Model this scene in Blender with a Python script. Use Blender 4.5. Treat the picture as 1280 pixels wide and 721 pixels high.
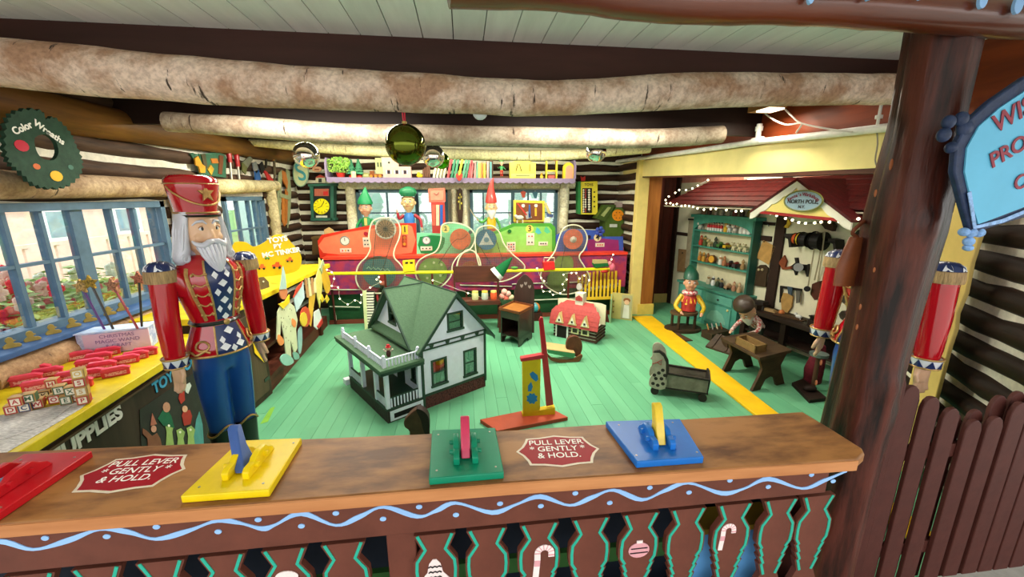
import bpy, bmesh, math, random
from mathutils import Vector, Matrix, Euler
D = bpy.data
C = bpy.context.scene.collection
for o in list(D.objects): D.objects.remove(o)
R = math.radians
random.seed(7)

# ---------------------------------------------------------------- camera
CAM_H, PITCH, YAW, FPX = 1.7, R(13.05), R(7), 496.0
cd = D.cameras.new('camera'); cam = D.objects.new('camera', cd); C.objects.link(cam)
cam.location = (0, 0, CAM_H); cam.rotation_euler = (R(90) - PITCH, 0, -YAW)
cd.sensor_width = 36; cd.lens = FPX / 1280 * 36; cd.clip_start = .02
bpy.context.scene.camera = cam

# ---------------------------------------------------------------- world, lamps, exposure
vs = bpy.context.scene.view_settings
vs.view_transform = 'Standard'; vs.look = 'None'; vs.gamma = 1; vs.use_curve_mapping = False
vs.exposure = 0.0
w = D.worlds.new('sky'); bpy.context.scene.world = w; w.use_nodes = True
wn = w.node_tree.nodes; wl = w.node_tree.links
bg = wn['Background']; bg.inputs[1].default_value = 2.7
wt_ = wn.new('ShaderNodeTexCoord'); wsx = wn.new('ShaderNodeSeparateXYZ'); wr = wn.new('ShaderNodeValToRGB')
wl.new(wt_.outputs['Generated'], wsx.inputs[0]); wl.new(wsx.outputs['Z'], wr.inputs[0]); wl.new(wr.outputs[0], bg.inputs[0])
wr.color_ramp.elements[0].color = (1, .98, .95, 1); wr.color_ramp.elements[1].color = (.86, .92, 1, 1)
sun = D.lights.new('sun', 'SUN'); sun.energy = 5; sun.angle = R(12); sun.color = (1, .95, .85)
so = D.objects.new('sun', sun); C.objects.link(so); so.rotation_euler = (R(38), 0, R(62))

def lamp(name, loc, energy, col, size, sy=None, rot=(0, 0, 0)):
    l = D.lights.new(name, 'AREA'); l.energy = energy; l.color = col; l.shape = 'RECTANGLE'; l.size = size; l.size_y = sy or size
    o = D.objects.new(name, l); C.objects.link(o); o.location = loc; o.rotation_euler = rot
    return o
# the hall's ceiling tubes (their fixtures are built further down)
TUBES = [(-1.1, 4.1), (1.0, 4.1), (-1.0, 2.75), (1.0, 2.75), (3.0, 2.4)]
TUBE_E = [72, 72, 26, 26, 16]
for (x, y), e in zip(TUBES, TUBE_E):
    lamp('ceiling_tube_light', (x, y, 2.325), e, (1, .97, .80) if y > 4 else (1, .93, .80), 1.1, .12)
# area lamps without fixtures, added to brighten the back wall and the alcove
lamp('back_wall_fill', (-.2, 5.55, 2.28), 34, (1, .96, .70), 3.6, .1, (R(25), 0, 0))
lamp('alcove_fill', (3.05, 4.3, 2.12), 16, (1, .86, .62), .1, 1.6, (0, R(-25), 0))

# ---------------------------------------------------------------- pixel rays -> world points of the photograph's frame
_cp, _sp, _cy, _sy = math.cos(PITCH), math.sin(PITCH), math.cos(YAW), math.sin(YAW)
def ray(px, py):
    x = (px - 640) / FPX; u = (360.5 - py) / FPX
    y = _cp + u * _sp; z = u * _cp - _sp
    return Vector((x * _cy + y * _sy, -x * _sy + y * _cy, z))
def aY(px, py, y): r = ray(px, py); return Vector((0, 0, CAM_H)) + r * (y / r.y)
def aX(px, py, x): r = ray(px, py); return Vector((0, 0, CAM_H)) + r * (x / r.x)
def aZ(px, py, z=0): r = ray(px, py); return Vector((0, 0, CAM_H)) + r * ((z - CAM_H) / r.z)
def aP(px, py, P, n):
    r = ray(px, py); n = Vector(n); return Vector((0, 0, CAM_H)) + r * ((Vector(P) - Vector((0, 0, CAM_H))).dot(n) / r.dot(n))

# ---------------------------------------------------------------- materials
def lin(c):
    if isinstance(c, str):
        c = [int(c[i:i + 2], 16) / 255 for i in (0, 2, 4)]
    return tuple(v / 12.92 if v <= .04045 else ((v + .055) / 1.055) ** 2.4 for v in c)
MC = {}
def mat(c, rough=.5, var=.12, sc=6, metal=0, bump=.1, stretch=None, c2=None, emit=0, coat=0, thr=None, spec=None, tex='noise', alpha=None, trans=0):
    key = (c, rough, var, sc, metal, bump, stretch, c2, emit, coat, thr, spec, tex, alpha, trans)
    if key in MC: return MC[key]
    m = D.materials.new('paint_' + (c if isinstance(c, str) else 'x')); MC[key] = m; m.use_nodes = True
    N = m.node_tree.nodes; L = m.node_tree.links; b = N['Principled BSDF']
    a = lin(c); b.inputs['Roughness'].default_value = rough; b.inputs['Metallic'].default_value = metal
    if coat: b.inputs['Coat Weight'].default_value = coat; b.inputs['Coat Roughness'].default_value = .08
    b.inputs['Specular IOR Level'].default_value = spec if spec is not None else .5 if coat else .28
    if trans: b.inputs['Transmission Weight'].default_value = trans
    if emit:
        b.inputs['Emission Color'].default_value = (*a, 1); b.inputs['Emission Strength'].default_value = emit
    tc = N.new('ShaderNodeTexCoord'); mp = N.new('ShaderNodeMapping'); L.new(tc.outputs['Object'], mp.inputs[0])
    if stretch: mp.inputs['Scale'].default_value = stretch
    if tex == 'wave':
        t = N.new('ShaderNodeTexWave'); t.inputs['Scale'].default_value = sc; t.inputs['Distortion'].default_value = 6; t.inputs['Detail'].default_value = 3; t.bands_direction = 'Y'
    elif tex == 'voronoi':
        t = N.new('ShaderNodeTexVoronoi'); t.inputs['Scale'].default_value = sc
    else:
        t = N.new('ShaderNodeTexNoise'); t.inputs['Scale'].default_value = sc; t.inputs['Detail'].default_value = 5; t.inputs['Roughness'].default_value = .6
    L.new(mp.outputs[0], t.inputs[0])
    rp = N.new('ShaderNodeValToRGB'); L.new(t.outputs[0] if tex == 'voronoi' else t.outputs['Fac'], rp.inputs[0])
    e = rp.color_ramp.elements
    lo, hi = thr or (.32, .68)
    e[0].position, e[1].position = lo, hi
    if c2:
        e[0].color = (*lin(c2), 1); e[1].color = (*a, 1)
    else:
        e[0].color = (*[v * (1 - var) for v in a], 1); e[1].color = (*[min(1, v * (1 + var)) for v in a], 1)
    L.new(rp.outputs[0], b.inputs['Base Color'])
    if bump:
        bp = N.new('ShaderNodeBump'); bp.inputs['Strength'].default_value = bump; bp.inputs['Distance'].default_value = .01
        L.new(t.outputs[0] if tex == 'voronoi' else t.outputs['Fac'], bp.inputs['Height']); L.new(bp.outputs[0], b.inputs['Normal'])
    if alpha is not None: b.inputs['Alpha'].default_value = alpha
    return m
def wood(c, c2, ax='x', sc=14, rough=.6, bump=.15, coat=0):
    st = {'x': (.12, 1, 1), 'y': (1, .12, 1), 'z': (1, 1, .12)}[ax]
    return mat(c, rough, 0, sc, 0, bump, st, c2, 0, coat, (.3, .65))
def birch(c='c9b39a', c2='9a7a60', dark='3a2a20', ax='x'):
    """bark: blotchy skin plus dark lenticels running round the log"""
    key = ('birch', c, c2, dark, ax)
    if key in MC: return MC[key]
    m = D.materials.new('birch_bark'); MC[key] = m; m.use_nodes = True
    N = m.node_tree.nodes; L = m.node_tree.links; b = N['Principled BSDF']; b.inputs['Roughness'].default_value = .75
    tc = N.new('ShaderNodeTexCoord')
    def nz(scale, st, lo, hi, ca, cb):
        mp = N.new('ShaderNodeMapping'); mp.inputs['Scale'].default_value = st; L.new(tc.outputs['Object'], mp.inputs[0])
        t = N.new('ShaderNodeTexNoise'); t.inputs['Scale'].default_value = scale; t.inputs['Detail'].default_value = 6; t.inputs['Roughness'].default_value = .65
        L.new(mp.outputs[0], t.inputs[0]); r = N.new('ShaderNodeValToRGB'); L.new(t.outputs['Fac'], r.inputs[0])
        r.color_ramp.elements[0].position = lo; r.color_ramp.elements[1].position = hi
        r.color_ramp.elements[0].color = (*ca, 1); r.color_ramp.elements[1].color = (*cb, 1); return t, r
    st = (3, .5, .5) if ax == 'x' else (.5, 3, .5) if ax == 'y' else (.5, .5, 3)
    t1, r1 = nz(4, (1, 1, 1), .42, .58, lin(c2), lin(c))
    t2, r2 = nz(9, st, .34, .375, (1, 1, 1), (0, 0, 0))
    t3, r3 = nz(45, (1, 1, 1), .38, .58, (.52, .46, .44), (1, 1, 1))
    mx = N.new('ShaderNodeMix'); mx.data_type = 'RGBA'; mx.blend_type = 'MULTIPLY'; mx.inputs['Factor'].default_value = .6
    L.new(r1.outputs[0], mx.inputs['A']); L.new(r3.outputs[0], mx.inputs['B'])
    m2 = N.new('ShaderNodeMix'); m2.data_type = 'RGBA'; L.new(r2.outputs[0], m2.inputs['Factor'])
    L.new(mx.outputs['Result'], m2.inputs['A']); m2.inputs['B'].default_value = (*lin(dark), 1)
    L.new(m2.outputs['Result'], b.inputs['Base Color'])
    bp = N.new('ShaderNodeBump'); bp.inputs['Strength'].default_value = .5; bp.inputs['Distance'].default_value = .01
    L.new(t3.outputs['Fac'], bp.inputs['Height']); L.new(bp.outputs[0], b.inputs['Normal'])
    return m
def glassm(tint=(.9, .97, 1), op=.12):
    key = ('glass', tint, op)
    if key in MC: return MC[key]
    m = D.materials.new('window_glass'); MC[key] = m; m.use_nodes = True
    N = m.node_tree.nodes; L = m.node_tree.links; out = N['Material Output']; N.remove(N['Principled BSDF'])
    a = N.new('ShaderNodeBsdfTransparent'); a.inputs[0].default_value = (*tint, 1)
    g = N.new('ShaderNodeBsdfGlossy'); g.inputs['Roughness'].default_value = .03
    x = N.new('ShaderNodeMixShader'); x.inputs[0].default_value = op
    L.new(a.outputs[0], x.inputs[1]); L.new(g.outputs[0], x.inputs[2]); L.new(x.outputs[0], out.inputs[0]); return m
def mesh_screen(c='b9b49a', pitch=140, width=.22):
    """fine wire netting: crossed wave bands cut out of the sheet"""
    key = ('net', c, pitch, width)
    if key in MC: return MC[key]
    m = D.materials.new('wire_netting'); MC[key] = m; m.use_nodes = True
    N = m.node_tree.nodes; L = m.node_tree.links; b = N['Principled BSDF']; b.inputs['Base Color'].default_value = (*lin(c), 1); b.inputs['Metallic'].default_value = .5; b.inputs['Roughness'].default_value = .5
    tc = N.new('ShaderNodeTexCoord'); outs = []
    for ax in 'XZ':
        s = N.new('ShaderNodeSeparateXYZ'); L.new(tc.outputs['Object'], s.inputs[0])
        q = N.new('ShaderNodeMath'); q.operation = 'MULTIPLY'; q.inputs[1].default_value = pitch; L.new(s.outputs[ax], q.inputs[0])
        f = N.new('ShaderNodeMath'); f.operation = 'FRACT'; L.new(q.outputs[0], f.inputs[0])
        l = N.new('ShaderNodeMath'); l.operation = 'LESS_THAN'; l.inputs[1].default_value = width; L.new(f.outputs[0], l.inputs[0]); outs.append(l)
    mx = N.new('ShaderNodeMath'); mx.operation = 'MAXIMUM'; L.new(outs[0].outputs[0], mx.inputs[0]); L.new(outs[1].outputs[0], mx.inputs[1])
    L.new(mx.outputs[0], b.inputs['Alpha']); return m

# ---------------------------------------------------------------- geometry
class G:
    def __init__(s): s.v = []; s.f = []
    def add(s, vs, fs):
        n = len(s.v); s.v += [Vector(p) for p in vs]; s.f += [[i + n for i in f] for f in fs]; return s
    def box(s, c, d, rot=None):
        x, y, z = d[0] / 2, d[1] / 2, d[2] / 2; M = rot or Matrix.Identity(3)
        vs = [Vector(c) + M @ Vector((i * x, j * y, k * z)) for i in (-1, 1) for j in (-1, 1) for k in (-1, 1)]
        return s.add(vs, [(0, 1, 3, 2), (4, 6, 7, 5), (0, 4, 5, 1), (2, 3, 7, 6), (0, 2, 6, 4), (1, 5, 7, 3)])
    def b2(s, a, b):
        return s.box([(a[i] + b[i]) / 2 for i in range(3)], [abs(b[i] - a[i]) for i in range(3)])
    def prism(s, pts, a, b, ax='y'):
        n = len(pts)
        def q(p, t): return (p[0], t, p[1]) if ax == 'y' else (t, p[0], p[1]) if ax == 'x' else (p[0], p[1], t)
        return s.add([q(p, a) for p in pts] + [q(p, b) for p in pts],
                     [list(range(n)), list(range(2 * n - 1, n - 1, -1))] + [(i, i + n, (i + 1) % n + n, (i + 1) % n) for i in range(n)])
    def slab(s, pts, off):
        """pts: planar 3-D outline, extruded by vector off"""
        n = len(pts); off = Vector(off); pts = [Vector(p) for p in pts]
        return s.add(pts + [p + off for p in pts], [list(range(n)), list(range(2 * n - 1, n - 1, -1))] + [(i, i + n, (i + 1) % n + n, (i + 1) % n) for i in range(n)])
    def tube(s, path, r, n=8, closed=False, caps=True):
        P = [Vector(p) for p in path]; m = len(P); rs = r if isinstance(r, (list, tuple)) else [r] * m
        base = len(s.v); up = None
        for i in range(m):
            if closed: t = (P[(i + 1) % m] - P[i - 1])
            else: t = P[min(i + 1, m - 1)] - P[max(i - 1, 0)]
            t.normalize()
            if up is None: up = Vector((0, 0, 1)) if abs(t.z) < .9 else Vector((0, 1, 0))
            u = t.cross(up)
            if u.length < 1e-4: u = t.cross(Vector((1, 0, 0)))
            u.normalize(); up = u.cross(t).normalized()
            for k in range(n):
                a = 2 * math.pi * k / n; s.v.append(P[i] + (u * math.cos(a) + up * math.sin(a)) * rs[i])
        for i in range(m if closed else m - 1):
            j = (i + 1) % m
            for k in range(n):
                s.f.append([base + i * n + k, base + i * n + (k + 1) % n, base + j * n + (k + 1) % n, base + j * n + k])
        if caps and not closed:
            s.f.append([base + k for k in range(n)][::-1]); s.f.append([base + (m - 1) * n + k for k in range(n)])
        return s
    def cyl(s, a, b, r, r2=None, n=16): return s.tube([a, b], [r, r if r2 is None else r2], n)
    def loft(s, secs, n=20, M=None, c0=(0, 0, 0)):
        """secs: (z, cx, cy, rx, ry[, power])"""
        base = len(s.v); c0 = Vector(c0)
        for q in secs:
            z, cx, cy, rx, ry = q[:5]; pw = q[5] if len(q) > 5 else 1
            for k in range(n):
                a = 2 * math.pi * k / n; ca, sa = math.cos(a), math.sin(a)
                p = Vector((cx + rx * math.copysign(abs(ca) ** pw, ca), cy + ry * math.copysign(abs(sa) ** pw, sa), z))
                s.v.append(c0 + (M @ p if M else p))
        for i in range(len(secs) - 1):
            for k in range(n): s.f.append([base + i * n + k, base + i * n + (k + 1) % n, base + (i + 1) * n + (k + 1) % n, base + (i + 1) * n + k])
        s.f.append([base + k for k in range(n)][::-1]); s.f.append([base + (len(secs) - 1) * n + k for k in range(n)]); return s
    def sph(s, c, r, n=14, m=9, rot=None):
        r = (r, r, r) if isinstance(r, (int, float)) else r; c = Vector(c); base = len(s.v)
        Mx = rot or Matrix.Identity(3)
        for i in range(m + 1):
            t = math.pi * i / m
            for k in range(n):
                a = 2 * math.pi * k / n
                s.v.append(c + Mx @ Vector((r[0] * math.sin(t) * math.cos(a), r[1] * math.sin(t) * math.sin(a), r[2] * math.cos(t))))
        for i in range(m):
            for k in range(n): s.f.append([base + i * n + k, base + (i + 1) * n + k, base + (i + 1) * n + (k + 1) % n, base + i * n + (k + 1) % n])
        return s
    def lathe(s, prof, c=(0, 0, 0), n=20, M=None):
        return s.loft([(z, 0, 0, max(r, 1e-4), max(r, 1e-4)) for r, z in prof], n, M, c)
    def xf(s, M, start=0):
        for i in range(start, len(s.v)): s.v[i] = M @ s.v[i]
        return s
def wobble(g, amt, seed=0):
    rnd = random.Random(seed)
    for v in g.v: v += Vector((rnd.uniform(-amt, amt), rnd.uniform(-amt, amt), rnd.uniform(-amt, amt)))
    return g

def link(name, me, m=None, parent=None, bev=0, sub=0, smooth=None, remesh=0):
    if m is not None and not me.materials: me.materials.append(m)
    o = D.objects.new(name, me); C.objects.link(o)
    if parent is not None: o.parent = parent
    if remesh:
        r = o.modifiers.new('fuse', 'REMESH'); r.mode = 'VOXEL'; r.voxel_size = remesh; r.use_smooth_shade = True
        sm = o.modifiers.new('soft', 'SMOOTH'); sm.iterations = 6; sm.factor = .5
    if bev:
        b = o.modifiers.new('bevel', 'BEVEL'); b.width = bev; b.segments = 2; b.limit_method = 'ANGLE'; b.angle_limit = R(40)
    if sub:
        u = o.modifiers.new('smooth', 'SUBSURF'); u.levels = u.render_levels = sub
    return o
def toworld(parent):
    """inverse of the parent's placement (translation + turn about z)"""
    M = Matrix.Identity(4)
    chain = []
    p = parent
    while p is not None: chain.append(p); p = p.parent
    for q in reversed(chain): M = M @ Matrix.Translation(q.location) @ q.rotation_euler.to_matrix().to_4x4()
    return M.inverted()
def ob(name, g, m, parent=None, bev=0, sub=0, sm=False, world=False, remesh=0, label=None, cat=None, group=None, kind=None):
    vs = g.v
    if world and parent is not None:
        M = toworld(parent); vs = [M @ v for v in vs]
    me = D.meshes.new(name); me.from_pydata([tuple(v) for v in vs], [], g.f); me.update()
    bm = bmesh.new(); bm.from_mesh(me); bmesh.ops.recalc_face_normals(bm, faces=bm.faces); bm.to_mesh(me); bm.free()
    if sm:
        for p in me.polygons: p.use_smooth = True
        if sm != 1:
            pass
    if sm or bev:
        try: me.set_sharp_from_angle(angle=R(50))
        except Exception: pass
        if sm:
            for p in me.polygons: p.use_smooth = True
    o = link(name, me, m, parent, bev, sub, remesh=remesh)
    tag(o, label, cat, group, kind); return o
def tag(o, label=None, cat=None, group=None, kind=None):
    for k, v in (('label', label), ('category', cat), ('group', group), ('kind', kind)):
        if v: o[k] = v
    return o
def T(name, label, cat, loc=(0, 0, 0), rz=0, group=None, rot=None):
    o = D.objects.new(name, None); C.objects.link(o); o.location = loc; o.rotation_euler = rot or (0, 0, rz); o.empty_display_size = .05
    return tag(o, label, cat, group)
def copy_tree(o, parent=None):
    c = o.copy(); C.objects.link(c); c.parent = parent
    for ch in list(o.children): copy_tree(ch, c)
    return c
def text(name, s, size, loc, rot, m, parent=None, ext=.001, align='CENTER', shear=0, bold=0, sx=1):
    cu = D.curves.new(name, 'FONT'); cu.body = s; cu.size = size; cu.extrude = ext; cu.align_x = align; cu.align_y = 'CENTER'; cu.shear = shear; cu.offset = bold
    cu.materials.append(m); o = D.objects.new(name, cu); C.objects.link(o)
    M = toworld(parent) if parent else Matrix.Identity(4)
    Mt = M @ Matrix.Translation(loc) @ (rot if isinstance(rot, Matrix) else Euler(rot).to_matrix().to_4x4()) @ Matrix.Diagonal((sx, 1, 1, 1))
    if parent: o.parent = parent
    l, q, sc_ = Mt.decompose()
    me = D.meshes.new_from_object(o); D.objects.remove(o); D.curves.remove(cu)
    if not me.materials: me.materials.append(m)
    o = D.objects.new(name, me); C.objects.link(o); o.parent = parent
    o.location = l; o.rotation_euler = q.to_euler(); o.scale = sc_
    return o
def frame_rot(xd, up=(0, 0, 1)):
    """4x4 rotation that lays text with its reading direction along xd and its up along up"""
    x = Vector(xd).normalized(); u = Vector(up); y = (u - x * u.dot(x)).normalized(); z = x.cross(y)
    return Matrix((x, y, z)).transposed().to_4x4()
def ringpts(c, r, n, ax='y', a0=0, a1=2 * math.pi):
    c = Vector(c); rx, rz = (r, r) if isinstance(r, (int, float)) else r; out = []
    full = abs(a1 - a0 - 2 * math.pi) < 1e-6
    for k in range(n if full else n + 1):
        a = a0 + (a1 - a0) * k / n
        u, v = rx * math.cos(a), rz * math.sin(a)
        out.append(c + (Vector((u, 0, v)) if ax == 'y' else Vector((0, u, v)) if ax == 'x' else Vector((u, v, 0))))
    return out
def smoothpath(pts, n=6, closed=False):
    P = [Vector(p) for p in pts]; m = len(P); out = []
    rng = range(m) if closed else range(m - 1)
    for i in rng:
        p0 = P[i - 1] if (closed or i > 0) else P[0]; p1 = P[i]; p2 = P[(i + 1) % m]; p3 = P[(i + 2) % m] if closed else P[min(i + 2, m - 1)]
        for k in range(n):
            t = k / n
            out.append(.5 * ((2 * p1) + (p2 - p0) * t + (2 * p0 - 5 * p1 + 4 * p2 - p3) * t * t + (3 * p1 - p0 - 3 * p2 + p3) * t ** 3))
    if not closed: out.append(P[-1])
    return out
def s2(pts, n=5): return [(p.x, p.y) for p in smoothpath([(a, b, 0) for a, b in pts], n, True)]
# ================================================================ the setting
LX, BY, CZ = -2.35, 6.2, 2.42          # left wall, back wall, ceiling
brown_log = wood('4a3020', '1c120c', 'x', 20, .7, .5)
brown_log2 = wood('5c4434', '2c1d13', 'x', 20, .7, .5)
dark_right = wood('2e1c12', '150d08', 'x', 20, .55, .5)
chink = mat('e4dec8', .9, .12, 18, bump=.4)
chink_w = mat('e2dccc', .9, .15, 18, bump=.4)
def log_g(L, r, n=10, seg=None, wob=.006, seed=0, taper=0):
    rnd = random.Random(seed); seg = seg or max(3, int(L / .18)); P = []; rr = []
    for i in range(seg + 1):
        t = i / seg; P.append((L * t - L / 2, rnd.uniform(-wob, wob), rnd.uniform(-wob, wob))); rr.append(r * (1 - taper * t) * rnd.uniform(.93, 1.07))
    return G().tube(P, rr, n)
def log(name, a, b, r, m, parent=None, n=10, wob=.006, seed=0, taper=0, **k):
    a, b = Vector(a), Vector(b); d = b - a
    o = ob(name, log_g(d.length, r, n, None, wob, seed, taper), m, parent, sm=True, **k)
    o.location = (a + b) / 2; o.rotation_euler = d.to_track_quat('X', 'Z').to_euler()
    if parent is not None and parent.type == 'EMPTY': o.location = o.location - parent.location
    return o
def S(name, g, m, **k): return ob(name, g, m, kind='structure', **k)

# ---- floor: green painted planks
floor = S('floor', G().b2((-2.6, 1.1, -.06), (5, 6.6, -.02)), mat('2e5a44', .9))
fl_m = [mat(c, .45, .07, 5, bump=.05, stretch=(1, .2, 1)) for c in ('62a67e', '67aa82', '5fa27b')]
fl_me = {}
x = -2.5; i = 0; rnd = random.Random(3)
while x < 3.9:
    wd = .098
    y0 = 1.15 if x < 2.5 else 1.34; cuts = [y0, rnd.uniform(2.2, 5.2), 6.5]
    for a, b in zip(cuts, cuts[1:]):
        ob('plank', G().b2((x + .0009, a + .0006, -.02), (x + wd - .0009, b - .0006, rnd.uniform(-.0008, .0008))), fl_m[i % 3], floor); i += 1
    x += wd
# yellow threshold board along the alcove
tb = [aZ(790, 396, .004), aZ(815, 396, .004), aZ(970, 517, .004), aZ(940, 517, .004)]
e0, e1 = tb[0], tb[1]; d0 = (tb[3] - tb[0]).normalized(); d1 = (tb[2] - tb[1]).normalized()
tl = [e0, e1, e1 + d1 * 3.9, e0 + d0 * 3.9]
ob('threshold_board', G().slab([(p.x, p.y, .001) for p in tl], (0, 0, .022)), mat('e8b81c', .4, .08, 8, bump=.05), floor, bev=.003)
# visitor ground outside the counter
S('ground', G().b2((-14, -16, -.08), (16, 1.12, -.005)), mat('aaa8a0', .9, .2, 9, bump=.5, c2='82827a'))
S('ground', G().b2((-40, 1.12, -.3), (40, 60, -.09)), mat('6c8a4a', .95, .2, 3, bump=.3))
S('kerb', G().b2((1.9, 1.0, -.02), (3.0, 1.2, .04)), mat('aaa79c', .9, .15, 12, bump=.5))

# ---- ceiling
ceil = S('ceiling', G().b2((-3.2, -1.2, CZ + .03), (5.2, 7, CZ + .09)), mat('241812', .9))
wp = [mat(c, .7, .06, 16, bump=.12, stretch=(1, .15, 1)) for c in ('eaece6', 'e4e8e2', 'ecece8')]
x = -3.1; i = 0
while x < 3.6:
    ob('plank', G().b2((x + .0022, -1.2, CZ), (x + .1378, 2.12, CZ + .03 + rnd.uniform(0, .002))), wp[i % 3], ceil); x += .14; i += 1
bp_ = wood('2c1b13', '1a0f0a', 'y', 8, .7)
x = -3.1
while x < 5.1:
    ob('plank', G().b2((x + .003, 2.12, CZ + .012), (x + .187, 6.9, CZ + .04)), bp_, ceil); x += .19
fascia = wood('40221a', '2c150e', 'x', 8, .55, .12)
S('ceiling_beam', G().b2((-3.2, 2.1, 2.24), (3.3, 2.15, CZ + .02)), fascia)
S('ceiling_beam', G().b2((-3.2, 3.22, 2.19), (3.0, 3.27, CZ + .02)), wood('2a1812', '1c0f0a', 'x', 8, .55, .12))
S('ceiling_beam', G().b2((-2.6, 5.3, 2.34), (2.4, 5.36, CZ + .02)), wood('5a4028', '3a2818', 'x', 8, .55, .12))

# ---- birch rafters (each a thing of its own kind of structure)
def rafter(pts, rr, m, seed, n=16, name='birch_log'):
    P = smoothpath(pts, 6); rnd = random.Random(seed); m_ = len(P); g = G()
    rads = []
    for i in range(m_):
        t = i / (m_ - 1) * (len(rr) - 1); k = min(int(t), len(rr) - 2); rads.append((rr[k] + (rr[k + 1] - rr[k]) * (t - k)) * rnd.uniform(.97, 1.03))
    g.tube(P, rads, n); return S(name, g, m, sm=True)
bk1 = birch('f0d6c4', 'bc9276'); bk2 = birch('cdbfa8', 'a48f78'); bk3 = birch('efe6b4', 'd8cc94', '8a7850')
rafter([aY(-60, 72, 2.05), aY(100, 88, 2.05), aY(330, 107, 2.05), aY(555, 118, 2.05), aY(690, 123, 2.05), aY(860, 114, 2.05), aY(1000, 112, 2.05), aY(1130, 112, 2.05)],
       [.092, .098, .092, .083, .08, .086, .078, .074], bk1, 1)
rafter([aY(208, 152, 3.15), aY(330, 160, 3.15), aY(440, 168, 3.15), aY(555, 169, 3.15), aY(700, 172, 3.15), aY(810, 173, 3.15), aY(902, 168, 3.15)], [.062, .07, .074, .072, .074, .074, .066], bk2, 2)
rafter([aY(312, 178, 4.9), aY(430, 187, 4.9), aY(555, 192, 4.9), aY(690, 194, 4.9), aY(812, 186, 4.9)], [.035, .058, .06, .062, .05], bk3, 3)
for k, (a, b, yy, zz) in enumerate((((690, 118), (700, 150), 2.1, 2.1),)): pass

# ---- log walls
wall_l = S('wall_left', G(), chink)   # placeholder mesh replaced below
D.objects.remove(wall_l)
W1 = (1.75, 3.52, .955, 1.665); W2 = (4.34, 5.17, 1.0, 1.70)
g = G()
def wallx(g, x0, x1, ya, yb, za, zb, holes):
    ys = sorted({ya, yb, *[h[0] for h in holes], *[h[1] for h in holes]})
    for y0, y1 in zip(ys, ys[1:]):
        hs = [h for h in holes if h[0] <= y0 + 1e-6 and h[1] >= y1 - 1e-6]
        if hs:
            h = hs[0]; g.b2((x0, y0, za), (x1, y1, h[2])); g.b2((x0, y0, h[3]), (x1, y1, zb))
        else: g.b2((x0, y0, za), (x1, y1, zb))
wallx(g, LX - .12, LX - .022, .9, BY + .1, 0, CZ, [W1, W2])
wall_l = S('wall_left', g, chink_w)
pitch = .15; seed = 10
for k in range(17):
    z = .075 + k * pitch
    segs = [(.9, BY)]
    for h in (W1, W2):
        if h[2] - .06 < z < h[3] + .05:
            ns = []
            for a, b in segs:
                if h[0] > a and h[1] < b: ns += [(a, h[0] - .05), (h[1] + .05, b)]
                else: ns.append((a, b))
            segs = ns
    for a, b in segs:
        seed += 1
        if b - a > .1: log('log', (LX - .04, a, z), (LX - .04, b, z), .053, brown_log2 if b < 4 or z > 1.7 else brown_log, wall_l, wob=.008, seed=seed)
# birch header and sill logs of the left wall
rafter([(LX + .03, .8, 1.75), (LX + .05, 1.8, 1.755), (LX + .04, 2.6, 1.76), (LX + .05, 3.6, 1.765)], [.075, .078, .072, .066], birch('c4a987', '9c7f60', ax='y'), 5)
rafter([(LX + .04, 3.66, 1.775), (LX + .05, 4.5, 1.80), (LX + .04, 5.45, 1.83)], [.068, .07, .062], birch('dccfa2', 'b5a67c', ax='y'), 6)
rafter([(LX + .07, 2.02, .845), (LX + .08, 2.6, .84), (LX + .08, 3.75, .85)], [.085, .078, .07], birch('bf9c74', '8f6e4c', ax='y'), 7)
rafter([(LX + .07, 1.2, .845), (LX + .08, 1.93, .86)], [.1, .115], birch('b79a7c', '8f7258', ax='y'), 8)
rafter([(LX + .06, 3.62, .9), (LX + .05, 3.63, 1.72)], [.075, .065], birch('c9b28e', 'a08860', ax='z'), 9)
rafter([(LX + .05, 5.28, .9), (LX + .04, 5.3, 1.8)], [.06, .055], birch('d9cca0', 'b0a078', ax='z'), 11)
rafter([(LX + .02, .8, 2.16), (LX + .0, 2.6, 2.17), (LX + .02, 4.1, 2.2), (LX + .02, 6.1, 2.24)], [.12, .11, .1, .08], wood('7a5220', '4e3010', 'y', 14, .6, .4), 12, name='log_plate')

def window(name, plane, a0, a1, z0, z1, x, muntin_v, muntin_h, thick, fm, tint=(.9, .97, 1), op=.1):
    """casement in a wall; a = coordinate along the wall"""
    def bx(g, aa, ab, za, zb, d0, d1):
        if plane == 'x': g.b2((x + d0, aa, za), (x + d1, ab, zb))
        else: g.b2((aa, x + d0, za), (ab, x + d1, zb))
    s_ = 1 if plane == 'x' else -1
    lo, hi = (-.08, .03) if s_ > 0 else (-.03, .08)
    g = G(); f = .045
    bx(g, a0, a0 + f, z0, z1, lo, hi); bx(g, a1 - f, a1, z0, z1, lo, hi); bx(g, a0, a1, z1 - f, z1, lo, hi); bx(g, a0, a1, z0, z0 + f, lo, hi)
    w_ = S(name, g, fm)
    for t in muntin_v:
        v, ww = t if isinstance(t, tuple) else (t, .02)
        g = G(); bx(g, v - ww / 2, v + ww / 2, z0 + f, z1 - f, -.03, .012 if s_ > 0 else .03); ob('mullion', g, fm, w_)
    for h in muntin_h:
        g = G(); bx(g, a0 + f, a1 - f, h - .009, h + .009, -.025, .01 if s_ > 0 else .025); ob('muntin', g, fm, w_)
    vs_ = [a0 + f] + [t[0] if isinstance(t, tuple) else t for t in muntin_v] + [a1 - f]; hs_ = [z0 + f] + list(muntin_h) + [z1 - f]
    for p, q in zip(vs_, vs_[1:]):
        for r_, s in zip(hs_, hs_[1:]):
            g = G(); bx(g, p + .008, q - .008, r_ + .006, s - .006, -.004, .0); ob('pane', g, glassm(tint, op), w_)
    return w_
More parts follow.
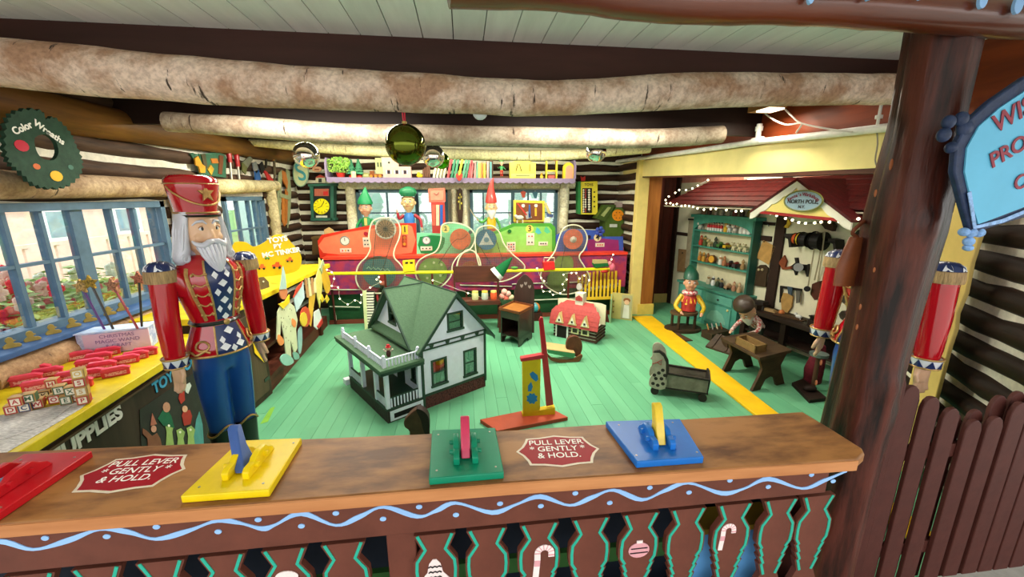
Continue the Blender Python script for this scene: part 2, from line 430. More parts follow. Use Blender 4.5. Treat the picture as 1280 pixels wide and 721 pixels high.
blue_frame = mat('506a80', .5, .15, 12, bump=.1); teal_frame = mat('4d6b78', .5, .15, 12, bump=.1)
yy = [aX(px, 258, LX).y for px in (3, 50, 139, 168)]
window('window_1', 'x', W1[0], W1[1], W1[2], W1[3], LX - .02, [(2.0, .02), (yy[0], .022), (yy[1], .022), (2.79, .085), (yy[2], .022), (yy[3], .022)], [1.335], .05, blue_frame)
window('window_2', 'x', W2[0], W2[1], W2[2], W2[3], LX - .02, [4.62, 4.85, (5.0, .03)], [1.35], .05, blue_frame)
S('window_sill', G().b2((LX - .06, 1.8, .925), (LX + .14, 3.5, .955)), mat('3c5f92', .45, .15, 14, bump=.05), bev=.004)

# back wall
g = G()
WB1 = (-1.533, -.215, 1.03, 1.80); WB2 = (.117, 1.473, 1.0, 1.80)
def wally(g, y0, y1, xa, xb, za, zb, holes):
    xs = sorted({xa, xb, *[h[0] for h in holes], *[h[1] for h in holes]})
    for p, q in zip(xs, xs[1:]):
        hs = [h for h in holes if h[0] <= p + 1e-6 and h[1] >= q - 1e-6]
        if hs: h = hs[0]; g.b2((p, y0, za), (q, y1, h[2])); g.b2((p, y0, h[3]), (q, y1, zb))
        else: g.b2((p, y0, za), (q, y1, zb))
wally(g, BY + .04, BY + .15, LX - .1, 2.62, 0, CZ, [WB1, WB2])
wall_b = S('wall_back', g, mat('f0ecd4', .9, .08, 18, bump=.5))
zs = [.07 + k * .147 for k in range(16)]
for k, z in enumerate(zs):
    segs = [(LX, 2.55)]
    if .95 < z < 1.86: segs = [(LX, -1.66), (1.62, 2.55)]
    elif z > 2.3: continue
    for a, b in segs:
        seed += 1; log('log', (a, BY + .055, z), (b, BY + .055, z), .054, brown_log, wall_b, wob=.007, seed=seed)
cb = birch('fbf6d8', 'e4dab0', '8f8058', 'x'); cbz = birch('fbf6d8', 'e4dab0', '8f8058', 'z')
rafter([(-1.75, 6.13, 1.865), (-.2, 6.12, 1.86), (1.72, 6.13, 1.875)], [.06, .062, .055], cb, 21)
rafter([(-1.61, 6.14, .95), (-1.6, 6.14, 1.85)], [.075, .065], cbz, 22)
rafter([(-.12, 6.13, .95), (-.12, 6.13, 1.82)], [.045, .045], cbz, 23)
rafter([(.03, 6.13, .95), (.03, 6.13, 1.82)], [.045, .05], cbz, 24)
rafter([(1.56, 6.14, .95), (1.57, 6.14, 1.86)], [.07, .075], cbz, 25)
xb = [aY(px, 250, BY).x for px in (484, 521, 540)]
window('window_3', 'y', WB1[0], WB1[1], WB1[2], WB1[3], BY, [xb[0], (xb[1], .05), xb[2]], [aY(500, 266, BY).z], .05, teal_frame, (.86, .96, .95), .2)
xb = [aY(px, 250, BY).x for px in (604, 641, 660, 676)]
window('window_4', 'y', WB2[0], WB2[1], WB2[2], WB2[3], BY, [xb[0], (xb[1], .05), (xb[2], .02), (xb[3], .02)], [aY(600, 266, BY).z], .05, teal_frame, (.86, .96, .95), .2)

# door jamb boards at the alcove and alcove far end
def post_g(xa, xb, ya, yb, z0, z1): return G().b2((xa, ya, z0), (xb, yb, z1))
S('wall_partition', G().b2((2.47, 5.46, 0), (2.5, 6.3, CZ)), mat('e4dec8', .9, .1, 18, bump=.4))
wp_ = D.objects['wall_partition']
for k in range(16): log('log', (2.46, 5.48, .07 + k * .147), (2.46, 6.2, .07 + k * .147), .05, brown_log, wp_, seed=300 + k)
S('door_jamb', post_g(2.40, 2.56, 5.36, 5.46, 0, 2.2), mat('e6cf7e', .5, .08, 6, bump=.05), bev=.006)
S('trim_1', post_g(2.56, 2.74, 5.36, 5.5, 0, 2.2), wood('a8692c', '7c461a', 'z', 12, .45, .1))
S('trim_2', post_g(2.52, 2.76, 5.34, 5.37, 0, .16), mat('e0c25c', .5))
g = G(); g.b2((2.56, 6.0, 0), (3.6, 6.06, CZ)); wal = S('wall_alcove_end', g, mat('2a120c', .9))
x = 2.52
while x < 3.35:
    ob('plank', G().b2((x + .003, 5.98, .16), (x + .117, 6.0, 2.35)), wood('5c2418', '3e160e', 'z', 10, .5, .1), wal); x += .12
S('baseboard_alcove', G().b2((2.58, 5.96, 0), (3.4, 5.985, .15)), mat('c9b06a', .6))
S('wall_partition', G().b2((2.74, 5.44, 0), (2.8, 6.0, CZ)), wood('5c2418', '3e160e', 'z', 10, .5, .1))

# header over the alcove opening
hp = [aX(779, 204, 2.45), aX(779, 221, 2.45), aX(960, 216.5, 2.45), aX(1125, 208.5, 2.45), aX(1125, 157, 2.45), aX(960, 180, 2.45)]
g = G(); g.slab([hp[0], hp[1], hp[2], hp[3], hp[4], hp[5]], (.05, 0, 0)); S('header_board', g, mat('e6d48c', .5, .06, 5, bump=.05))
g = G(); g.slab([hp[1] + Vector((.002, 0, 0)), hp[2] + Vector((.002, 0, 0)), hp[3] + Vector((.002, 0, 0)), hp[3] + Vector((.002, 0, -.03)), hp[2] + Vector((.002, 0, -.026)), hp[1] + Vector((.002, 0, -.012))], (.2, 0, 0)); S('header_soffit', g, wood('5c2c14', '3a1a0c', 'y'))
# red-brown boards above the header
g = G(); g.slab([Vector((2.47, 6.1, 2.2)), Vector((2.47, 1.3, 2.05)), Vector((2.47, 1.3, CZ)), Vector((2.47, 6.1, CZ))], (.04, 0, 0)); S('wall_above_header', g, wood('8a3a16', '5c220c', 'y', 9, .5, .2))

# alcove right wall, slightly turned: cream plaster with dark timbers
AP = Vector((3.72, 3.4, 0)); AN = Vector((1, .154, 0)).normalized(); AT = Vector((-.154, 1, 0)).normalized()   # AT runs away from the camera
def aw(t, z, d=0): return AP + AT * t - AN * d + Vector((0, 0, z))
def awbox(g, t0, t1, z0, z1, d0, d1):
    pts = [aw(t0, z0, d0), aw(t1, z0, d0), aw(t1, z0, d1), aw(t0, z0, d1)]; return g.slab(pts, (0, 0, z1 - z0))
S('wall_alcove', awbox(G(), -.5, 2.75, 0, 1.9, -.06, 0), mat('d9d3b8', .85, .08, 6, bump=.2))
for px, w_ in ((840, .07), (972, .06)):
    pt = aP(px, 320, AP, AN); t = (pt - AP).dot(AT); S('timber', awbox(G(), t - w_, t + w_, 0, 2.0, 0, .03), mat('2c1a12', .7, .2, 14, bump=.3), bev=.003)
def tz(px, py, d=0):
    pt = aP(px, py, AP - AN * d, AN); return (pt - AP).dot(AT), pt.z
for (px0, px1, py, h) in ((942, 966, 294, .05), (942, 966, 377, .04), (846, 866, 290, .04), (946, 970, 277, .03)):
    t0, z0 = tz(px0, py); t1, _ = tz(px1, py); S('timber', awbox(G(), min(t0, t1), max(t0, t1), z0 - h, z0 + h * .2, 0, .02), mat('2c1a12', .7, .2, 14, bump=.3))
# skylight strip and pinkish boards above the canopy, seen below the header
g = G(); awbox(g, -.9, 2.75, 1.9, CZ, -.1, -.04); S('wall_alcove_upper', g, mat('c88a78', .7, .25, 30, bump=.2, stretch=(1, 6, .2)))


# right log wall, running away from the gate to the alcove
RW0 = Vector((2.55, 1.32, 0)); RW1 = Vector((3.78, 3.45, 0)); rd = (RW1 - RW0).normalized(); rn = Vector((-rd.y, rd.x, 0))
S('wall_right', G().slab([RW0 - rn * .022, RW1 - rn * .022, RW1 - rn * .12, RW0 - rn * .12], (0, 0, CZ)), chink_w)
wr_ = [o for o in D.objects if o.name == 'wall_right'][0]
for k in range(15):
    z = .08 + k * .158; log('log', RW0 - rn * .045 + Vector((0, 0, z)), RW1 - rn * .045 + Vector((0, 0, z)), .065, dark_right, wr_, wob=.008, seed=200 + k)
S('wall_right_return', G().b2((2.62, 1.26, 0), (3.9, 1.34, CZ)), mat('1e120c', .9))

# front eave beam with painted icicle drips
rafter([aY(560, -22, 1.12), aY(700, -14, 1.15), aY(830, 3, 1.15), aY(1000, 6, 1.15), aY(1110, 12, 1.15), aY(1290, 26, 1.15), aY(1400, 30, 1.15)], [.055, .05, .048, .05, .052, .05, .05], wood('6a2f14', '3c170a', 'x', 12, .3, .3, .3), 31, name='eave_beam')
g = G()
for px, py, r in ((1013, -2, .014), (1085, -4, .01), (1228, 0, .022), (1272, 6, .024), (1150, -6, .012)):
    c = aY(px, py, 1.085); g.loft([(-.004, 0, 0, r * .6, r), (.004, 0, 0, r * .6, r)], 14, Euler((R(90), 0, 0)).to_matrix(), c)
S('painted_drips', g, mat('8fb8e8', .4))
# ================================================================ counter, lever boxes, post, gate fence
def ribbon(g, path, wd, off=(0, -.002, 0), nrm=(0, 1, 0)):
    P = [Vector(p) for p in path]; nrm = Vector(nrm).normalized(); L_, R_ = [], []
    for i, p in enumerate(P):
        t = (P[min(i + 1, len(P) - 1)] - P[max(i - 1, 0)]).normalized(); s = t.cross(nrm).normalized() * (wd / 2 if not isinstance(wd, (list, tuple)) else wd[i] / 2)
        L_.append(p + s); R_.append(p - s)
    off = Vector(off); n = len(P); base = len(g.v)
    g.v += L_ + R_ + [p + off for p in L_] + [p + off for p in R_]
    for i in range(n - 1):
        a, b, c, d = base + i, base + i + 1, base + n + i + 1, base + n + i
        g.f += [[a, b, c, d], [a + 2 * n, d + 2 * n, c + 2 * n, b + 2 * n], [a, a + 2 * n, b + 2 * n, b], [d, c, c + 2 * n, d + 2 * n]]
    for i in (0, n - 1): g.f.append([base + i, base + n + i, base + 3 * n + i, base + 2 * n + i])
    return g
CT = .95
ctop = mat('a26e3c', .5, 0, 9, bump=.2, stretch=(.4, 1.2, 1), c2='5e3618', spec=.35, thr=(.36, .6))
cedge = wood('c98a58', 'a86a3c', 'x', 14, .5, .08)
cbrown = mat('643629', .55, .16, 9, bump=.2)
turq = mat('28a58c', .45, .08, 12, bump=.03); lblue = mat('93bdee', .45, .06, 12, bump=.03)
counter = T('counter', 'long wooden counter with brown cut-out front along the near edge', 'counter', (0, 1.05, 0))
fr = [aZ(-160, 668, CT), aZ(0, 655, CT), aZ(640, 603, CT), aZ(1072, 574, CT), aZ(1081, 566, CT), aZ(1078, 560, CT), aZ(1035, 533, CT), aZ(1003, 514, CT), aZ(640, 537, CT), aZ(100, 560, CT), aZ(-160, 572, CT)]
fr = [Vector((p.x, max(.86, p.y), p.z)) for p in fr]
ob('worktop', G().slab(fr, (0, 0, -.034)), ctop, counter, bev=.006, world=True)
ob('front_edge', G().slab([fr[0] + Vector((0, -.004, -.003)), fr[2] + Vector((0, -.004, -.003)), fr[3] + Vector((0, -.004, -.003)), fr[3] + Vector((0, .0, -.003)), fr[2], fr[0] + Vector((0, .0, -.003))], (0, 0, -.032)), cedge, counter, world=True, label='pale orange sanded front edge')
YA = .935
AB = .80
ob('apron', G().b2((-1.7, YA, AB), (1.10, YA + .02, .916)), cbrown, counter, bev=.003, world=True)
wave = [(-70, 700), (-40, 690), (0, 676), (42, 686), (85, 675), (125, 661), (160, 664), (195, 673), (235, 663), (272, 650), (300, 653), (328, 660), (345, 655), (377, 641), (420, 656), (450, 645), (480, 633), (522, 645), (545, 638), (570, 628), (615, 640), (645, 630), (675, 620), (712, 631), (740, 621), (767, 612), (802, 624), (830, 613), (860, 603), (902, 616), (930, 610), (960, 598), (1002, 610), (1030, 600), (1058, 588)]
wpts = smoothpath([aY(a, b, YA) for a, b in wave], 5)
ww = [.011 + .004 * math.sin(i * .7) for i in range(len(wpts))]
ob('painted_wave', ribbon(G(), wpts, ww), lblue, counter, world=True)
dots = [(57, 672), (134, 670), (196, 658), (273, 664), (323, 649), (377, 657), (420, 641), (479, 648), (524, 633), (570, 643), (625, 629), (676, 632), (719, 616), (762, 628), (812, 609), (861, 615), (912, 600), (960, 608), (1014, 593), (1041, 601)]
g = G()
for a, b in dots:
    c = aY(a, b, YA); r = .0085; ob('painted_dot', G().prism([(c.x + r * math.cos(t * .5236), c.z + r * .8 * math.sin(t * .5236)) for t in range(12)], YA - .002, YA), lblue, counter, world=True)
# cut-out boards
half = [(.057, 0), (.057, -.004), (.037, -.050), (.0615, -.09), (.0635, -.12), (.0615, -.155), (.050, -.175), (.055, -.178), (.044, -.205), (.049, -.208), (.037, -.235), (.043, -.238), (.030, -.28), (.05, -.33), (.055, -.45)]
bal_out = [(x, z) for x, z in half] + [(-x, z) for x, z in reversed(half)]
bal_me = None; paint_me = None
gaps = [aY(px, py, YA).x for px, py in ((75, 715), (160, 705), (235, 698), (315, 690), (392, 682))]
lft = [(a + b) / 2 for a, b in zip(gaps, gaps[1:])]
gaps2 = [aY(px, py, YA).x for px, py in ((575, 668), (642, 662), (707, 655), (771, 650), (833, 644), (890, 638), (950, 632), (1005, 627))]
rgt = [(a + b) / 2 for a, b in zip(gaps2, gaps2[1:])]
dl = (gaps[-1] - gaps[0]) / 4
cent = [lft[0] - dl * 2, lft[0] - dl, *lft, lft[-1] + dl, gaps2[0] - .07, *rgt, gaps2[-1] + .055]
BALS = cent
for i, cx in enumerate(cent):
    if bal_me is None:
        o = ob('baluster', G().prism(bal_out, 0, .018), cbrown, counter); bal_me = o.data
        g = G()
        for s in (-1, 1):
            ins = [(s * (x - .0095), -.001 if k == 0 else YZ) for k, (x, YZ) in enumerate(half[1:13])]
            ribbon(g, [(x, 0, z) for x, z in ins], .0085)
        p = ob('painted_outline', g, turq, o); paint_me = p.data
    else:
        o = link('baluster', bal_me, None, counter); p = link('painted_outline', paint_me, None, o)
    o.location = (cx, YA + .004 - 1.05, AB - .014)
    sc_ = 1.0
ob('rail', G().b2((-1.7, YA, .28), (1.12, YA + .03, .36)), cbrown, counter, world=True)
ob('foot_board', G().b2((-1.7, YA + .03, .0), (1.12, YA + .05, .3)), cbrown, counter, world=True)
ob('post', G().b2((-.235, YA + .016, 0), (-.155, YA + .07, .916)), cbrown, counter, bev=.004, world=True)
ob('end_panel', G().b2((1.075, YA + .02, 0), (1.10, 1.13, .916)), cbrown, counter, world=True)
ob('back_panel', G().b2((-1.7, 1.12, .02), (1.07, 1.135, .912)), mat('1c2430', .7, .3, 5), counter, world=True)
ob('back_rail', G().b2((-1.7, 1.10, .44), (1.07, 1.12, .50)), mat('3c6c34', .6), counter, world=True)
# painted cut-outs on the boards
pinkp = mat('f0dcd8', .5, .06, 30); pinks = mat('d79aa0', .5, .1, 30); blackp = mat('1c1818', .5); whitep = mat('f2efe8', .5, .04)
def cane(cx, cz, s, flip, nm='painted_candy_cane'):
    g = G(); k = -1 if flip else 1
    path = [(cx - k * .004 * s, YA + .003, cz - .075 * s), (cx, YA + .003, cz - .02 * s)] + [(cx + k * (.018 * s - .018 * s * math.cos(a)), YA + .003, cz + .018 * s * math.sin(a)) for a in [R(t) for t in range(0, 181, 20)]]
    path.append((path[-1][0], YA + .003, path[-1][2] - .012 * s))
    o = ob(nm, ribbon(G(), path, .0155 * s), pinkp, counter, world=True)
    g = G(); sp = smoothpath(path, 3)
    for i in range(2, len(sp) - 1, 4): ribbon(g, [sp[i], sp[i + 1]], .0155 * s, (0, -.0008, 0))
    for v in g.v: v.y -= .0018
    ob('stripes', g, pinks, o, world=True); return o
c = aY(672, 693, YA); cane(c.x, c.z, 1.15, 0)
c = aY(905, 664, YA); cane(c.x, c.z, .95, 0)
c = aY(799, 688, YA)
o = ob('painted_ornament', G().prism([(c.x + .033 * math.cos(t * .35), c.z + .027 * math.sin(t * .35)) for t in range(18)], YA + .001, YA + .003), pinks, counter, world=True)
ob('stripes', G().b2((c.x - .026, YA - .0006, c.z + .006), (c.x + .026, YA + .001, c.z + .009)).b2((c.x - .028, YA - .0006, c.z - .01), (c.x + .028, YA + .001, c.z - .007)), blackp, o, world=True)
ob('painted_cap', G().b2((c.x - .009, YA, c.z + .026), (c.x + .009, YA + .003, c.z + .035)), pinkp, counter, world=True)
c = aY(544, 716, YA)
ob('painted_bell', G().prism([(c.x + a, c.z + b) for a, b in ((-.045, -.03), (-.022, .0), (-.016, .03), (-.005, .045), (.005, .045), (.016, .03), (.022, 0), (.045, -.03))], YA + .001, YA + .003), pinkp, counter, world=True)
o = ob('painted_bell_marks', G(), blackp, counter)
D.objects.remove(o)
g = G()
for k in range(3): ribbon(g, [(c.x - .018 + .006 * j, YA, c.z + .02 - .018 * k + (.004 if j % 2 else 0)) for j in range(7)], .003)
ob('painted_marks', g, blackp, counter, world=True)
c = aY(358, 722, YA)
ob('painted_mitten', G().prism([(c.x + .03 * math.cos(t * .35), c.z + .02 * math.sin(t * .35)) for t in range(18)], YA + .001, YA + .003), pinkp, counter, world=True)
# what is stored under the counter
for px0, px1, col, nm in ((845, 935, '5f9fd8', 'light blue'),):
    a = aY(px0, 690, 1.1); b = aY(px1, 690, 1.1)
    o = T('storage_bin', nm + ' wooden storage bin under the counter behind the cut-out front', 'bin', ((a.x + b.x) / 2, 1.045, 0))
    hw = (b.x - a.x) / 2
    ob('body', G().box((0, 0, .31), (2 * hw, .08, .62)), mat(col, .6), o, bev=.004); ob('lid', G().box((0, 0, .63), (2 * hw + .01, .09, .02)), mat('a9892c', .6), o)

def lever_box(label, cFL, cFR, cBR, cBL, col, lcol, tip, tilt, th=.022, lever=True, lw=.026):
    zt = CT + th
    q = [aZ(*p, zt) for p in (cFL, cFR, cBR, cBL)]
    ctr = sum(q, Vector()) / 4; ctr.z = CT
    o = T('lever_box', label, 'lever box', ctr, 0, 'painted lever boxes on the counter')
    m = mat(col, .34, .08, 14, bump=.05, spec=.35)
    ob('base_board', G().slab(q, (0, 0, -th + .0005)), m, o, bev=.003, world=True)
    u = (q[1] - q[0] + q[2] - q[3]) / 2; v = (q[3] - q[0] + q[2] - q[1]) / 2; mid = sum(q, Vector()) / 4
    uw = u.normalized(); vw = v.normalized(); wd = u.length; dp = v.length
    prof = [(-.42, 0), (-.42, .020), (-.36, .028), (-.2, .028), (-.15, .036), (-.02, .042), (.14, .042), (.24, .026), (.34, .016), (.40, 0)]
    for s in (-1, 1):
        off = mid + uw * (s * .026 - .0085)
        g = G().slab([off + v * (a * .72) + Vector((0, 0, b)) for a, b in prof], uw * .017)
        k = ob('bracket', g, m, o, bev=.002, world=True)
        for a in (-.2, .08): ob('peg', G().cyl(off + v * a * .72 + uw * (.0085 + s * .008) + Vector((0, 0, .02)), off + v * a * .72 + uw * (.0085 + s * .019) + Vector((0, 0, .02)), .0075, n=10), m, k, world=True)
    g = G()
    for a in (-.4, .4):
        for b in (-.38, .38): g.cyl(mid + u * a + v * b, mid + u * a + v * b + Vector((0, 0, .0012)), .003, n=8)
    ob('screw_heads', g, mat('a8a498', .4, metal=.8), o, world=True)['kind'] = 'stuff'
    if lever:
        b0 = mid - v * .16 + Vector((0, 0, .004)); tp = aP(*tip, mid + v * tilt, vw)
        ax = tp - b0
        g = G()
        n_ = ax.cross(uw).normalized() * -1   # pushes towards the camera
        w0 = .012
        pts = [b0 - n_ * 0 + vw * -.012, b0 + ax * .5 - vw * .014, tp - vw * .014, tp + Vector((0, 0, .006)), tp + vw * .012, b0 + ax * .5 + vw * .02, b0 + vw * .045]
        g.slab([p - uw * lw / 2 for p in pts], uw * lw)
        ob('lever', g, mat(lcol, .3, .12, 20, bump=.05, coat=.4), o, bev=.003, world=True, label='raised lever arm')
    return o
lever_box('green lever box with a pink lever, in the middle of the counter', (536, 598), (630, 590), (619, 534), (540, 537), '07805e', 'c83058', (581, 522), .12)
lever_box('yellow lever box with a worn blue lever in front of the toy soldier', (225, 620), (336, 612), (377, 547), (300, 550), 'e8c808', '3a5a9c', (293, 533), .22)
lever_box('blue lever box with a yellow lever, rightmost on the counter', (796, 577), (880, 571), (850, 523), (757, 526), '1a6cc0', 'ecc838', (821, 505), .12)
lever_box('red lever box cut by the left edge of the picture', (-10, 646), (-110, 652), (30, 567), (115, 563), 'b8101c', '6c9cc4', (-40, 560), .3)

def plaque(label, pl, pr, lines, rz):
    a = aZ(*pl, CT); b = aZ(*pr, CT); c = (a + b) / 2; wd = (b - a).length
    o = T('counter_sign', label, 'sign', (c.x, c.y, CT), math.atan2(b.y - a.y, b.x - a.x) + rz, 'red lever instruction signs')
    s = wd / 2
    out = [(-1, 0), (-.86, .16), (-.76, .36), (-.72, .5), (-.4, .52), (0, .6), (.4, .52), (.72, .5), (.76, .36), (.86, .16), (1, 0)]
    out = out + [(x, -y) for x, y in reversed(out[1:-1])]
    ob('film', G().prism([(x * s, y * s) for x, y in out], 0.0002, .0012, 'z'), mat('d8c9b4', .4, .1, 30), o)
    ob('panel', G().prism([(x * s * .93, y * s * .9) for x, y in out], 0.0012, .0018, 'z'), mat('98101e', .45, .12, 12, bump=.04, spec=.12), o)
    for t, y, sz in lines: text('lettering', t, sz * s, o.matrix_basis @ Vector((0, y * s, .0022)), Euler((0, 0, o.rotation_euler.z)), whitep, o, .0002, bold=.0002)
    return o
plaque('red lever sign beside the green lever box', (645, 565), (749, 561), [('PULL LEVER', .3, .26), ('* GENTLY *', .05, .26), ('& HOLD.', -.2, .26)], 0)
plaque('red lever sign between the red and yellow boxes', (100, 595), (232, 586), [('PULL LEVER', .3, .26), ('* GENTLY *', .05, .26), ('& HOLD.', -.2, .26)], 0)

# big varnished post
rnd = random.Random(5)
def post():
    g = G(); n = 40; secs = [(0, .105), (.2, .103), (.5, .103), (.8, .103), (1.1, .1), (1.35, .103), (1.6, .115), (1.75, .108), (1.95, .094), (2.2, .096), (2.45, .1)]
    lob = [(rnd.uniform(.0, .05), rnd.randint(2, 9), rnd.uniform(0, 6)) for _ in range(6)]
    zs_ = [i * 2.45 / 48 for i in range(49)]; base = 0
    for i, z in enumerate(zs_):
        for (z0, r0), (z1, r1) in zip(secs, secs[1:]):
            if z0 <= z <= z1: r = r0 + (r1 - r0) * (z - z0) / (z1 - z0)
        cx = 1.55 + .018 * math.sin((z - .8) * 2); 
        for k in range(n):
            a = 2 * math.pi * k / n; rr = r * 1.0
            for am, f, ph in lob: rr += r * am * math.sin(f * a + ph + z * .5)
            for (kz, ka, kr) in ((1.62, 4.2, .03), (1.02, 4.5, .028), (1.95, 4.4, .02), (.9, 4.9, .02), (1.75, 4.9, .02)):
                d = ((z - kz) / .05) ** 2 + ((a - ka) / .35) ** 2; rr += kr * math.exp(-d) * .6
            g.v.append(Vector((cx + rr * math.cos(a), 1.25 + rr * math.sin(a), z)))
    for i in range(48):
        for k in range(n): g.f.append([i * n + k, i * n + (k + 1) % n, (i + 1) * n + (k + 1) % n, (i + 1) * n + k])
    g.f.append(list(range(n))[::-1]); return g
S('post', post(), mat('582a20', .36, 0, 10, bump=.8, stretch=(1.6, 1.6, .2), c2='160a07', spec=.28, thr=(.40, .62)), sm=True)
p_ = [o for o in D.objects if o.name.startswith('post') and o.parent is None][0]
for (px, py, s) in ((1163, 202, 1), (1141, 241, .7), (1147, 330, .7), (1117, 395, .6), (1112, 422, .6), (1063, 470, .6), (1056, 497, .6), (1060, 700, .7), (1137, 345, .5)):
    c = aY(px, py, 1.112); c.y = 1.25 - math.sqrt(max(.0005, .104 ** 2 - (c.x - 1.56) ** 2))
    ob('bare_patch', G().sph(c, (.006 * s, .004, .019 * s), 10, 6), mat('9c5a34', .5, .2, 30), p_, sm=True)

# picket gate
fence = T('picket_fence', 'dark brown picket fence with rounded tops beside the big post', 'fence', (2.2, 1.2, 0))
fm = mat('4a231c', .6, .12, 14, bump=.2)
tops = [(1124, 468), (1141, 482), (1166, 496), (1191, 510), (1219, 525), (1246, 521), (1277, 503)]
tp = [aY(a, b, 1.20) for a, b in tops]
xs_ = [p.x for p in tp]; zs_ = [p.z for p in tp]
for k in range(4): xs_.append(xs_[-1] + .085); zs_.append(.9 + .04 * k)
xs_ = [xs_[0] - .085] + xs_; zs_ = [1.0] + zs_
for k, (x, z) in enumerate(zip(xs_, zs_)):
    hw = .038; out = [(-hw, .01), (hw, .01), (hw, z - .045), (hw * .75, z - .016), (hw * .35, z - .002), (0, z), (-hw * .35, z - .002), (-hw * .75, z - .016), (-hw, z - .045)]
    ob('picket', G().prism([(a + x - 2.2, b) for a, b in out], -.005, .013), fm, fence, bev=.003)
    if k > 0:
        ob('picket', G().prism([(a + x - 2.2 - .042, b + (.012 if b > .1 else 0)) for a, b in out], .035, .05), fm, fence, bev=.003)
for z in (.2, .68): ob('rail', G().box((.0, .024, z), (.98, .022, .06)), fm, fence)

# brown wooden piece hanging by the post, and the blue shop sign
o = T('leather_sheath', 'brown leather sheath hanging against the left of the big post', 'sheath', aY(1063, 325, 1.35))
ob('body', G().loft([(-.1, 0, 0, .052, .018), (-.03, .0, 0, .054, .02), (.05, .012, 0, .045, .02), (.09, .016, 0, .036, .018)], 16), mat('7a4224', .4, .2, 14, bump=.3), o, sm=True)
ob('strap', G().tube(smoothpath([(.0, -.01, .09), (-.03, -.015, .11), (.02, -.01, .15), (.06, 0, .13)], 5), .007, 6), mat('6c3620', .5), o, sm=True)

sg = T('shop_sign', 'blue sign with dark scalloped frame, cut by the right edge of the picture', 'sign', aY(1250, 190, 1.02))
def sgp(px, py): p = aY(px, py, 1.02); return (p.x - sg.location.x, p.z - sg.location.z)
outer = [(1196, 180), (1212, 150), (1240, 125), (1282, 96), (1330, 72), (1410, 60), (1410, 200), (1350, 235), (1280, 272), (1228, 288), (1214, 292), (1202, 250), (1193, 215)]
ob('frame', G().prism([sgp(*p) for p in outer], 0, .018), mat('22304e', .5, .25, 40, bump=.3), sg, bev=.004)
inner = [(1207, 185), (1222, 158), (1248, 135), (1284, 111), (1330, 84), (1400, 72), (1400, 190), (1345, 222), (1280, 258), (1230, 277), (1221, 280), (1212, 250), (1204, 215)]
ob('panel', G().prism([sgp(*p) for p in inner], -.004, .002), mat('5fb2d6', .5, .05, 8, bump=.04), sg)
g = G(); mdark = mat('22304e', .5, .25, 40, bump=.3)
for px, py, r in ((1190, 152, .019), (1184, 168, .02), (1193, 184, .016), (1206, 148, .02), (1210, 160, .024)): x, z = sgp(px, py); g.sph((x, .008, z), (r, .014, r), 12, 8)
ob('scroll', g, mdark, sg, sm=True)
g = G()
for px, py, r in ((1208, 290, .013), (1217, 291, .015), (1227, 291, .014), (1214, 302, .014), (1213, 310, .01)): x, z = sgp(px, py); g.sph((x, .006, z), (r, .014, r), 12, 8)
ob('drop', g, mat('7fa6d8', .6, .3, 60, bump=.4), sg, sm=True)
g = G(); ribbon(g, [(sgp(px, py)[0], -.004, sgp(px, py)[1]) for px, py in ((1209, 240), (1216, 284), (1250, 276), (1284, 262))], .012)
ob('glitter_edge', g, mat('8fb2e0', .7, .3, 80, bump=.4), sg)
mr = mat('8a2c3c', .5, .15, 40)
tilt = Euler((R(90), R(-30), 0))
for s_, px, py, sz in (('WISH', 1242, 158, .072), ('PROPS', 1238, 203, .062), ('CO', 1268, 233, .058)):
    p = aY(px, py, 1.013); text('lettering', s_, sz, p, Euler((R(90), R(-30), 0)), mr, sg, .0008, 'LEFT', bold=.0012)
ob('hanger', G().cyl((.12, .01, .05), (.12, .01, .45), .004, n=6), mat('2a2a2a', .5), sg)

# ================================================================ toy soldiers
gold = mat('b8925a', .35, .25, 40, metal=.6, bump=.3); red = mat('b00c1c', .14, .06, 8, bump=.0, coat=.8); blue = mat('12468c', .3, .08, 8, bump=.02, coat=.3)
skin = mat('dcb08c', .35, .08, 10, coat=.2); hairw = mat('c9c9d4', .3, .08, 16, bump=.15, coat=.2); black = mat('100e0e', .3, coat=.3); white = mat('dfe0e6', .3, .04, coat=.3); navy = mat('1c2c5c', .3, .1, coat=.3)
JP = [(.93, .172, .15), (.955, .176, .152), (1.0, .155, .135), (1.075, .122, .108), (1.10, .122, .108), (1.16, .14, .12), (1.24, .165, .138), (1.31, .175, .142), (1.36, .165, .13), (1.40, .12, .10), (1.425, .07, .07)]
def jr(z):
    for a, b in zip(JP, JP[1:]):
        if a[0] <= z <= b[0]:
            t = (z - a[0]) / (b[0] - a[0]); return a[1] + (b[1] - a[1]) * t, a[2] + (b[2] - a[2]) * t
    return JP[-1][1:] if z > 1 else JP[0][1:]
def js(a, z, off=.003):
    rx, ry = jr(z); return Vector(((rx + off) * math.sin(a), -(ry + off) * math.cos(a), z))
def patch(g, a0, a1, z0, z1, off, nu=10, nv=14, fa=None):
    base = len(g.v)
    for j in range(nv + 1):
        z = z0 + (z1 - z0) * j / nv; A0, A1 = fa(z) if fa else (a0, a1)
        for i in range(nu + 1): g.v.append(js(A0 + (A1 - A0) * i / nu, z, off))
    for j in range(nv):
        for i in range(nu): k = base + j * (nu + 1) + i; g.f.append([k, k + 1, k + nu + 2, k + nu + 1])
    return g
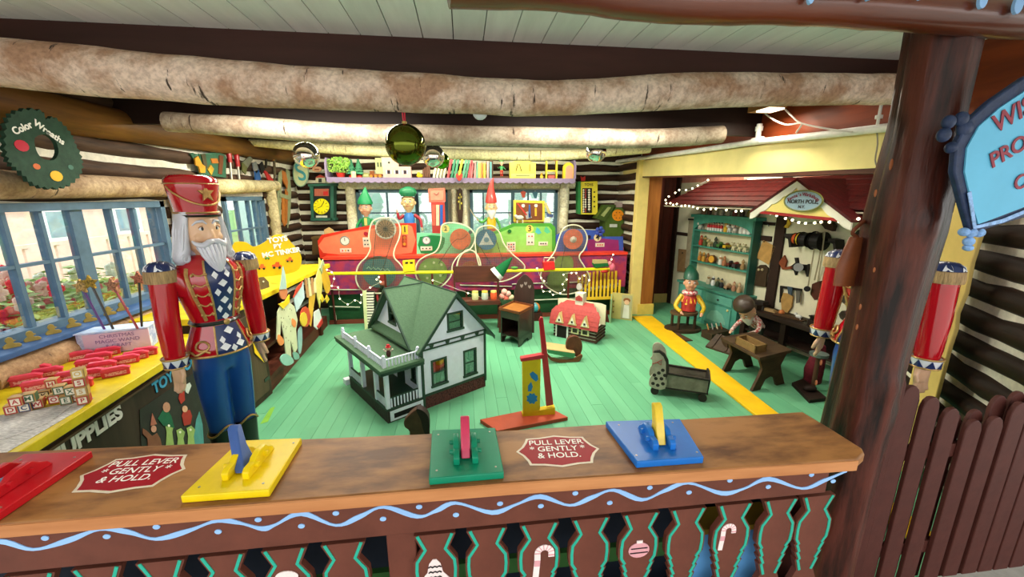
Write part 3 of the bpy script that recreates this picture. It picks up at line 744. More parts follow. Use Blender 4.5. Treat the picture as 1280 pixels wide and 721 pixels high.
def hand_g(s=1, side=1):
    g = G(); g.loft([(.0, 0, 0, .024 * s, .018 * s), (-.03 * s, 0, 0, .03 * s, .017 * s), (-.06 * s, 0, 0, .031 * s, .015 * s), (-.078 * s, 0, 0, .026 * s, .013 * s)], 12)
    for k, (x, L) in enumerate(((-.022, .046), (-.0075, .056), (.0075, .053), (.0215, .04))):
        g.tube([(x * s, 0, -.066 * s), (x * s, -.004 * s, -.08 * s - L * .35 * s), (x * s * .95, -.014 * s, -.08 * s - L * .8 * s)], [.0085 * s, .008 * s, .0065 * s], 8)
    g.tube([(-side * .022 * s, 0, -.022 * s), (-side * .038 * s, -.012 * s, -.05 * s), (-side * .034 * s, -.022 * s, -.078 * s)], [.011 * s, .0095 * s, .0075 * s], 8)
    return g
def soldier(label, loc, rz):
    t = T('toy_soldier', label, 'toy soldier', loc, rz, 'life-size nutcracker soldiers')
    ob('plinth', G().loft([(0, 0, 0, .24, .2), (.04, 0, 0, .24, .2), (.05, 0, 0, .23, .19)], 28), black, t)
    for s in (-1, 1):
        b = ob('boot', G().loft([(.05, s * .075, -.03, .062, .105), (.09, s * .075, -.025, .06, .1), (.13, s * .073, 0, .055, .065), (.25, s * .07, 0, .06, .062), (.38, s * .068, 0, .068, .066), (.50, s * .070, 0, .074, .073)], 18), black, t, sm=True)
        ob('boot_trim', G().tube([Vector((s * .070 + .076 * math.sin(a), -.075 * math.cos(a), .495 + .05 * max(0, math.cos(a)) ** 3 - .02)) for a in [k * math.pi / 12 for k in range(24)]], .006, 6, True), gold, b, sm=True)
    g = G()
    for s in (-1, 1): g.loft([(.40, s * .068, 0, .064, .062), (.55, s * .072, 0, .07, .068), (.7, s * .076, 0, .078, .078), (.85, s * .075, 0, .085, .092), (.95, s * .065, 0, .08, .09)], 20)
    g.loft([(.83, 0, 0, .10, .08), (.95, 0, 0, .14, .10), (1.0, 0, 0, .12, .09)], 20)
    ob('trousers', g, blue, t, remesh=.009, sm=True)
    j = ob('jacket', G().loft([(z, 0, 0, a, b) for z, a, b in JP], 40), red, t, sm=True)
    hw = lambda z: (-.50 - .1 * (z - 1.1), .50 + .1 * (z - 1.1)) if z > 1.09 else (-.55, .55)
    ob('waistcoat', patch(G(), 0, 0, 1.105, 1.40, .0035, fa=lambda z: (-.36 - .5 * max(0, z - 1.2), .36 + .5 * max(0, z - 1.2))), navy, j, sm=True)
    ob('waistcoat', patch(G(), 0, 0, .93, 1.075, .0035, fa=lambda z: (-.5, .5)), navy, j, sm=True)
    g = G()
    for r_ in range(7):
        zc = 1.375 - r_ * .043; da = .17
        for c_ in ((-1, 1) if r_ % 2 else (0,)):
            a = c_ * .19 if r_ % 2 else 0
            if r_ % 2 == 0 or abs(a) < .3:
                w_ = .15 if r_ % 2 == 0 else .1
                ob('diamond', G().add([js(a - w_, zc, .006), js(a, zc - .02, .0075), js(a + w_, zc, .006), js(a, zc + .02, .0075)], [(0, 1, 2, 3)]), white, j)
    for zc, a, w_ in ((1.045, 0, .2), (.97, -.25, .17), (.97, .25, .17), (1.005, -.3, .1), (1.005, .3, .1), (.955, 0, .1)):
        ob('diamond', G().add([js(a - w_, zc, .006), js(a, zc - .02, .0075), js(a + w_, zc, .006), js(a, zc + .02, .0075)], [(0, 1, 2, 3)]), white, j)
    g = G()
    for s in (-1, 1):
        g.tube([js(s * (.38 + .5 * max(0, z - 1.2)), z, .006) for z in [1.105 + .295 * k / 12 for k in range(13)]], .006, 6)
        g.tube([js(s * .52, z, .006) for z in [.93 + .145 * k / 6 for k in range(7)]], .005, 6)
        g.tube([js(s * (.9 + 1.0 * (z - 1.25)), z, .005) for z in [1.11 + .26 * k / 10 for k in range(11)]], .010, 6)
    g.tube([js(a * math.pi / 20, .932, .004) for a in range(40)], .006, 6, True)
    ob('gold_edging', g, gold, j, sm=True)['kind'] = 'stuff'
    g = G()
    for s in (-1, 1):
        for k in range(5):
            z = 1.34 - k * .05
            g.tube([js(s * (.44 + (.8 - .44) * i / 6 + .02 * 0), z + .008 - .014 * math.sin(math.pi * i / 6), .006) for i in range(7)], .0035, 5)
            g.sph(js(s * .44, z, .01), .008, 8, 6); g.sph(js(s * .82, z, .01), .008, 8, 6)
        # scrolls on the skirt
        g.tube([js(s * (.95 + .22 * math.cos(q)), .985 + .028 * math.sin(q) * (1 - q / 14), .007) for q in [k * .4 for k in range(18)]], .006, 6)
        g.tube([js(s * (.7 + .15 * k), .955 + .01 * math.sin(k * 1.7), .007) for k in range(6)], .006, 6)
    ob('braid', g, gold, j, sm=True)['kind'] = 'stuff'
    b = ob('belt', G().tube([js(a * math.pi / 20, 1.088, .004) for a in range(40)], .011, 6, True), black, t, sm=True)
    ob('buckle', G().sph(js(0, 1.088, .012), (.018, .008, .016), 12, 8), gold, b, sm=True)
    for s in (-1, 1):
        x0 = s * .228
        arm = ob('arm', G().loft([(.955, x0 * 1.06, -.01, .048, .05), (1.0, x0 * 1.06, -.01, .052, .055), (1.15, x0 * 1.04, 0, .057, .06), (1.3, x0, 0, .061, .064), (1.36, x0, 0, .062, .065), (1.375, x0, 0, .058, .06)], 22), red, t, sm=True)
        ob('shoulder', G().loft([(1.24, s * .12, 0, .06, .07), (1.33, s * .16, 0, .07, .07), (1.365, s * .19, 0, .05, .05)], 16), red, arm, sm=True)
        ob('fringe', G().loft([(1.318 + 0, x0, 0, .073, .077), (1.335, x0, 0, .075, .079), (1.372, x0, 0, .071, .075), (1.376, x0, 0, .06, .064)], 60), mat('a98c62', .6, .4, 130, metal=.2, bump=.9, stretch=(1, 1, .1)), arm)
        g = G(); n = 8
        ob('epaulet', G().loft([(1.374, x0, 0, .07, .074), (1.392, x0, 0, .062, .066), (1.408, x0, 0, .04, .044), (1.413, x0, 0, .01, .01)], 24), navy, arm, sm=True)
        for k in range(6):
            a0 = k * math.pi / 3; pts = [(x0 + .071 * math.cos(a0 + d) * q, .075 * math.sin(a0 + d) * q, zz) for d, q, zz in ((-.26, 1, 1.375), (.26, 1, 1.375), (.2, .9, 1.395), (0, .35, 1.414), (-.2, .9, 1.395))]
            g.add([Vector(p) * 1 for p in pts], [(0, 1, 2, 3, 4)])
        ob('epaulet_stripes', g, white, arm)['kind'] = 'stuff'
        cf = ob('cuff', G().loft([(.912, x0 * 1.06, -.01, .056, .058), (.955, x0 * 1.06, -.01, .062, .064)], 30), white, arm, sm=True)
        g = G()
        for k in range(8):
            a0 = k * math.pi / 4
            f_ = lambda d, zz, rr: (x0 * 1.06 + rr * math.cos(a0 + d), -.01 + (rr + .002) * math.sin(a0 + d), zz)
            g.add([f_(-.36, .915, .059), f_(0, .915, .0605), f_(.36, .915, .059), f_(0, .952, .0645)], [(0, 1, 3), (1, 2, 3)])
        ob('cuff_triangles', g, navy, cf)['kind'] = 'stuff'
        g = G()
        for zz, rr in ((.912, .057), (.957, .063)): g.tube([(x0 * 1.06 + rr * math.cos(a), -.01 + (rr + .002) * math.sin(a), zz) for a in [k * math.pi / 12 for k in range(24)]], .0045, 6, True)
        ob('cuff_trim', g, gold, cf, sm=True)
        h = ob('hand', hand_g(1.25, s).xf(Matrix.Translation((x0 * 1.06, -.012, .93)) @ Matrix.Rotation(s * R(70), 4, 'Z')), skin, t, remesh=.0045, sm=True)
    # head
    g = G().loft([(1.39, 0, 0, .05, .05), (1.43, 0, 0, .055, .06), (1.455, 0, -.012, .075, .082), (1.50, 0, -.015, .09, .098), (1.56, 0, -.012, .096, .104), (1.61, 0, 0, .095, .1), (1.64, 0, 0, .08, .085)], 28)
    g.sph((0, -.108, 1.512), (.017, .02, .016)); g.tube([(0, -.1, 1.56), (0, -.112, 1.54), (0, -.118, 1.515)], [.008, .011, .015], 8)
    for s in (-1, 1): g.sph((s * .048, -.088, 1.51), (.026, .018, .022)); g.sph((s * .013, -.108, 1.507), (.009, .011, .009)); g.sph((s * .095, .0, 1.53), (.012, .022, .03))
    hd = ob('head', g, skin, t, remesh=.0055, sm=True)
    for s in (-1, 1):
        e = ob('eye', G().sph((s * .037, -.0985, 1.552), (.0165, .009, .0105)), white, hd, sm=True)
        ob('iris', G().sph((s * .036 - .002, -.1065, 1.552), (.0075, .003, .0085)), black, e, sm=True)
        ob('eyelid', G().tube([(s * .037 + .019 * math.cos(a), -.1015 - .004 * math.sin(a), 1.552 + .0115 * math.sin(a)) for a in [R(10 + 16 * k) for k in range(11)]], .0028, 6), mat('a87858', .5), hd, sm=True)
        ob('eyebrow', G().tube([(s * .014, -.109, 1.573), (s * .032, -.108, 1.588), (s * .058, -.096, 1.584), (s * .074, -.078, 1.568)], [.004, .007, .006, .003], 8), hairw, hd, sm=True)
        mo = smoothpath([(0, -.122, 1.492), (s * .028, -.128, 1.488), (s * .055, -.118, 1.475), (s * .078, -.095, 1.482), (s * .088, -.08, 1.497)], 3)
        ob('moustache', G().tube(mo, [.012 + .007 * math.sin(math.pi * k / (len(mo) - 1)) * (1 - .3 * k / len(mo)) - (.008 * k / (len(mo) - 1)) for k in range(len(mo))], 10), hairw, hd, sm=True)
    g = G().loft([(1.345, 0, -.128, .012, .02), (1.37, 0, -.12, .034, .034), (1.42, 0, -.105, .058, .045), (1.46, 0, -.085, .072, .05), (1.485, 0, -.07, .06, .05)], 24)
    for k in range(9):
        a = R(-72 + 18 * k); x = math.sin(a)
        g.tube([(x * .07, -.075 - .055 * math.cos(a), 1.475), (x * .06, -.092 - .055 * math.cos(a), 1.43), (x * .038, -.112 - .042 * math.cos(a), 1.385), (x * .014, -.128 - .02 * math.cos(a), 1.35)], [.010, .011, .009, .004], 7)
    ob('beard', g, hairw, hd, sm=True)
    g = G().loft([(1.42, 0, .03, .075, .065), (1.48, 0, .028, .108, .088), (1.56, 0, .026, .112, .092), (1.625, 0, .01, .104, .104)], 24)
    for s in (-1, 1):
        g.loft([(1.385, s * .12, -.005, .026, .03), (1.41, s * .122, -.012, .04, .045), (1.45, s * .112, -.012, .038, .05), (1.52, s * .1, -.008, .03, .055), (1.6, s * .09, -.01, .026, .06), (1.63, s * .085, -.01, .02, .06)], 14)
        g.tube([Vector((s * (.118 + .022 * math.cos(q) * (1 - q / 12)), -.05, 1.415 + .022 * math.sin(q) * (1 - q / 12))) for q in [k * .5 for k in range(16)]], .009, 7)
        for q in range(4): g.tube([(s * (.09 + .004 * q), -.06 + .022 * q, 1.62), (s * (.112 + .004 * q), -.055 + .022 * q, 1.54), (s * (.126 + .004 * q), -.05 + .02 * q, 1.46), (s * .15, -.03 + .016 * q, 1.42)], [.006, .009, .009, .005], 7)
    ob('hair', g, hairw, hd, sm=True)
    hat = ob('hat', G().loft([(1.615, 0, -.002, .103, .106), (1.64, 0, -.002, .103, .106), (1.70, 0, -.002, .115, .118), (1.75, 0, -.004, .127, .130), (1.775, 0, 0, .126, .128), (1.795, 0, .005, .105, .105), (1.80, 0, .01, .06, .06)], 36), red, t, sm=True)
    ob('hat_brim', G().loft([(1.606, 0, -.012, .105, .118), (1.616, 0, -.012, .11, .122)], 32), black, hat)
    g = G().tube([(.106 * math.cos(a), -.002 + .109 * math.sin(a), 1.625) for a in [k * math.pi / 16 for k in range(32)]], .005, 6, True)
    g.tube([(.131 * math.sin(a) * (.97 if abs(a) > 1.2 else .93), -.002 - .130 * math.cos(a) * .93, 1.745 - .085 * math.cos(a) ** 1) for a in [R(-90 + 10 * k) for k in range(19)]], .0045, 6)
    g.tube([(.129 * math.cos(a), .13 * math.sin(a), 1.758) for a in [k * math.pi / 16 for k in range(32)]], .003, 6, True)
    ob('hat_cord', g, gold, hat, sm=True)
    st = []
    for k in range(10): a = math.pi / 2 + k * math.pi / 5; r = .042 if k % 2 == 0 else .018; st.append((r * math.cos(a), r * math.sin(a)))
    M_ = Matrix.Translation((0, -.1345, 1.715)) @ Matrix.Rotation(R(-12), 4, 'X')
    ob('hat_star', G().prism(st, 0, .012).add([(x * .3, -.006, z * .3) for x, z in st], [list(range(10))]).xf(M_), gold, hat)
    return t
s1 = soldier('red-jacketed nutcracker toy soldier with blue legs beside the left table', (-1.275, 2.12, 0), R(58))
s1.scale = (.83, .83, 1); s2_ = copy_tree(s1); s2_.scale = (.95, .95, 1); s2_.location = (2.13, 1.74, 0); s2_.rotation_euler.z = R(-76)
s2_['label'] = 'nutcracker toy soldier half hidden behind the big post'
# scalloped yellow board behind the second soldier
yb = T('scalloped_board', 'yellow scalloped board standing behind the soldier at the post', 'board', (2.74, 1.87, 0), R(60))
out = [(a * .5, b) for a, b in [(-.28, .0), (-.28, .9), (-.3, 1.0), (-.26, 1.08), (-.31, 1.2), (-.28, 1.36), (-.3, 1.5), (-.24, 1.58), (-.24, 1.75), (-.12, 1.86), (0, 1.9), (.12, 1.86), (.24, 1.75), (.24, 1.58), (.3, 1.5), (.28, 1.36), (.31, 1.2), (.26, 1.08), (.3, 1.0), (.28, .9), (.28, 0)]]
ob('panel', G().prism(out, 0, .02), mat('cdb368', .5, .08, 8), yb, bev=.004)
# ================================================================ left side: tables, toys on them, wall pieces
yel = mat('e6cf22', .4, .1, 10, bump=.08, c2='c9ae1a'); dkw = wood('3c2c22', '241812', 'z', 8, .6, .15)
def wl(px, py, x=LX + .02): return aX(px, py, x)
# --- near table
ta = [(-2.28, 1.25), (-1.60, 1.25), (-1.70, 2.46), (-1.735, 2.78), (-2.28, 2.78)]
nt = T('display_table', 'near yellow-topped display table with dark lettered front', 'table', (-1.95, 2.0, 0))
ob('tabletop', G().prism(ta, .755, .8, 'z'), yel, nt, bev=.004, world=True)
fa, fb = Vector((-1.635, 1.25, 0)), Vector((-1.765, 2.78, 0)); fd = (fb - fa).normalized(); fn = Vector((fd.y, -fd.x, 0))
ob('front_panel', G().slab([fa, fb, fb - fn * .03, fa - fn * .03], (0, 0, .755)), dkw, nt, world=True)
ob('trim', G().slab([fa + fn * .012 + Vector((0, 0, .71)), fb + fn * .012 + Vector((0, 0, .71)), fb + Vector((0, 0, .71)), fa + Vector((0, 0, .71))], (0, 0, .012)), mat('5a4230', .6), nt, world=True)
ob('side_panel', G().b2((-2.25, 2.74, 0), (-1.78, 2.77, .755)), dkw, nt, world=True)
def onf(px, py, d=.002):
    p = aP(px, py, fa + fn * d, fn); return p
RF = frame_rot(fd)
a, b = onf(80, 563), onf(157, 507)
def lett(s, px, py, pts_len, m, sz, par, d=.003): return text('lettering', s, sz, onf(px, py, d), RF, m, par, .0015, 'CENTER', bold=.004)
p0, p1 = onf(75, 572), onf(156, 517); L_ = (p1 - p0).length
lett('SUPPLIES', 113, 541, 0, mat('d8d4cc', .6), .098, nt)
text('lettering', 'TOY STORE', .088, onf(191, 487, .003), RF, mat('3c8fb4', .6), nt, .0015, 'LEFT', bold=.003)
# painted mural panel of elves, soldier and little dragons
mu = ob('mural_panel', G().slab([onf(174, 512, .001), onf(262, 452, .001), onf(262, 600, .001), onf(178, 600, .001)], fn * .002), mat('2c2a26', .6, .2, 12), nt, world=True)
def flat(nm, pts, col, par=mu, d=.005): return ob(nm, G().slab([onf(x, y, d) for x, y in pts], fn * .0012), mat(col, .6, .12, 30), par, world=True)
def blob(nm, x, y, rx, ry, col, d=.006, n=12): return flat(nm, [(x + rx * math.cos(6.283 * k / n), y + ry * math.sin(6.283 * k / n)) for k in range(n)], col, mu, d)
flat('painted_gnome', [(185, 560), (184, 548), (178, 542), (178, 535), (183, 538), (190, 545), (196, 541), (200, 548), (203, 560)], '7c4c38')
flat('painted_cone_hat', [(188, 532), (190, 516), (196, 530)], 'b06a58'); blob('painted_face', 192, 536, 3.4, 4.4, 'c9907a')
flat('painted_elf', [(197, 523), (206, 508), (214, 520), (218, 535), (204, 532)], '1f5c40'); blob('painted_face', 208, 509, 4.6, 6.5, 'b5846a')
flat('painted_soldier_coat', [(227, 520), (229, 514), (237, 512), (240, 520), (238, 530), (230, 532)], '9c2c26'); blob('painted_face', 231, 511, 3.4, 4.2, 'cfa080'); flat('painted_soldier_hat', [(223, 498), (225, 488), (230, 486), (231, 500), (226, 505)], 'a02c24')
flat('painted_ribbon', [(230, 482), (237, 478), (239, 482), (235, 492), (232, 490)], 'c4ccc4')
for (x, y) in ((212, 540), (226, 548), (239, 545)):
    flat('painted_dragon', [(x - 5, 562), (x - 4, y), (x - 6, y - 10), (x, y - 13), (x + 5, y - 8), (x + 3, y), (x + 6, 562)], '8fa860'); blob('painted_eye', x - 1, y - 8, 1.4, 1.6, 'e4e4d0')
flat('painted_figure', [(242, 545), (245, 525), (249, 514), (253, 530), (255, 560), (244, 560)], '4c8a8a')
# newspaper sheets
o = T('newspaper', 'spread newspaper at the near end of the yellow table', 'newspaper', (-1.85, 1.5, .8))
np_ = [aZ(*p, .8) for p in ((-50, 545), (0, 522), (118, 497), (100, 512), (5, 568), (-50, 590))]
nm_ = mat('b8b4b4', .8, .5, 45, bump=.1, c2='e2dedc', stretch=(1, 5, 1), thr=(.42, .55))
ob('sheet', G().slab([p + Vector((0, 0, .001)) for p in np_], (0, 0, .0015)), nm_, o, world=True)
np2 = [aZ(*p, .8) for p in ((-60, 540), (0, 520), (90, 508), (60, 530), (-20, 560))]
ob('sheet', G().slab([p + Vector((0, 0, .003)) for p in np2], (0, 0, .0015)), nm_, o, world=True)
# alphabet blocks
bw = mat('c9a068', .5, .12, 14, c2='a67c44'); BS = .041
def block(px, py, z, letter, col, where, rz=.0, top=None):
    c = aZ(px, py, z + BS / 2)
    o = T('alphabet_block', where, 'toy block', (c.x, c.y, z), rz, 'wooden alphabet blocks in rows on the newspaper')
    ob('cube', G().box((0, 0, BS / 2), (BS, BS, BS)), bw, o, bev=.003)
    fc = mat(col, .45, .1, 30)
    for M_ in (Matrix.Identity(4), Matrix.Rotation(R(90), 4, 'Z')):
        g = G(); 
        g.add([M_ @ Vector(p) for p in ((-.0175, -BS / 2 - .0006, .003), (.0175, -BS / 2 - .0006, .003), (.0175, -BS / 2 - .0006, .038), (-.0175, -BS / 2 - .0006, .038))], [(0, 1, 2, 3)])
        f_ = ob('painted_face', g, fc, o)
        if M_ == Matrix.Identity(4):
            ob('plate', G().b2((-.0135, -BS / 2 - .0010, .007), (.0135, -BS / 2 - .0006, .034)), mat('e8e0cc', .5), f_)
            text('lettering', letter, .026, Vector(o.location) + Matrix.Rotation(rz, 3, 'Z') @ Vector((0, -BS / 2 - .0012, BS / 2)), frame_rot(Matrix.Rotation(rz, 3, 'Z') @ Vector((1, 0, 0))), fc, f_, .0003, bold=.0006)
    return o
bz = .805; rz_ = R(28)
cols = {'r': 'b8383a', 'g': '4c6c50', 'b': '3c4c78', 'k': '2c2c34'}
for (px, py, lv, ch, c, wh) in ((16, 510, 0, 'D', 'r', 'red-framed letter D block, leftmost of the front row'), (33, 507, 0, 'C', 'b', 'blue-framed letter C block between the D and W blocks'), (47, 503, 0, 'W', 'r', 'red-framed letter W block in the front row'),
                            (22, 500, 1, 'A', 'r', 'red-framed letter A block stacked on the front row'), (37, 496, 1, 'M', 'g', 'green-framed letter M block stacked beside the A block'),
                            (57, 492, 0, 'K', 'k', 'black-framed letter K block behind the W block'), (66, 478, 1, 'H', 'r', 'red-framed letter H block raised behind the B block'), (75, 486, 1, 'B', 'g', 'green-framed letter B block in the middle of the heap'),
                            (70, 497, 0, 'O', 'r', 'red-framed letter O block in the middle of the front row'), (84, 498, 0, 'E', 'g', 'green-framed letter E block right of the O block'), (90, 487, 1, 'X', 'g', 'green-framed letter X block leaning beside the tower'),
                            (95, 495, 0, 'N', 'r', 'plain wood-sided block at the foot of the tower'), (105, 498, 0, 'P', 'r', 'red-framed letter P block at the bottom of the tower')):
    block(px, py, bz + lv * (BS + .0005), ch, cols[c], wh, rz_ + random.uniform(-.1, .1))
c = aZ(105, 498, bz + BS / 2)
for lv, ch, col, wh in ((1, 'S', 'c9a068', 'bare wooden block second from the bottom of the tower'), (2, 'S', 'b8383a', 'red-framed letter S block third up in the tower'), (3, 'O', 'd8b468', 'bare yellowish block on top of the tower')):
    p = proj_c = None
    o = block(105, 498, bz, ch, col, wh, rz_); o.location = (c.x + .002 * lv, c.y, bz + lv * (BS + .0005))
# red toy whistles in rows
rm = mat('cc2438', .35, .12, 20, coat=.3); rm2 = mat('e03858', .35, .12, 20, coat=.3)
w0 = None; wl_ = []
ORD = ['first', 'second', 'third', 'fourth', 'fifth', 'sixth', 'seventh', 'eighth', 'ninth', 'tenth', 'eleventh', 'twelfth', 'thirteenth', 'fourteenth', 'fifteenth', 'sixteenth', 'seventeenth', 'eighteenth', 'nineteenth', 'twentieth', 'twenty-first', 'twenty-second', 'twenty-third', 'twenty-fourth', 'twenty-fifth']
spots = [(70, 440), (82, 447), (96, 436), (100, 445), (112, 432), (45, 463), (60, 466), (77, 462), (33, 475), (48, 482), (90, 470), (112, 455), (124, 447), (135, 440), (148, 436), (128, 458), (113, 468), (145, 465), (158, 450), (170, 445), (182, 440), (152, 433), (165, 430), (178, 428), (97, 480), (128, 432), (140, 430), (120, 480 - 12)]
for i, (px, py) in enumerate(sorted(spots)):
    p = aZ(px, py, .82)
    if any((p - q).length < .056 for q in wl_) or (px > 137 and py < 440): continue
    wl_.append(p)
    if w0 is None:
        w0 = T('toy_train_whistle', '', 'toy'); ww_ = w0
        ob('body', G().b2((-.05, -.011, 0), (.05, .011, .03)), rm, w0, bev=.003)
        ob('top', G().prism([(-.055, .03), (-.045, .045), (.03, .045), (.055, .034), (.055, .03)], -.012, .012), rm2, w0, bev=.002)
        ob('label_strip', G().b2((-.038, -.0125, .008), (.038, -.011, .022)), mat('e0a8a0', .5, .5, 90, c2='c43040', thr=(.4, .5)), w0)
    else: ww_ = copy_tree(w0)
    ww_.location = (p.x, p.y, .801); ww_.rotation_euler.z = R(30) + random.uniform(-.12, .12)
    ww_.scale = (1.05, 1.15, 1.1)
    ww_['label'] = ORD[len(wl_) - 1] + ' counting from the left, of the red lettered toy bars on the yellow table'; ww_['group'] = 'red lettered toy bars on the yellow table'; ww_['category'] = 'toy'
# wand box with sign
pl, pr = aZ(150, 437, .8), aZ(212, 424, .8); wbx = T('wand_box', 'galaxy-print box with hand-written pink sign, holding star wands', 'box', (-2.07, 2.52, .801), R(18))
ob('carton', G().b2((-.16, -.05, 0), (.16, .07, .13)), mat('8fa0d0', .5, .6, 22, c2='e8ecf8', thr=(.35, .6)), wbx, bev=.003)
ob('side_print', G().b2((-.162, -.045, .01), (-.16, .06, .12)), mat('3c2038', .5, .8, 30, c2='d0607a'), wbx)
ob('lid', G().b2((-.165, -.055, .13), (.165, .075, .137)), mat('a8c8f0', .4, .3, 14, c2='e4ecff'), wbx)
cs = ob('card', G().b2((-.13, -.056, .005), (.165, -.0505, .125)), mat('dcc0d4', .7, .05), wbx)
for t_, z in (('CHRISTMAS', .105), ('MAGIC WAND', .075), ('& CRAFT', .045)):
    text('lettering', t_, .03, wbx.matrix_basis @ Vector((.02, -.0575, z)), frame_rot(Matrix.Rotation(R(18), 3, 'Z') @ Vector((1, 0, 0))), mat('8a6a9a', .7), cs, .0003)
for (p0, p1, col, sc_, nm) in (((131, 409), (104, 362), '4a2070', 'b8975c', 'purple-handled glitter star wand, leftmost in the box'), ((140, 405), (115, 357), '1c1c22', '9c8030', 'black-handled gold star wand beside the purple one'), ((171, 405), (143, 360), '8c1224', 'a8785c', 'red-handled glitter star wand leaning left in the box'), ((176, 402), (174, 352), '1c1c22', 'a86850', 'black-handled pink star wand standing upright in the box')):
    y = 2.50; a, b = aY(*p0, y), aY(*p1, y)
    o = T('star_wand', nm, 'wand', a, 0, 'star wands in the galaxy-print box')
    ob('stick', G().cyl((0, 0, -.03), b - a, .006, n=8), mat(col, .35, coat=.3), o)
    st = []
    for k in range(10): t = math.pi / 2 + k * math.pi / 5; r = .045 if k % 2 == 0 else .022; st.append((r * math.cos(t), r * math.sin(t)))
    c_ = b - a; d_ = c_.normalized() * .02 + c_
    ob('star', G().prism([(x + d_.x, z + d_.z) for x, z in st], d_.y - .012, d_.y + .004), mat(sc_, .5, .7, 120, metal=.4, bump=.8), o, bev=.003)
# wooden ducks on the sill
dk = mat('a89048', .6, .1, 14, c2='8f7a3a')
duck = [(-.04, 0), (.03, 0), (.034, .012), (.02, .026), (.012, .03), (.018, .045), (.012, .062), (-.002, .068), (-.014, .06), (-.016, .046), (-.028, .042), (-.012, .034), (-.018, .026), (-.036, .022), (-.046, .012)]
dme = None
for i, (px, py) in enumerate(((9, 418), (35, 411), (62, 403), (88, 396), (109, 390), (134, 382), (150, 378))):
    p = aX(px, py, LX + .07)
    if dme is None: o = ob('wooden_duck', G().prism([(-x, z) for x, z in duck], -.008, .008, 'x'), dk, bev=.002); dme = o.data
    else: o = link('wooden_duck', dme, None); b_ = o.modifiers.new('bevel', 'BEVEL'); b_.width = .002; b_.limit_method = 'ANGLE'
    o.location = (LX + .07, p.y, .955); o.rotation_euler.z = R(-35); o.scale = (.8, .8, .85)
    tag(o, ORD[i] + ' flat wooden duck from the left on the blue window sill', 'toy duck', 'wooden duck cut-outs on the window sill')

# --- far table (long counter) with sign and dark cabinet front
fe = [(-1.715, 2.80), (-1.70, 3.13), (-1.635, 5.06), (-2.29, 5.06), (-2.29, 2.80)]
ft = T('workbench', 'long yellow-topped workbench running to the back corner', 'workbench', (-2.0, 4.2, 0))
ob('benchtop', G().prism(fe, .85, .895, 'z'), yel, ft, bev=.004, world=True)
cab = wood('4c3c2c', '32261a', 'z', 9, .6, .2)
ca, cb_ = Vector((-1.755, 2.84, 0)), Vector((-1.715, 3.46, 0))
cdv = (cb_ - ca).normalized(); cn = Vector((cdv.y, -cdv.x, 0))
ob('cabinet', G().slab([ca, cb_, cb_ - cn * .4, ca - cn * .4], (0, 0, .85)), cab, ft, bev=.004, world=True)
dr = ob('door', G().slab([ca + cdv * .08 + cn * .014 + Vector((0, 0, .06)), cb_ - cdv * .06 + cn * .014 + Vector((0, 0, .06)), cb_ - cdv * .06 + Vector((0, 0, .06)), ca + cdv * .08 + Vector((0, 0, .06))], (0, 0, .72)), wood('5a4a36', '3c3022', 'z', 7, .6, .2), ft, bev=.004, world=True)
for z in (.16, .64): ob('hinge', G().slab([cb_ - cdv * .12 + cn * .018 + Vector((0, 0, z)), cb_ + cn * .018 - cdv * .05 + Vector((0, 0, z)), cb_ - cdv * .05 + cn * .013 + Vector((0, 0, z)), cb_ - cdv * .12 + cn * .013 + Vector((0, 0, z))], (0, 0, .03)), black, dr, world=True)
ob('arrow', G().slab([aP(px, py, ca + cn * .02, cn) for px, py in ((316, 428), (320, 436), (330, 453), (318, 441))], cn * .004), mat('e8c020', .5), ft, world=True)
ob('back_panel', G().b2((-2.25, 3.5, 0), (-2.22, 5.03, .85)), mat('161010', .8), ft, world=True)
for y in (4.1, 5.0): ob('leg', G().b2((-1.85, y - .03, 0), (-1.79, y + .03, .855)), wood('5a2c1c', '3a180e', 'z'), ft, world=True)
ob('bottom_rail', G().slab([Vector((-1.735, 3.47, 0)), Vector((-1.85, 5.38, 0)), Vector((-2.1, 5.38, 0)), Vector((-2.1, 3.47, 0))], (0, 0, .14)), wood('6a3626', '4a2216', 'y'), ft, world=True)
ob('shelf', G().b2((-2.2, 3.55, .3), (-1.86, 5.0, .33)), wood('5a2c1c', '3a180e', 'y'), ft, world=True)
# 'toys by' sign standing on the bench
sx = -2.12
pts = [(291, 306), (298, 302), (308, 303), (316, 308), (322, 307), (330, 303), (339, 296), (347, 293), (356, 294), (364, 303), (372, 312), (377, 322), (374, 336), (360, 342), (322, 347), (292, 350), (284, 330)]
sn = Vector((.55, -1, 0)).normalized(); sP = Vector((-1.95, 3.8, .895))
def os_(px, py, d=0): return aP(px, py, sP + sn * d, sn)
tsg = T('painted_sign', 'yellow cloud-shaped toy sign standing on the long workbench', 'sign', (os_(330, 345).x, os_(330, 345).y, .895))
SP = smoothpath([os_(*p) for p in pts], 3, True)
for p in SP: p.z = max(p.z, .897)
ob('board', G().slab(SP, sn * -.015), mat('dcb80c', .45, .08, 8), tsg, world=True)
RS = frame_rot(Vector((-sn.y, sn.x, 0)))
for t_, px, py, sz in (('TOYS', 347, 299.5, .066), ('BY', 347, 308, .058), ('MC TINKER', 352, 315.5, .062)):
    text('lettering', t_, sz, os_(px, py, .002), RS @ Matrix.Rotation(R(6), 4, 'Z'), whitep, tsg, .0015, bold=.0025)
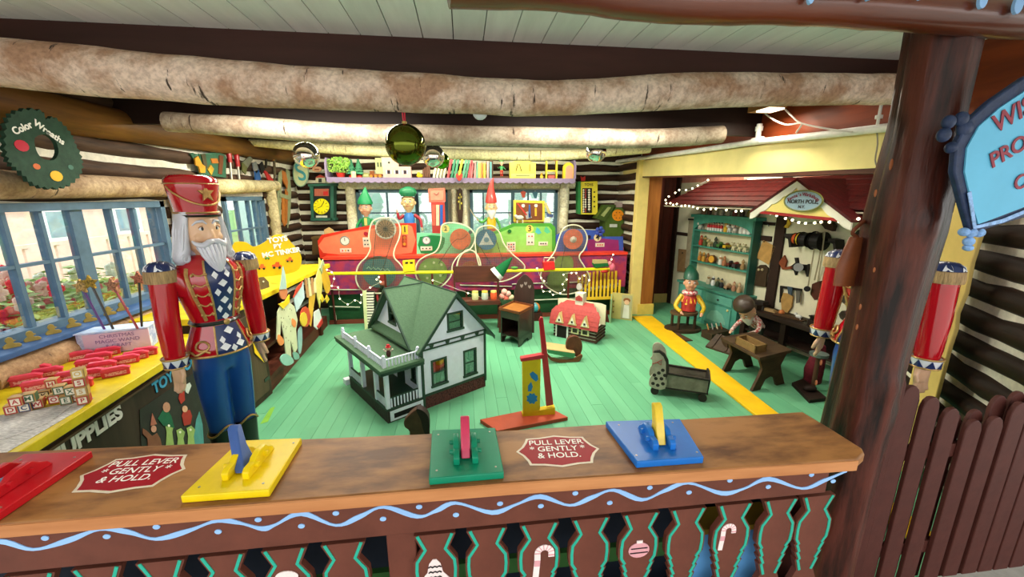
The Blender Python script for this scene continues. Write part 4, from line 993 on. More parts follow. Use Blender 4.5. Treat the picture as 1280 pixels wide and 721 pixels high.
for px, py, w_, col in ((327, 333, 10, 'd86a2c'), (346, 331, 12, 'd85c24'), (362, 324, 9, 'd86a2c'), (334, 322, 6, '5c9a3c'), (303, 318, 10, 'c84a30'), (314, 330, 8, '4c8a3c'), (300, 334, 8, 'd86a2c')):
    o = ob('painted_car', G().slab([os_(px + a * w_, py + b * w_, .002) for a, b in ((-.5, .25), (-.5, 0), (-.2, -.05), (-.1, -.3), (.25, -.3), (.3, 0), (.5, .02), (.5, .25))], sn * .001), mat(col, .5), tsg, world=True)
    for a in (-.28, .3):
        ob('painted_wheel', G().slab([os_(px + (a + .14 * math.cos(k * .785)) * w_, py + (.28 + .14 * math.sin(k * .785)) * w_, .003) for k in range(8)], sn * .001), black, o, world=True)

# --- flat wooden puppets hung on the front of the bench
hn = Vector((1, .05, 0)).normalized()
def hp_(px, py, x=-1.84): return aP(px, py, (x, 4, 0), (1, -.0, 0))
def flatpiece(par, nm, pts, col, x, th=.008, sm_=0): 
    P = [hp_(a, b, x) for a, b in pts]
    if sm_: P = smoothpath(P, sm_, True)
    return ob(nm, G().slab(P, (th, 0, 0)), mat(col, .5, .08, 12), par, world=True)
def puppet(label, px, py, x): p = hp_(px, py, x); return T('wooden_puppet', label, 'puppet', p, 0, 'flat painted figures hung along the workbench')
X1 = -1.615
pu = puppet('tall flat clown puppet with pointed hat and spotted suit', 354, 400, X1)
flatpiece(pu, 'suit', [(352, 377), (359, 376), (367, 383), (371, 400), (369, 412), (371, 435), (367, 442), (362, 425), (363, 446), (357, 446), (354, 420), (350, 400), (349, 425), (345, 424), (346, 390)], 'c9cca8', X1)
flatpiece(pu, 'collar', [(347, 380), (355, 377), (361, 368), (361, 378), (353, 386)], 'e8c020', X1 + .009)
flatpiece(pu, 'head', [(349, 362), (350, 372), (355, 374), (358, 368), (357, 360)], 'c87a50', X1 + .003, sm_=3)
flatpiece(pu, 'hat', [(349, 362), (351, 350), (353, 333), (355, 340), (357, 356), (357, 361)], '9fb8b0', X1 + .009)
flatpiece(pu, 'hand', [(347, 418), (352, 422), (354, 428), (350, 432), (346, 426)], 'e08a4c', X1 + .003, sm_=3); flatpiece(pu, 'hand', [(364, 398), (369, 402), (368, 409), (364, 406)], 'e08a4c', X1 + .003, sm_=3)
flatpiece(pu, 'shoe', [(350, 446), (356, 442), (364, 447), (366, 453), (358, 457), (351, 453)], '8fbfb0', X1 + .009, sm_=3); flatpiece(pu, 'shoe', [(366, 440), (372, 442), (373, 448), (367, 449)], '7aa89c', X1 + .003, sm_=3)
g = G()
rnd = random.Random(1)
for k in range(22):
    a, b = rnd.uniform(351, 366), rnd.uniform(386, 436); p = hp_(a, b, X1 + .008); g.sph(p, (.002, .006, .006), 6, 4)
ob('spots', g, mat('5c5030', .6), pu, world=True)
pu = puppet('flat white house shape with red roof hung behind the clown', 370, 368, X1 - .02)
flatpiece(pu, 'wall', [(366, 372), (378, 352), (380, 372), (370, 390)], 'bcd0d8', X1 - .02); flatpiece(pu, 'roof', [(366, 372), (370, 360), (378, 351), (376, 358)], 'b8402c', X1 - .01)
pu = puppet('flat yellow angel figure with striped wings', 391, 368, X1 - .02)
flatpiece(pu, 'robe', [(386, 372), (389, 352), (394, 352), (393, 372), (391, 385), (388, 408), (385, 404)], 'd8a838', X1 - .02)
for k in range(5): flatpiece(pu, 'wing_feather', [(383 + 3 * k, 372 - 2 * k), (380 + 4.2 * k, 348), (382 + 4.2 * k, 347), (386 + 3 * k, 372 - 2 * k)], 'd8cf9c' if k % 2 else 'b88a5c', X1 - .012)
pu = puppet('round red and yellow painted disc hung low on the bench', 381, 398, X1 - .01)
flatpiece(pu, 'disc', [(381 + 6.5 * math.cos(t * .6), 396 + 13 * math.sin(t * .6)) for t in range(10)], 'c04a30', X1 - .012); flatpiece(pu, 'crescent', [(379 + 4.5 * math.cos(t * .6), 399 + 9 * math.sin(t * .6)) for t in range(10)], 'd8b838', X1)
pu = puppet('small white and red bird house shape above the floor rail', 397, 399, X1)
flatpiece(pu, 'wall', [(392, 390), (398, 386), (402, 400), (396, 412), (392, 408)], 'd4d8d8', X1); flatpiece(pu, 'roof', [(396, 408), (402, 398), (403, 403), (398, 411)], 'b82c28', X1 + .009)
pu = puppet('pale yellow flat figure with raised arm near the bench end', 399, 345, X1 - .02)
flatpiece(pu, 'body', [(396, 372), (394, 350), (398, 334), (398, 322), (401, 326), (402, 340), (402, 360), (399, 385)], 'd8cc70', X1 - .01)
flatpiece(pu, 'arm', [(399, 335), (403, 324), (405, 331), (402, 342)], 'a8b890', X1)
pu = puppet('yellow flat shoe shape with two tassels at the bench end', 407, 352, X1 + .0)
flatpiece(pu, 'shoe', [(402, 334), (405, 333), (412, 352), (411, 364), (407, 366), (403, 352)], 'd8a830', X1, sm_=3); flatpiece(pu, 'tassel', [(402, 368), (405, 374), (402, 378), (400, 374)], 'e0c030', X1); flatpiece(pu, 'tassel', [(408, 368), (411, 374), (408, 379), (406, 374)], 'e0c030', X1)
pu = puppet('grey blue flat paddle beside the clown shoes', 374, 425, X1 - .01)
flatpiece(pu, 'blade', [(372, 415), (376, 408), (377, 425), (375, 441), (372, 438)], '8fb0b0', X1 - .02, sm_=3)
o = T('drawing_board', 'hexagonal wooden plaque with a pointer on the bench front', 'plaque', wl(330, 350))
P = [aP(a, b, ca + cn * .06, cn) for a, b in ((322, 347), (330, 346), (336, 352), (337, 359), (328, 362), (321, 358))]
o.location = P[0]; ob('plate', G().slab(P, -cn * .012), mat('6a5434', .5), o, world=True); a = aP(329, 352, ca + cn * .062, cn); ob('knob', G().sph(a, .008), mat('e8e0c0', .3), o, sm=True, world=True)

# --- pieces on the left wall
wr0 = wl(49, 186, LX + .19)
wr = T('wreath_cutout', 'dark green wooden wreath cut-out with coloured dots above the window', 'wreath', wr0)
def wrp(px, py): p = aX(px, py, LX + .19); return (p.y - wr0.y, p.z - wr0.z)
rnd = random.Random(4)
n = 56; cy, cz = wrp(49, 186); A1 = wrp(97, 200); ry = .20; rz2 = .135
ctr = [wrp(12, 142), wrp(30, 137), wrp(48, 140), (wrp(52, 149)), wrp(62, 147), wrp(74, 156), wrp(84, 168), wrp(88, 178), wrp(95, 192), wrp(98, 205), wrp(95, 218), wrp(84, 229), wrp(70, 234), wrp(50, 234), wrp(34, 228), wrp(20, 214), wrp(8, 204), wrp(2, 190), wrp(1, 170), wrp(4, 152)]
op = smoothpath([(a, b, 0) for a, b in ctr], 4, True); cc = sum(op, Vector()) / len(op)
op = [(cc + (p - cc) * (1 + (.05 if i % 2 else -.02))) for i, p in enumerate(op)]
hole = smoothpath([(*wrp(px, py), 0) for px, py in ((38, 172), (52, 168), (64, 176), (68, 190), (62, 200), (48, 198), (40, 188))], 3, True)
def annulus(outer, inner, x0, x1):
    """outer and inner loops with as many points: ring plate"""
    m_ = len(outer); g = G(); co = sum(inner, Vector()) / len(inner)
    inn = []
    for p in outer:
        a = math.atan2(p.y - co.y, p.x - co.x); best = min(inner, key=lambda q: abs((math.atan2(q.y - co.y, q.x - co.x) - a + math.pi) % (2 * math.pi) - math.pi)); inn.append(best)
    g.v = [Vector((x, p.x, p.y)) for x in (x0, x1) for p in outer] + [Vector((x, p.x, p.y)) for x in (x0, x1) for p in inn]
    for i in range(m_):
        j = (i + 1) % m_
        g.f += [[i, j, 2 * m_ + j, 2 * m_ + i], [m_ + i, 3 * m_ + i, 3 * m_ + j, m_ + j], [i, m_ + i, m_ + j, j], [2 * m_ + i, 2 * m_ + j, 3 * m_ + j, 3 * m_ + i]]
    return g
ob('ring', annulus(op, hole, 0, .02), mat('234030', .7, .25, 20, bump=.2), wr)
for px, py, r, col in ((21, 182, .034, 'b01c34'), (40, 208, .018, 'c86430'), (65, 220, .034, 'd8a820'), (83, 209, .016, '3c6c5c'), (43, 155, .018, '28503a')):
    y_, z_ = wrp(px, py); ob('painted_ball', G().prism([(y_ + r * math.cos(t * .5236), z_ + r * .8 * math.sin(t * .5236)) for t in range(12)], .0205, .022, 'x'), mat(col, .5), wr)
for t_, px, py, rr in (('Color', 28, 160, 28), ('Wreaths', 62, 166, -32)):
    text('lettering', t_, .045, aX(px, py, LX + .2125), frame_rot((0, 1, 0), (1, 0, 0)) @ Matrix.Identity(4) if 0 else frame_rot((0, 1, 0)) @ Matrix.Rotation(R(rr), 4, 'Z'), whitep, wr, .001, bold=.0012)
# tool panel and hand tools
def wt(nm, label, cat, px, py, grp=None): return T(nm, label, cat, aX(px, py, LX + .035), 0, grp)
def wpc(par, nm, pts, col, d=.02, th=.012, metal=0): return ob(nm, G().slab([aX(a, b, LX + d) for a, b in pts], (th, 0, 0)), mat(col, .5, .15, 20, metal=metal), par, world=True)
o = wt('toy_display', 'green board with orange cut-out toys above the soldier hat', 'board', 258, 205)
wpc(o, 'board', [(236, 192), (240, 191), (248, 218), (281, 222), (281, 196), (274, 190), (262, 193), (247, 192), (250, 212)], '35604a')
wpc(o, 'board_back', [(240, 193), (276, 190), (281, 196), (281, 221), (250, 217)], '4a7860', .015, .01)
wpc(o, 'fish', [(242, 198), (246, 195), (251, 205), (255, 208), (255, 216), (249, 216), (247, 208), (243, 206)], 'c9902c', .035)
wpc(o, 'fish', [(262, 198), (270, 198), (272, 204), (264, 204)], 'b8702c', .03); wpc(o, 'saw', [(273, 194), (278, 195), (276, 218), (272, 217)], '6c4028', .03); wpc(o, 'leaf', [(258, 212), (262, 206), (266, 211), (263, 219)], 'b8902c', .03); wpc(o, 'spanner', [(250, 193), (255, 192), (258, 210), (254, 211)], '4a4430', .03)
for (x, y, l, lb) in ((285, 184, 1, 'large red-handled screwdriver hung on the log wall'), (295, 192, .85, 'smaller red-handled screwdriver beside the large one')):
    o = wt('screwdriver', lb, 'screwdriver', x, y, 'red screwdrivers on the log wall')
    a = aX(x, y, LX + .04); b = aX(x + 2.5, y + 19 * l, LX + .04); c_ = aX(x + 4.5, y + 41 * l, LX + .04)
    ob('handle', G().tube([a, a * .8 + b * .2, a * .3 + b * .7, b], [.018, .026, .022, .02], 12), mat('b01c24', .3, coat=.4), o, world=True, sm=True)
    ob('cap', G().sph(a, .018), whitep, o, world=True, sm=True); ob('shaft', G().tube([b, c_], [.011, .013], 8), mat('b8b4a8', .35, metal=.7), o, world=True, sm=True)
o = wt('trowel', 'grey metal trowel hung on the log wall', 'trowel', 308, 205); wpc(o, 'blade', [(302, 203), (311, 195), (315, 199), (308, 210)], '8a8c7c', .03, metal=.4); wpc(o, 'handle', [(302, 203), (308, 208), (306, 218), (302, 214)], '6a6c40', .03)
o = wt('pliers', 'blue-handled pliers hung on the log wall', 'pliers', 319, 215); wpc(o, 'jaws', [(315, 204), (319, 202), (322, 212), (319, 217), (316, 212)], '9aa0a4', .03, metal=.5); wpc(o, 'handle', [(317, 214), (322, 212), (325, 222), (323, 228), (319, 227)], '2c5c9c', .03)
o = wt('hand_brush', 'black brush with red handle hung beside the pliers', 'brush', 332, 215); wpc(o, 'bristles', [(323, 206), (327, 202), (330, 212), (326, 218)], '1c1a1c', .03); wpc(o, 'handle', [(328, 212), (332, 214), (343, 228), (340, 231), (335, 227)], 'b82c2c', .03)
o = wt('mallet', 'brown wooden mallet on a long thin handle', 'mallet', 339, 200); wpc(o, 'head', [(335, 192), (338, 190), (345, 198), (341, 201)], 'a86a30', .03); wpc(o, 'handle', [(341, 200), (343, 200), (344, 218), (342, 226)], '5c5240', .03)
o = wt('hand_saw', 'thin dark saw hung from the top of the log wall', 'saw', 331, 199); wpc(o, 'blade', [(331, 191), (333, 191), (333, 210), (331, 210)], '2c2620', .03)
o = wt('long_toy_sled', 'tall wooden sled with green runners beside the corner', 'sled', 354, 250)
wpc(o, 'runner', [(346, 232), (348, 216), (352, 212), (351, 230), (350, 262), (350, 284), (346, 268)], '8a9070', .02); wpc(o, 'runner', [(357, 211), (361, 214), (363, 240), (362, 268), (359, 285), (358, 255)], '8a9070', .02)
wpc(o, 'slat', [(352, 213), (356, 215), (359, 228), (358, 236), (353, 226)], 'a8642c', .03); wpc(o, 'slat', [(352, 246), (355, 248), (355, 283), (352, 276)], 'b06c30', .03); wpc(o, 'slat', [(356, 236), (359, 240), (358, 278), (356, 282)], 'a8642c', .03); wpc(o, 'crossbar', [(349, 241), (361, 245), (361, 250), (349, 246)], '8a9070', .034)
# ================================================================ toys on the green floor
# --- doll house; local frame: u = x (long side), v = y (depth)
ua = R(34.3)
dh = T('doll_house', 'large white doll house with green gabled roof and pillared porch', 'doll house', (-.61, 2.83, 0), ua)
hwht = mat('e2e8f8', .5, .04, 20, bump=.04); hgrn = mat('2c4638', .5, .1, 14, bump=.08); rgrn = mat('4d6b50', .75, .12, 60, bump=.25); hbrk = mat('5c3430', .8, 0, 60, bump=.6, c2='2c1c1c', tex='voronoi', thr=(.1, .5)); hdrk = mat('2c3030', .6)
U0, U1, V1, ZB, ZW, ZP = .31, .94, .80, .115, .555, .925
ob('plinth', G().b2((U0, 0, .0), (U1, V1, ZB)), hbrk, dh, label='dark red brick-patterned plinth')
ob('porch_plinth', G().b2((0, 0, 0), (U0, V1, ZB - .01)), mat('3c3834', .7, .2, 30, bump=.3), dh)
pl_ = ob('porch_lattice', G().b2((.02, -.006, .012), (U0 - .005, 0, ZB - .02)), hwht, dh); ob('lattice_opening', G().b2((.05, -.008, .03), (U0 - .03, -.005, ZB - .045)), mat('141414', .8), pl_)
# walls with real openings
def wall_open(nm, axis, c, lo, hi, z0, z1, holes, th=.012):
    g = G(); xs = sorted({lo, hi, *[h[0] for h in holes], *[h[1] for h in holes]})
    def bx(a, b, za, zb):
        if zb - za < 1e-5: return
        if axis == 'v': g.b2((a, c, za), (b, c + th, zb))
        else: g.b2((c, a, za), (c + th, b, zb))
    for p, q in zip(xs, xs[1:]):
        hs = [h for h in holes if h[0] <= p + 1e-6 and h[1] >= q - 1e-6]
        if hs: bx(p, q, z0, hs[0][2]); bx(p, q, hs[0][3], z1)
        else: bx(p, q, z0, z1)
    return ob(nm, g, hwht, dh)
def house_window(axis, c, a, b, z0, z1, sgn=-1, par=None, curtains=True):
    g = G(); w_ = .017
    def bx(g, p, q, za, zb, t0=-.006, t1=.012):
        t0, t1 = (t0, t1) if sgn < 0 else (-t1, -t0)
        if axis == 'v': g.b2((p, c + t0, za), (q, c + t1, zb))
        else: g.b2((c + t0, p, za), (c + t1, q, zb))
    bx(g, a - w_, a, z0 - w_, z1 + w_); bx(g, b, b + w_, z0 - w_, z1 + w_); bx(g, a, b, z1, z1 + w_); bx(g, a - .024, b + .024, z0 - w_, z0, -.012)
    f = ob('window_frame', g, hgrn, dh, bev=.001)
    g = G(); bx(g, a, b, (z0 + z1) / 2 - .004, (z0 + z1) / 2 + .004, .0, .006); ob('muntin', g, hgrn, f)
    g = G(); bx(g, a, b, z0, z1, .006, .008); ob('pane', g, glassm((.7, .8, .8), .25), f)
    if curtains:
        g = G()
        for s_, p in ((1, a), (-1, b)):
            for k in range(3): bx(g, min(p, p + s_ * .03) + .004 * k * s_, min(p, p + s_ * .03) + .03, z0, z1, .014 + .003 * k, .017 + .003 * k)
        ob('curtain', g, mat('c4a8b4', .8, .2, 60), f)
    return f
fw = [(.39, .54, .165, .40), (.705, .845, .155, .40)]
wall_open('front_wall', 'v', 0, U0, U1, ZB, ZW, fw)
for a, b, z0, z1 in fw: house_window('v', 0, a + .017, b - .017, z0 + .02, z1 - .01)
wall_open('back_wall', 'v', V1 - .012, U0, U1, ZB, ZW, [])
wall_open('right_wall', 'u', U1 - .012, 0, V1, ZB, ZW, [(.25, .4, .2, .42)]); house_window('u', U1, .25, .4, .2, .42, 1)
wall_open('porch_wall', 'u', U0, 0, V1, ZB, ZW, [(.06, .18, .2, .42), (.32, .46, ZB, .45), (.56, .7, .2, .42)])
house_window('u', U0, .07, .17, .21, .41); house_window('u', U0, .57, .69, .21, .41)
ob('door', G().b2((U0 - .01, .33, ZB), (U0 + .01, .45, .44)), hgrn, dh)
ob('floor', G().b2((U0, 0, ZB), (U1, V1, ZB + .006)), hdrk, dh)
# little framed furniture glimpsed inside
# corner boards, bands
g = G()
ob('corner_board', G().b2((U0 - .008, -.008, .0), (U0 + .012, .012, ZW)), hgrn, dh); ob('corner_board', G().b2((U1 - .012, -.008, .06), (U1 + .008, .012, ZW)), hgrn, dh)
ob('base_band', G().b2((U0, -.006, ZB - .004), (U1, .002, ZB + .016)), hgrn, dh)
ob('eave_band', G().b2((U0, -.008, ZW - .05), (U1, .002, ZW - .038)), hgrn, dh); ob('eave_band', G().b2((U0, -.008, ZW - .012), (U1, .002, ZW + .0)), hgrn, dh)
for k in range(4):
    ob('bracket', G().prism([(U0 + .09 + .15 * k - .02, ZW - .012), (U0 + .09 + .15 * k + .02, ZW - .012), (U0 + .09 + .15 * k + .008, ZW - .04), (U0 + .09 + .15 * k - .008, ZW - .04)], -.012, 0), hgrn, dh)
# gables
um = (U0 + U1) / 2; vm = .5
def gable(nm, pts, axis, c, holes=None):
    return ob(nm, G().prism(pts, c, c + .012, 'y' if axis == 'v' else 'x'), hwht, dh)
gw = .055
gz0, gz1 = .62, .79; ga, gb_ = .635, .755
# front gable assembled round its window
def gl(x): return ZW + (ZP - ZW) * (1 - abs(x - um) / (um - U0)) - .012
gg = G(); gg.prism([(U0, ZW), (ga, ZW), (ga, gl(ga) if ga < um else gz1)], 0, .012) if 0 else None
gg = G()
wa, wb_ = um - .055, um + .075
gg.prism([(U0 + .0, ZW), (wa, ZW), (wa, gl(wa))], 0, .012); gg.prism([(wb_, ZW), (U1, ZW), (wb_, gl(wb_))], 0, .012)
gg.b2((wa, 0, ZW), (wb_, .012, .615)); gg.prism([(wa, .76), (wb_, .76), (wb_, gl(wb_)), (um, ZP - .012), (wa, gl(wa))], 0, .012)
ob('front_gable', gg, hwht, dh); house_window('v', 0, wa + .004, wb_ - .004, .625, .755, curtains=False)
ob('back_gable', G().prism([(U0, ZW), (U1, ZW), (um, ZP - .01)], V1 - .012, V1), hwht, dh)
g0, g1 = vm - .36, vm + .36; gl2 = lambda v: ZW - .02 + (ZP - .0 - ZW) * (1 - abs(v - vm) / .36)
va, vb = vm - .07, vm + .05
gg = G(); gg.prism([(g0, ZW - .02), (va, ZW - .02), (va, gl2(va) - .01)], U0 - .002, U0 + .012, 'x'); gg.prism([(vb, ZW - .02), (g1, ZW - .02), (vb, gl2(vb) - .01)], U0 - .002, U0 + .012, 'x')
gg.b2((U0 - .002, va, ZW - .02), (U0 + .012, vb, .62)); gg.prism([(va, .79), (vb, .79), (vb, gl2(vb) - .01), (vm, gl2(vm) - .01), (va, gl2(va) - .01)], U0 - .002, U0 + .012, 'x')
ob('side_gable', gg, hwht, dh); house_window('u', U0, va + .004, vb - .004, .63, .785, curtains=False)
for k in range(4): ob('bracket', G().b2((U0 - .02, .1 + k * .17, ZW - .045), (U0 - .002, .13 + k * .17, ZW - .015)), hgrn, dh)
ob('eave_band', G().b2((U0 - .014, g0, ZW - .03), (U0, g1, ZW - .018)), hgrn, dh)
# roof: main ridge along v, cross ridge along u
th = .018; OV = .055; sl = (ZP - ZW) / (um - U0)
def roofslab(nm, pts, m=rgrn): return ob(nm, G().slab(pts, (0, 0, -th)), m, dh)
def mz(u): return ZP + .018 - sl * abs(u - um)
ridge_v0, ridge_v1 = -OV, V1 + OV
eu = U1 + .07
roofslab('roof_slope', [(um, ridge_v0, mz(um)), (eu, ridge_v0, mz(eu)), (eu, ridge_v1, mz(eu)), (um, ridge_v1, mz(um))])
el = U0 - .05
roofslab('roof_slope', [(um, ridge_v0, mz(um)), (el, ridge_v0, mz(el)), (el, ridge_v1, mz(el)), (um, ridge_v1, mz(um))])
s2l = (ZP - ZW) / .36; cz_ = lambda v: ZP + .012 - s2l * abs(v - vm)
for sg_ in (1, -1):
    ve = vm + sg_ * .42
    roofslab('roof_slope', [(U0 - OV, vm, cz_(vm)), (um, vm, cz_(vm)), (um - (cz_(vm) - cz_(ve)) / sl, ve, cz_(ve)) if 0 else (um - .25, ve, cz_(ve)), (U0 - OV, ve, cz_(ve))])
    e0_, e1_ = Vector((U0 - OV - .004, vm, cz_(vm))), Vector((U0 - OV - .004, ve, cz_(ve)))
    ob('bargeboard', G().slab([e0_ + Vector((0, 0, .004)), e1_ + Vector((0, 0, .004)), e1_ + Vector((0, 0, -.03)), e0_ + Vector((0, 0, -.03))], (.012, 0, 0)), hgrn, dh)
for ue in (eu, el):
    for vv in (ridge_v0, ridge_v1):
        ob('bargeboard', G().slab([(um, vv - .005, mz(um) + .004), (ue, vv - .005, mz(ue) + .004), (ue, vv - .005, mz(ue) - .03), (um, vv - .005, mz(um) - .03)], (0, .012, 0)), hgrn, dh)
ob('ridge_board', G().cyl((um, ridge_v0, mz(um) + .002), (um, ridge_v1, mz(um) + .002), .006, n=6), hgrn, dh); ob('ridge_board', G().cyl((U0 - OV, vm, cz_(vm) + .002), (um, vm, cz_(vm) + .002), .006, n=6), hgrn, dh)
# porch
ob('porch_floor', G().b2((-.005, -.005, ZB - .01), (U0, V1, ZB + .004)), hgrn, dh)
pr_ = ob('porch_roof', G().b2((-.05, -.05, .44), (U0, V1 + .16, .462)), rgrn, dh, bev=.002)
ob('porch_fascia', G().b2((-.045, -.045, .415), (U0, -.03, .442)), hgrn, dh); ob('porch_fascia', G().b2((-.045, -.045, .415), (-.03, V1 + .15, .442)), hgrn, dh)
for k in range(6): ob('bracket', G().prism([(-.03, .44), (.0, .44), (-.03, .40)], .02 + k * .15, .032 + k * .15), hgrn, dh)
for u_, v_ in ((0.015, 0.015), (.015, .21), (.015, .49), (.015, .78), (.285, .015)):
    ob('porch_post', G().b2((u_ - .015, v_ - .015, ZB), (u_ + .015, v_ + .015, .44)).b2((u_ - .019, v_ - .019, .40), (u_ + .019, v_ + .019, .41)), hwht, dh)
def railing(p, q, z0, h, n_):
    p, q = Vector(p), Vector(q); r_ = ob('railing', G().b2((min(p.x, q.x) - .006, min(p.y, q.y) - .006, z0 + h - .008), (max(p.x, q.x) + .006, max(p.y, q.y) + .006, z0 + h)), hwht if z0 > .4 else hgrn, dh)
    for k in range(n_):
        c = p.lerp(q, (k + .5) / n_); ob('spindle', G().box((c.x, c.y, z0 + h / 2 - .004), (.010, .010, h - .008)), hwht, r_)
railing((.03, .012), (.27, .012), ZB + .004, .085, 9); railing((.012, .03), (.012, .2), ZB + .004, .085, 8); railing((.012, .5), (.012, .77), ZB + .004, .085, 10)
railing((-.0, .0), (.27, 0), .462, .062, 10); railing((0, .0), (0, .55), .462, .062, 20); railing((0, .55), (0, .85), .462, .062, 11)
for u_, v_ in ((0, 0), (.28, 0), (0, .27), (0, .56), (0, .86)): ob('newel', G().b2((u_ - .012, v_ - .012, .462), (u_ + .012, v_ + .012, .54)).sph((u_, v_, .548), .013), hwht, dh)
ob('step', G().b2((-.02, .86, 0), (.12, .93, .05)), hwht, dh)
# small red-hatted figure on the porch roof
fp = dh.matrix_basis @ Vector((.12, .18, .463))
o = T('toy_figure', 'tiny red-hatted figure standing on the doll house porch roof', 'figure', fp)
ob('body', G().loft([(0, 0, 0, .012, .012), (.02, 0, 0, .02, .016), (.045, 0, 0, .016, .012), (.055, 0, 0, .008, .008)], 12), mat('4a2420', .5), o, sm=True); ob('head', G().sph((0, 0, .068), .016), skin, o, sm=True); ob('hat', G().lathe([(.022, .078), (.022, .082), (.013, .084), (.012, .10), (.002, .101)]), mat('b82028', .4), o)
for s in (-1, 1): ob('arm', G().tube([(s * .015, 0, .045), (s * .028, -.004, .05), (s * .034, -.008, .065)], .006, 6), mat('c8b8a8', .5), o)
fp = aZ(463, 438, .463)

# --- stand with lever (yellow tower, red lever, orange base)
q = [aZ(600, 524, .03), aZ(668, 543, .03), aZ(710, 521, .03), aZ(683, 507, .03)]
o = T('lever_stand', 'yellow tower stand with a tall red lever on an orange base', 'lever stand', (q[0] + q[2]) / 2 * 1 - Vector((0, 0, .03)))
q[1] = q[0] + (q[2] - q[3]) * .9
org = mat('a8462c', .5, .1, 10)
ob('base', G().slab(q, (0, 0, -.03)), org, o, bev=.003, world=True)
by = aZ(660, 520, .03).y
def sp(px, py, y=None): return aY(px, py, by if y is None else y)
yl = mat('d8b818', .4, .06, 10)
g = G().slab([sp(654, 518), sp(653, 452), sp(676, 449), sp(675, 512)], (0, .035, 0)); tw = ob('tower', g, yl, o, world=True, bev=.002)
ob('foot_block', G().slab([sp(653, 526), sp(653, 517), sp(694, 509), sp(694, 518)], (0, .05, 0)), yl, o, world=True, bev=.002)
ob('cap', G().slab([sp(651, 452), sp(651, 448), sp(680, 443), sp(680, 448)], (0, .05, 0)), mat('b83038', .4), o, world=True, bev=.002)
ob('lever', G().slab([sp(683, 508, by + .01), sp(674, 400, by + .01), sp(676, 396, by + .01), sp(679, 397, by + .01), sp(692, 506, by + .01)], (0, .025, 0)), mat('b01824', .3, coat=.4), o, world=True, bev=.004)
for (pts) in ([(662, 467), (666, 464), (672, 469), (673, 474), (670, 477), (664, 472)], [(660, 482), (664, 477), (666, 483), (664, 489), (660, 489)]): ob('painted_mark', G().slab([sp(a, b, by - .001) for a, b in pts], (0, -.001, 0)), mat('2c7cb8', .5), tw, world=True)
st = []
for k in range(16): r = 7.5 if k % 2 else 5.6; st.append(sp(665 + r * math.cos(k * .3927), 498 + r * math.sin(k * .3927), by - .001))
ob('painted_burst', G().slab(st, (0, -.001, 0)), mat('2c7cb8', .5), tw, world=True)

# --- brown wooden horse head peering over the counter edge
p = aZ(522, 556, 0); yq = 2.5
o = T('toy_horse_head', 'dark brown carved wooden horse head at the foot of the doll house', 'toy', (aY(522, 540, 2.45).x, 2.45, 0))
hb = mat('4c3020', .5, .3, 16, bump=.3)
ob('head', G().slab(smoothpath([aY(a, b, 2.45) for a, b in ((505, 527), (512, 518), (520, 512), (527, 513), (534, 520), (536, 530), (535, 560), (513, 560), (512, 540), (506, 534))], 3, True), (0, .05, 0)), hb, o, world=True, bev=.005)
ob('mane', G().slab(smoothpath([aY(a, b, 2.445) for a, b in ((520, 512), (528, 513), (536, 523), (536, 545), (530, 540), (526, 525))], 3, True), (0, .06, 0)), mat('24140e', .6), o, world=True)
ob('stand', G().b2((o.location.x - .12, 2.40, 0), (o.location.x + .12, 2.58, .05)), hb, o, world=True)
ob('leg', G().b2((o.location.x - .05, 2.45, .04), (o.location.x + .05, 2.5, aY(522, 555, 2.45).z)), hb, o, world=True)

# --- rocking horse seat toy
o = T('rocking_horse', 'small wooden rocking horse seat with green-edged cushion beside the red lever', 'rocking toy', aZ(700, 452, 0))
by2 = aZ(705, 453, 0).y
def rp(px, py, d=0): return aY(px, py, by2 + d)
wd_ = wood('7a4c2c', '54301a', 'x', 14, .5)
ob('rocker', G().slab(smoothpath([rp(a, b) for a, b in ((683, 440), (690, 447), (705, 450), (716, 449), (727, 443), (727, 448), (718, 455), (704, 454), (688, 450))], 3, True), (0, .02, 0)), wd_, o, world=True); ob('rocker', G().slab(smoothpath([rp(a, b, .13) for a, b in ((683, 440), (690, 447), (705, 450), (716, 449), (727, 443), (727, 448), (718, 455), (704, 454), (688, 450))], 3, True), (0, .02, 0)), wd_, o, world=True)
ob('seat', G().slab([rp(684, 436), rp(686, 440), rp(717, 446), rp(719, 441)], (0, .16, 0.02)), mat('b89c68', .6), o, world=True, bev=.003, label='tan seat with green edge')
ob('seat_edge', G().slab([rp(684, 437, -.004), rp(685, 441, -.004), rp(717, 448, -.004), rp(719, 442, -.004)], (0, .005, 0)), mat('3c7c50', .5), o, world=True)
ob('horse_head', G().slab(smoothpath([rp(a, b, .06) for a, b in ((708, 434), (710, 424), (716, 420), (724, 422), (728, 430), (727, 440), (722, 446), (712, 441))], 3, True), (0, .045, 0)), mat('5c3420', .5, .3, 16, bump=.3), o, world=True, bev=.006)

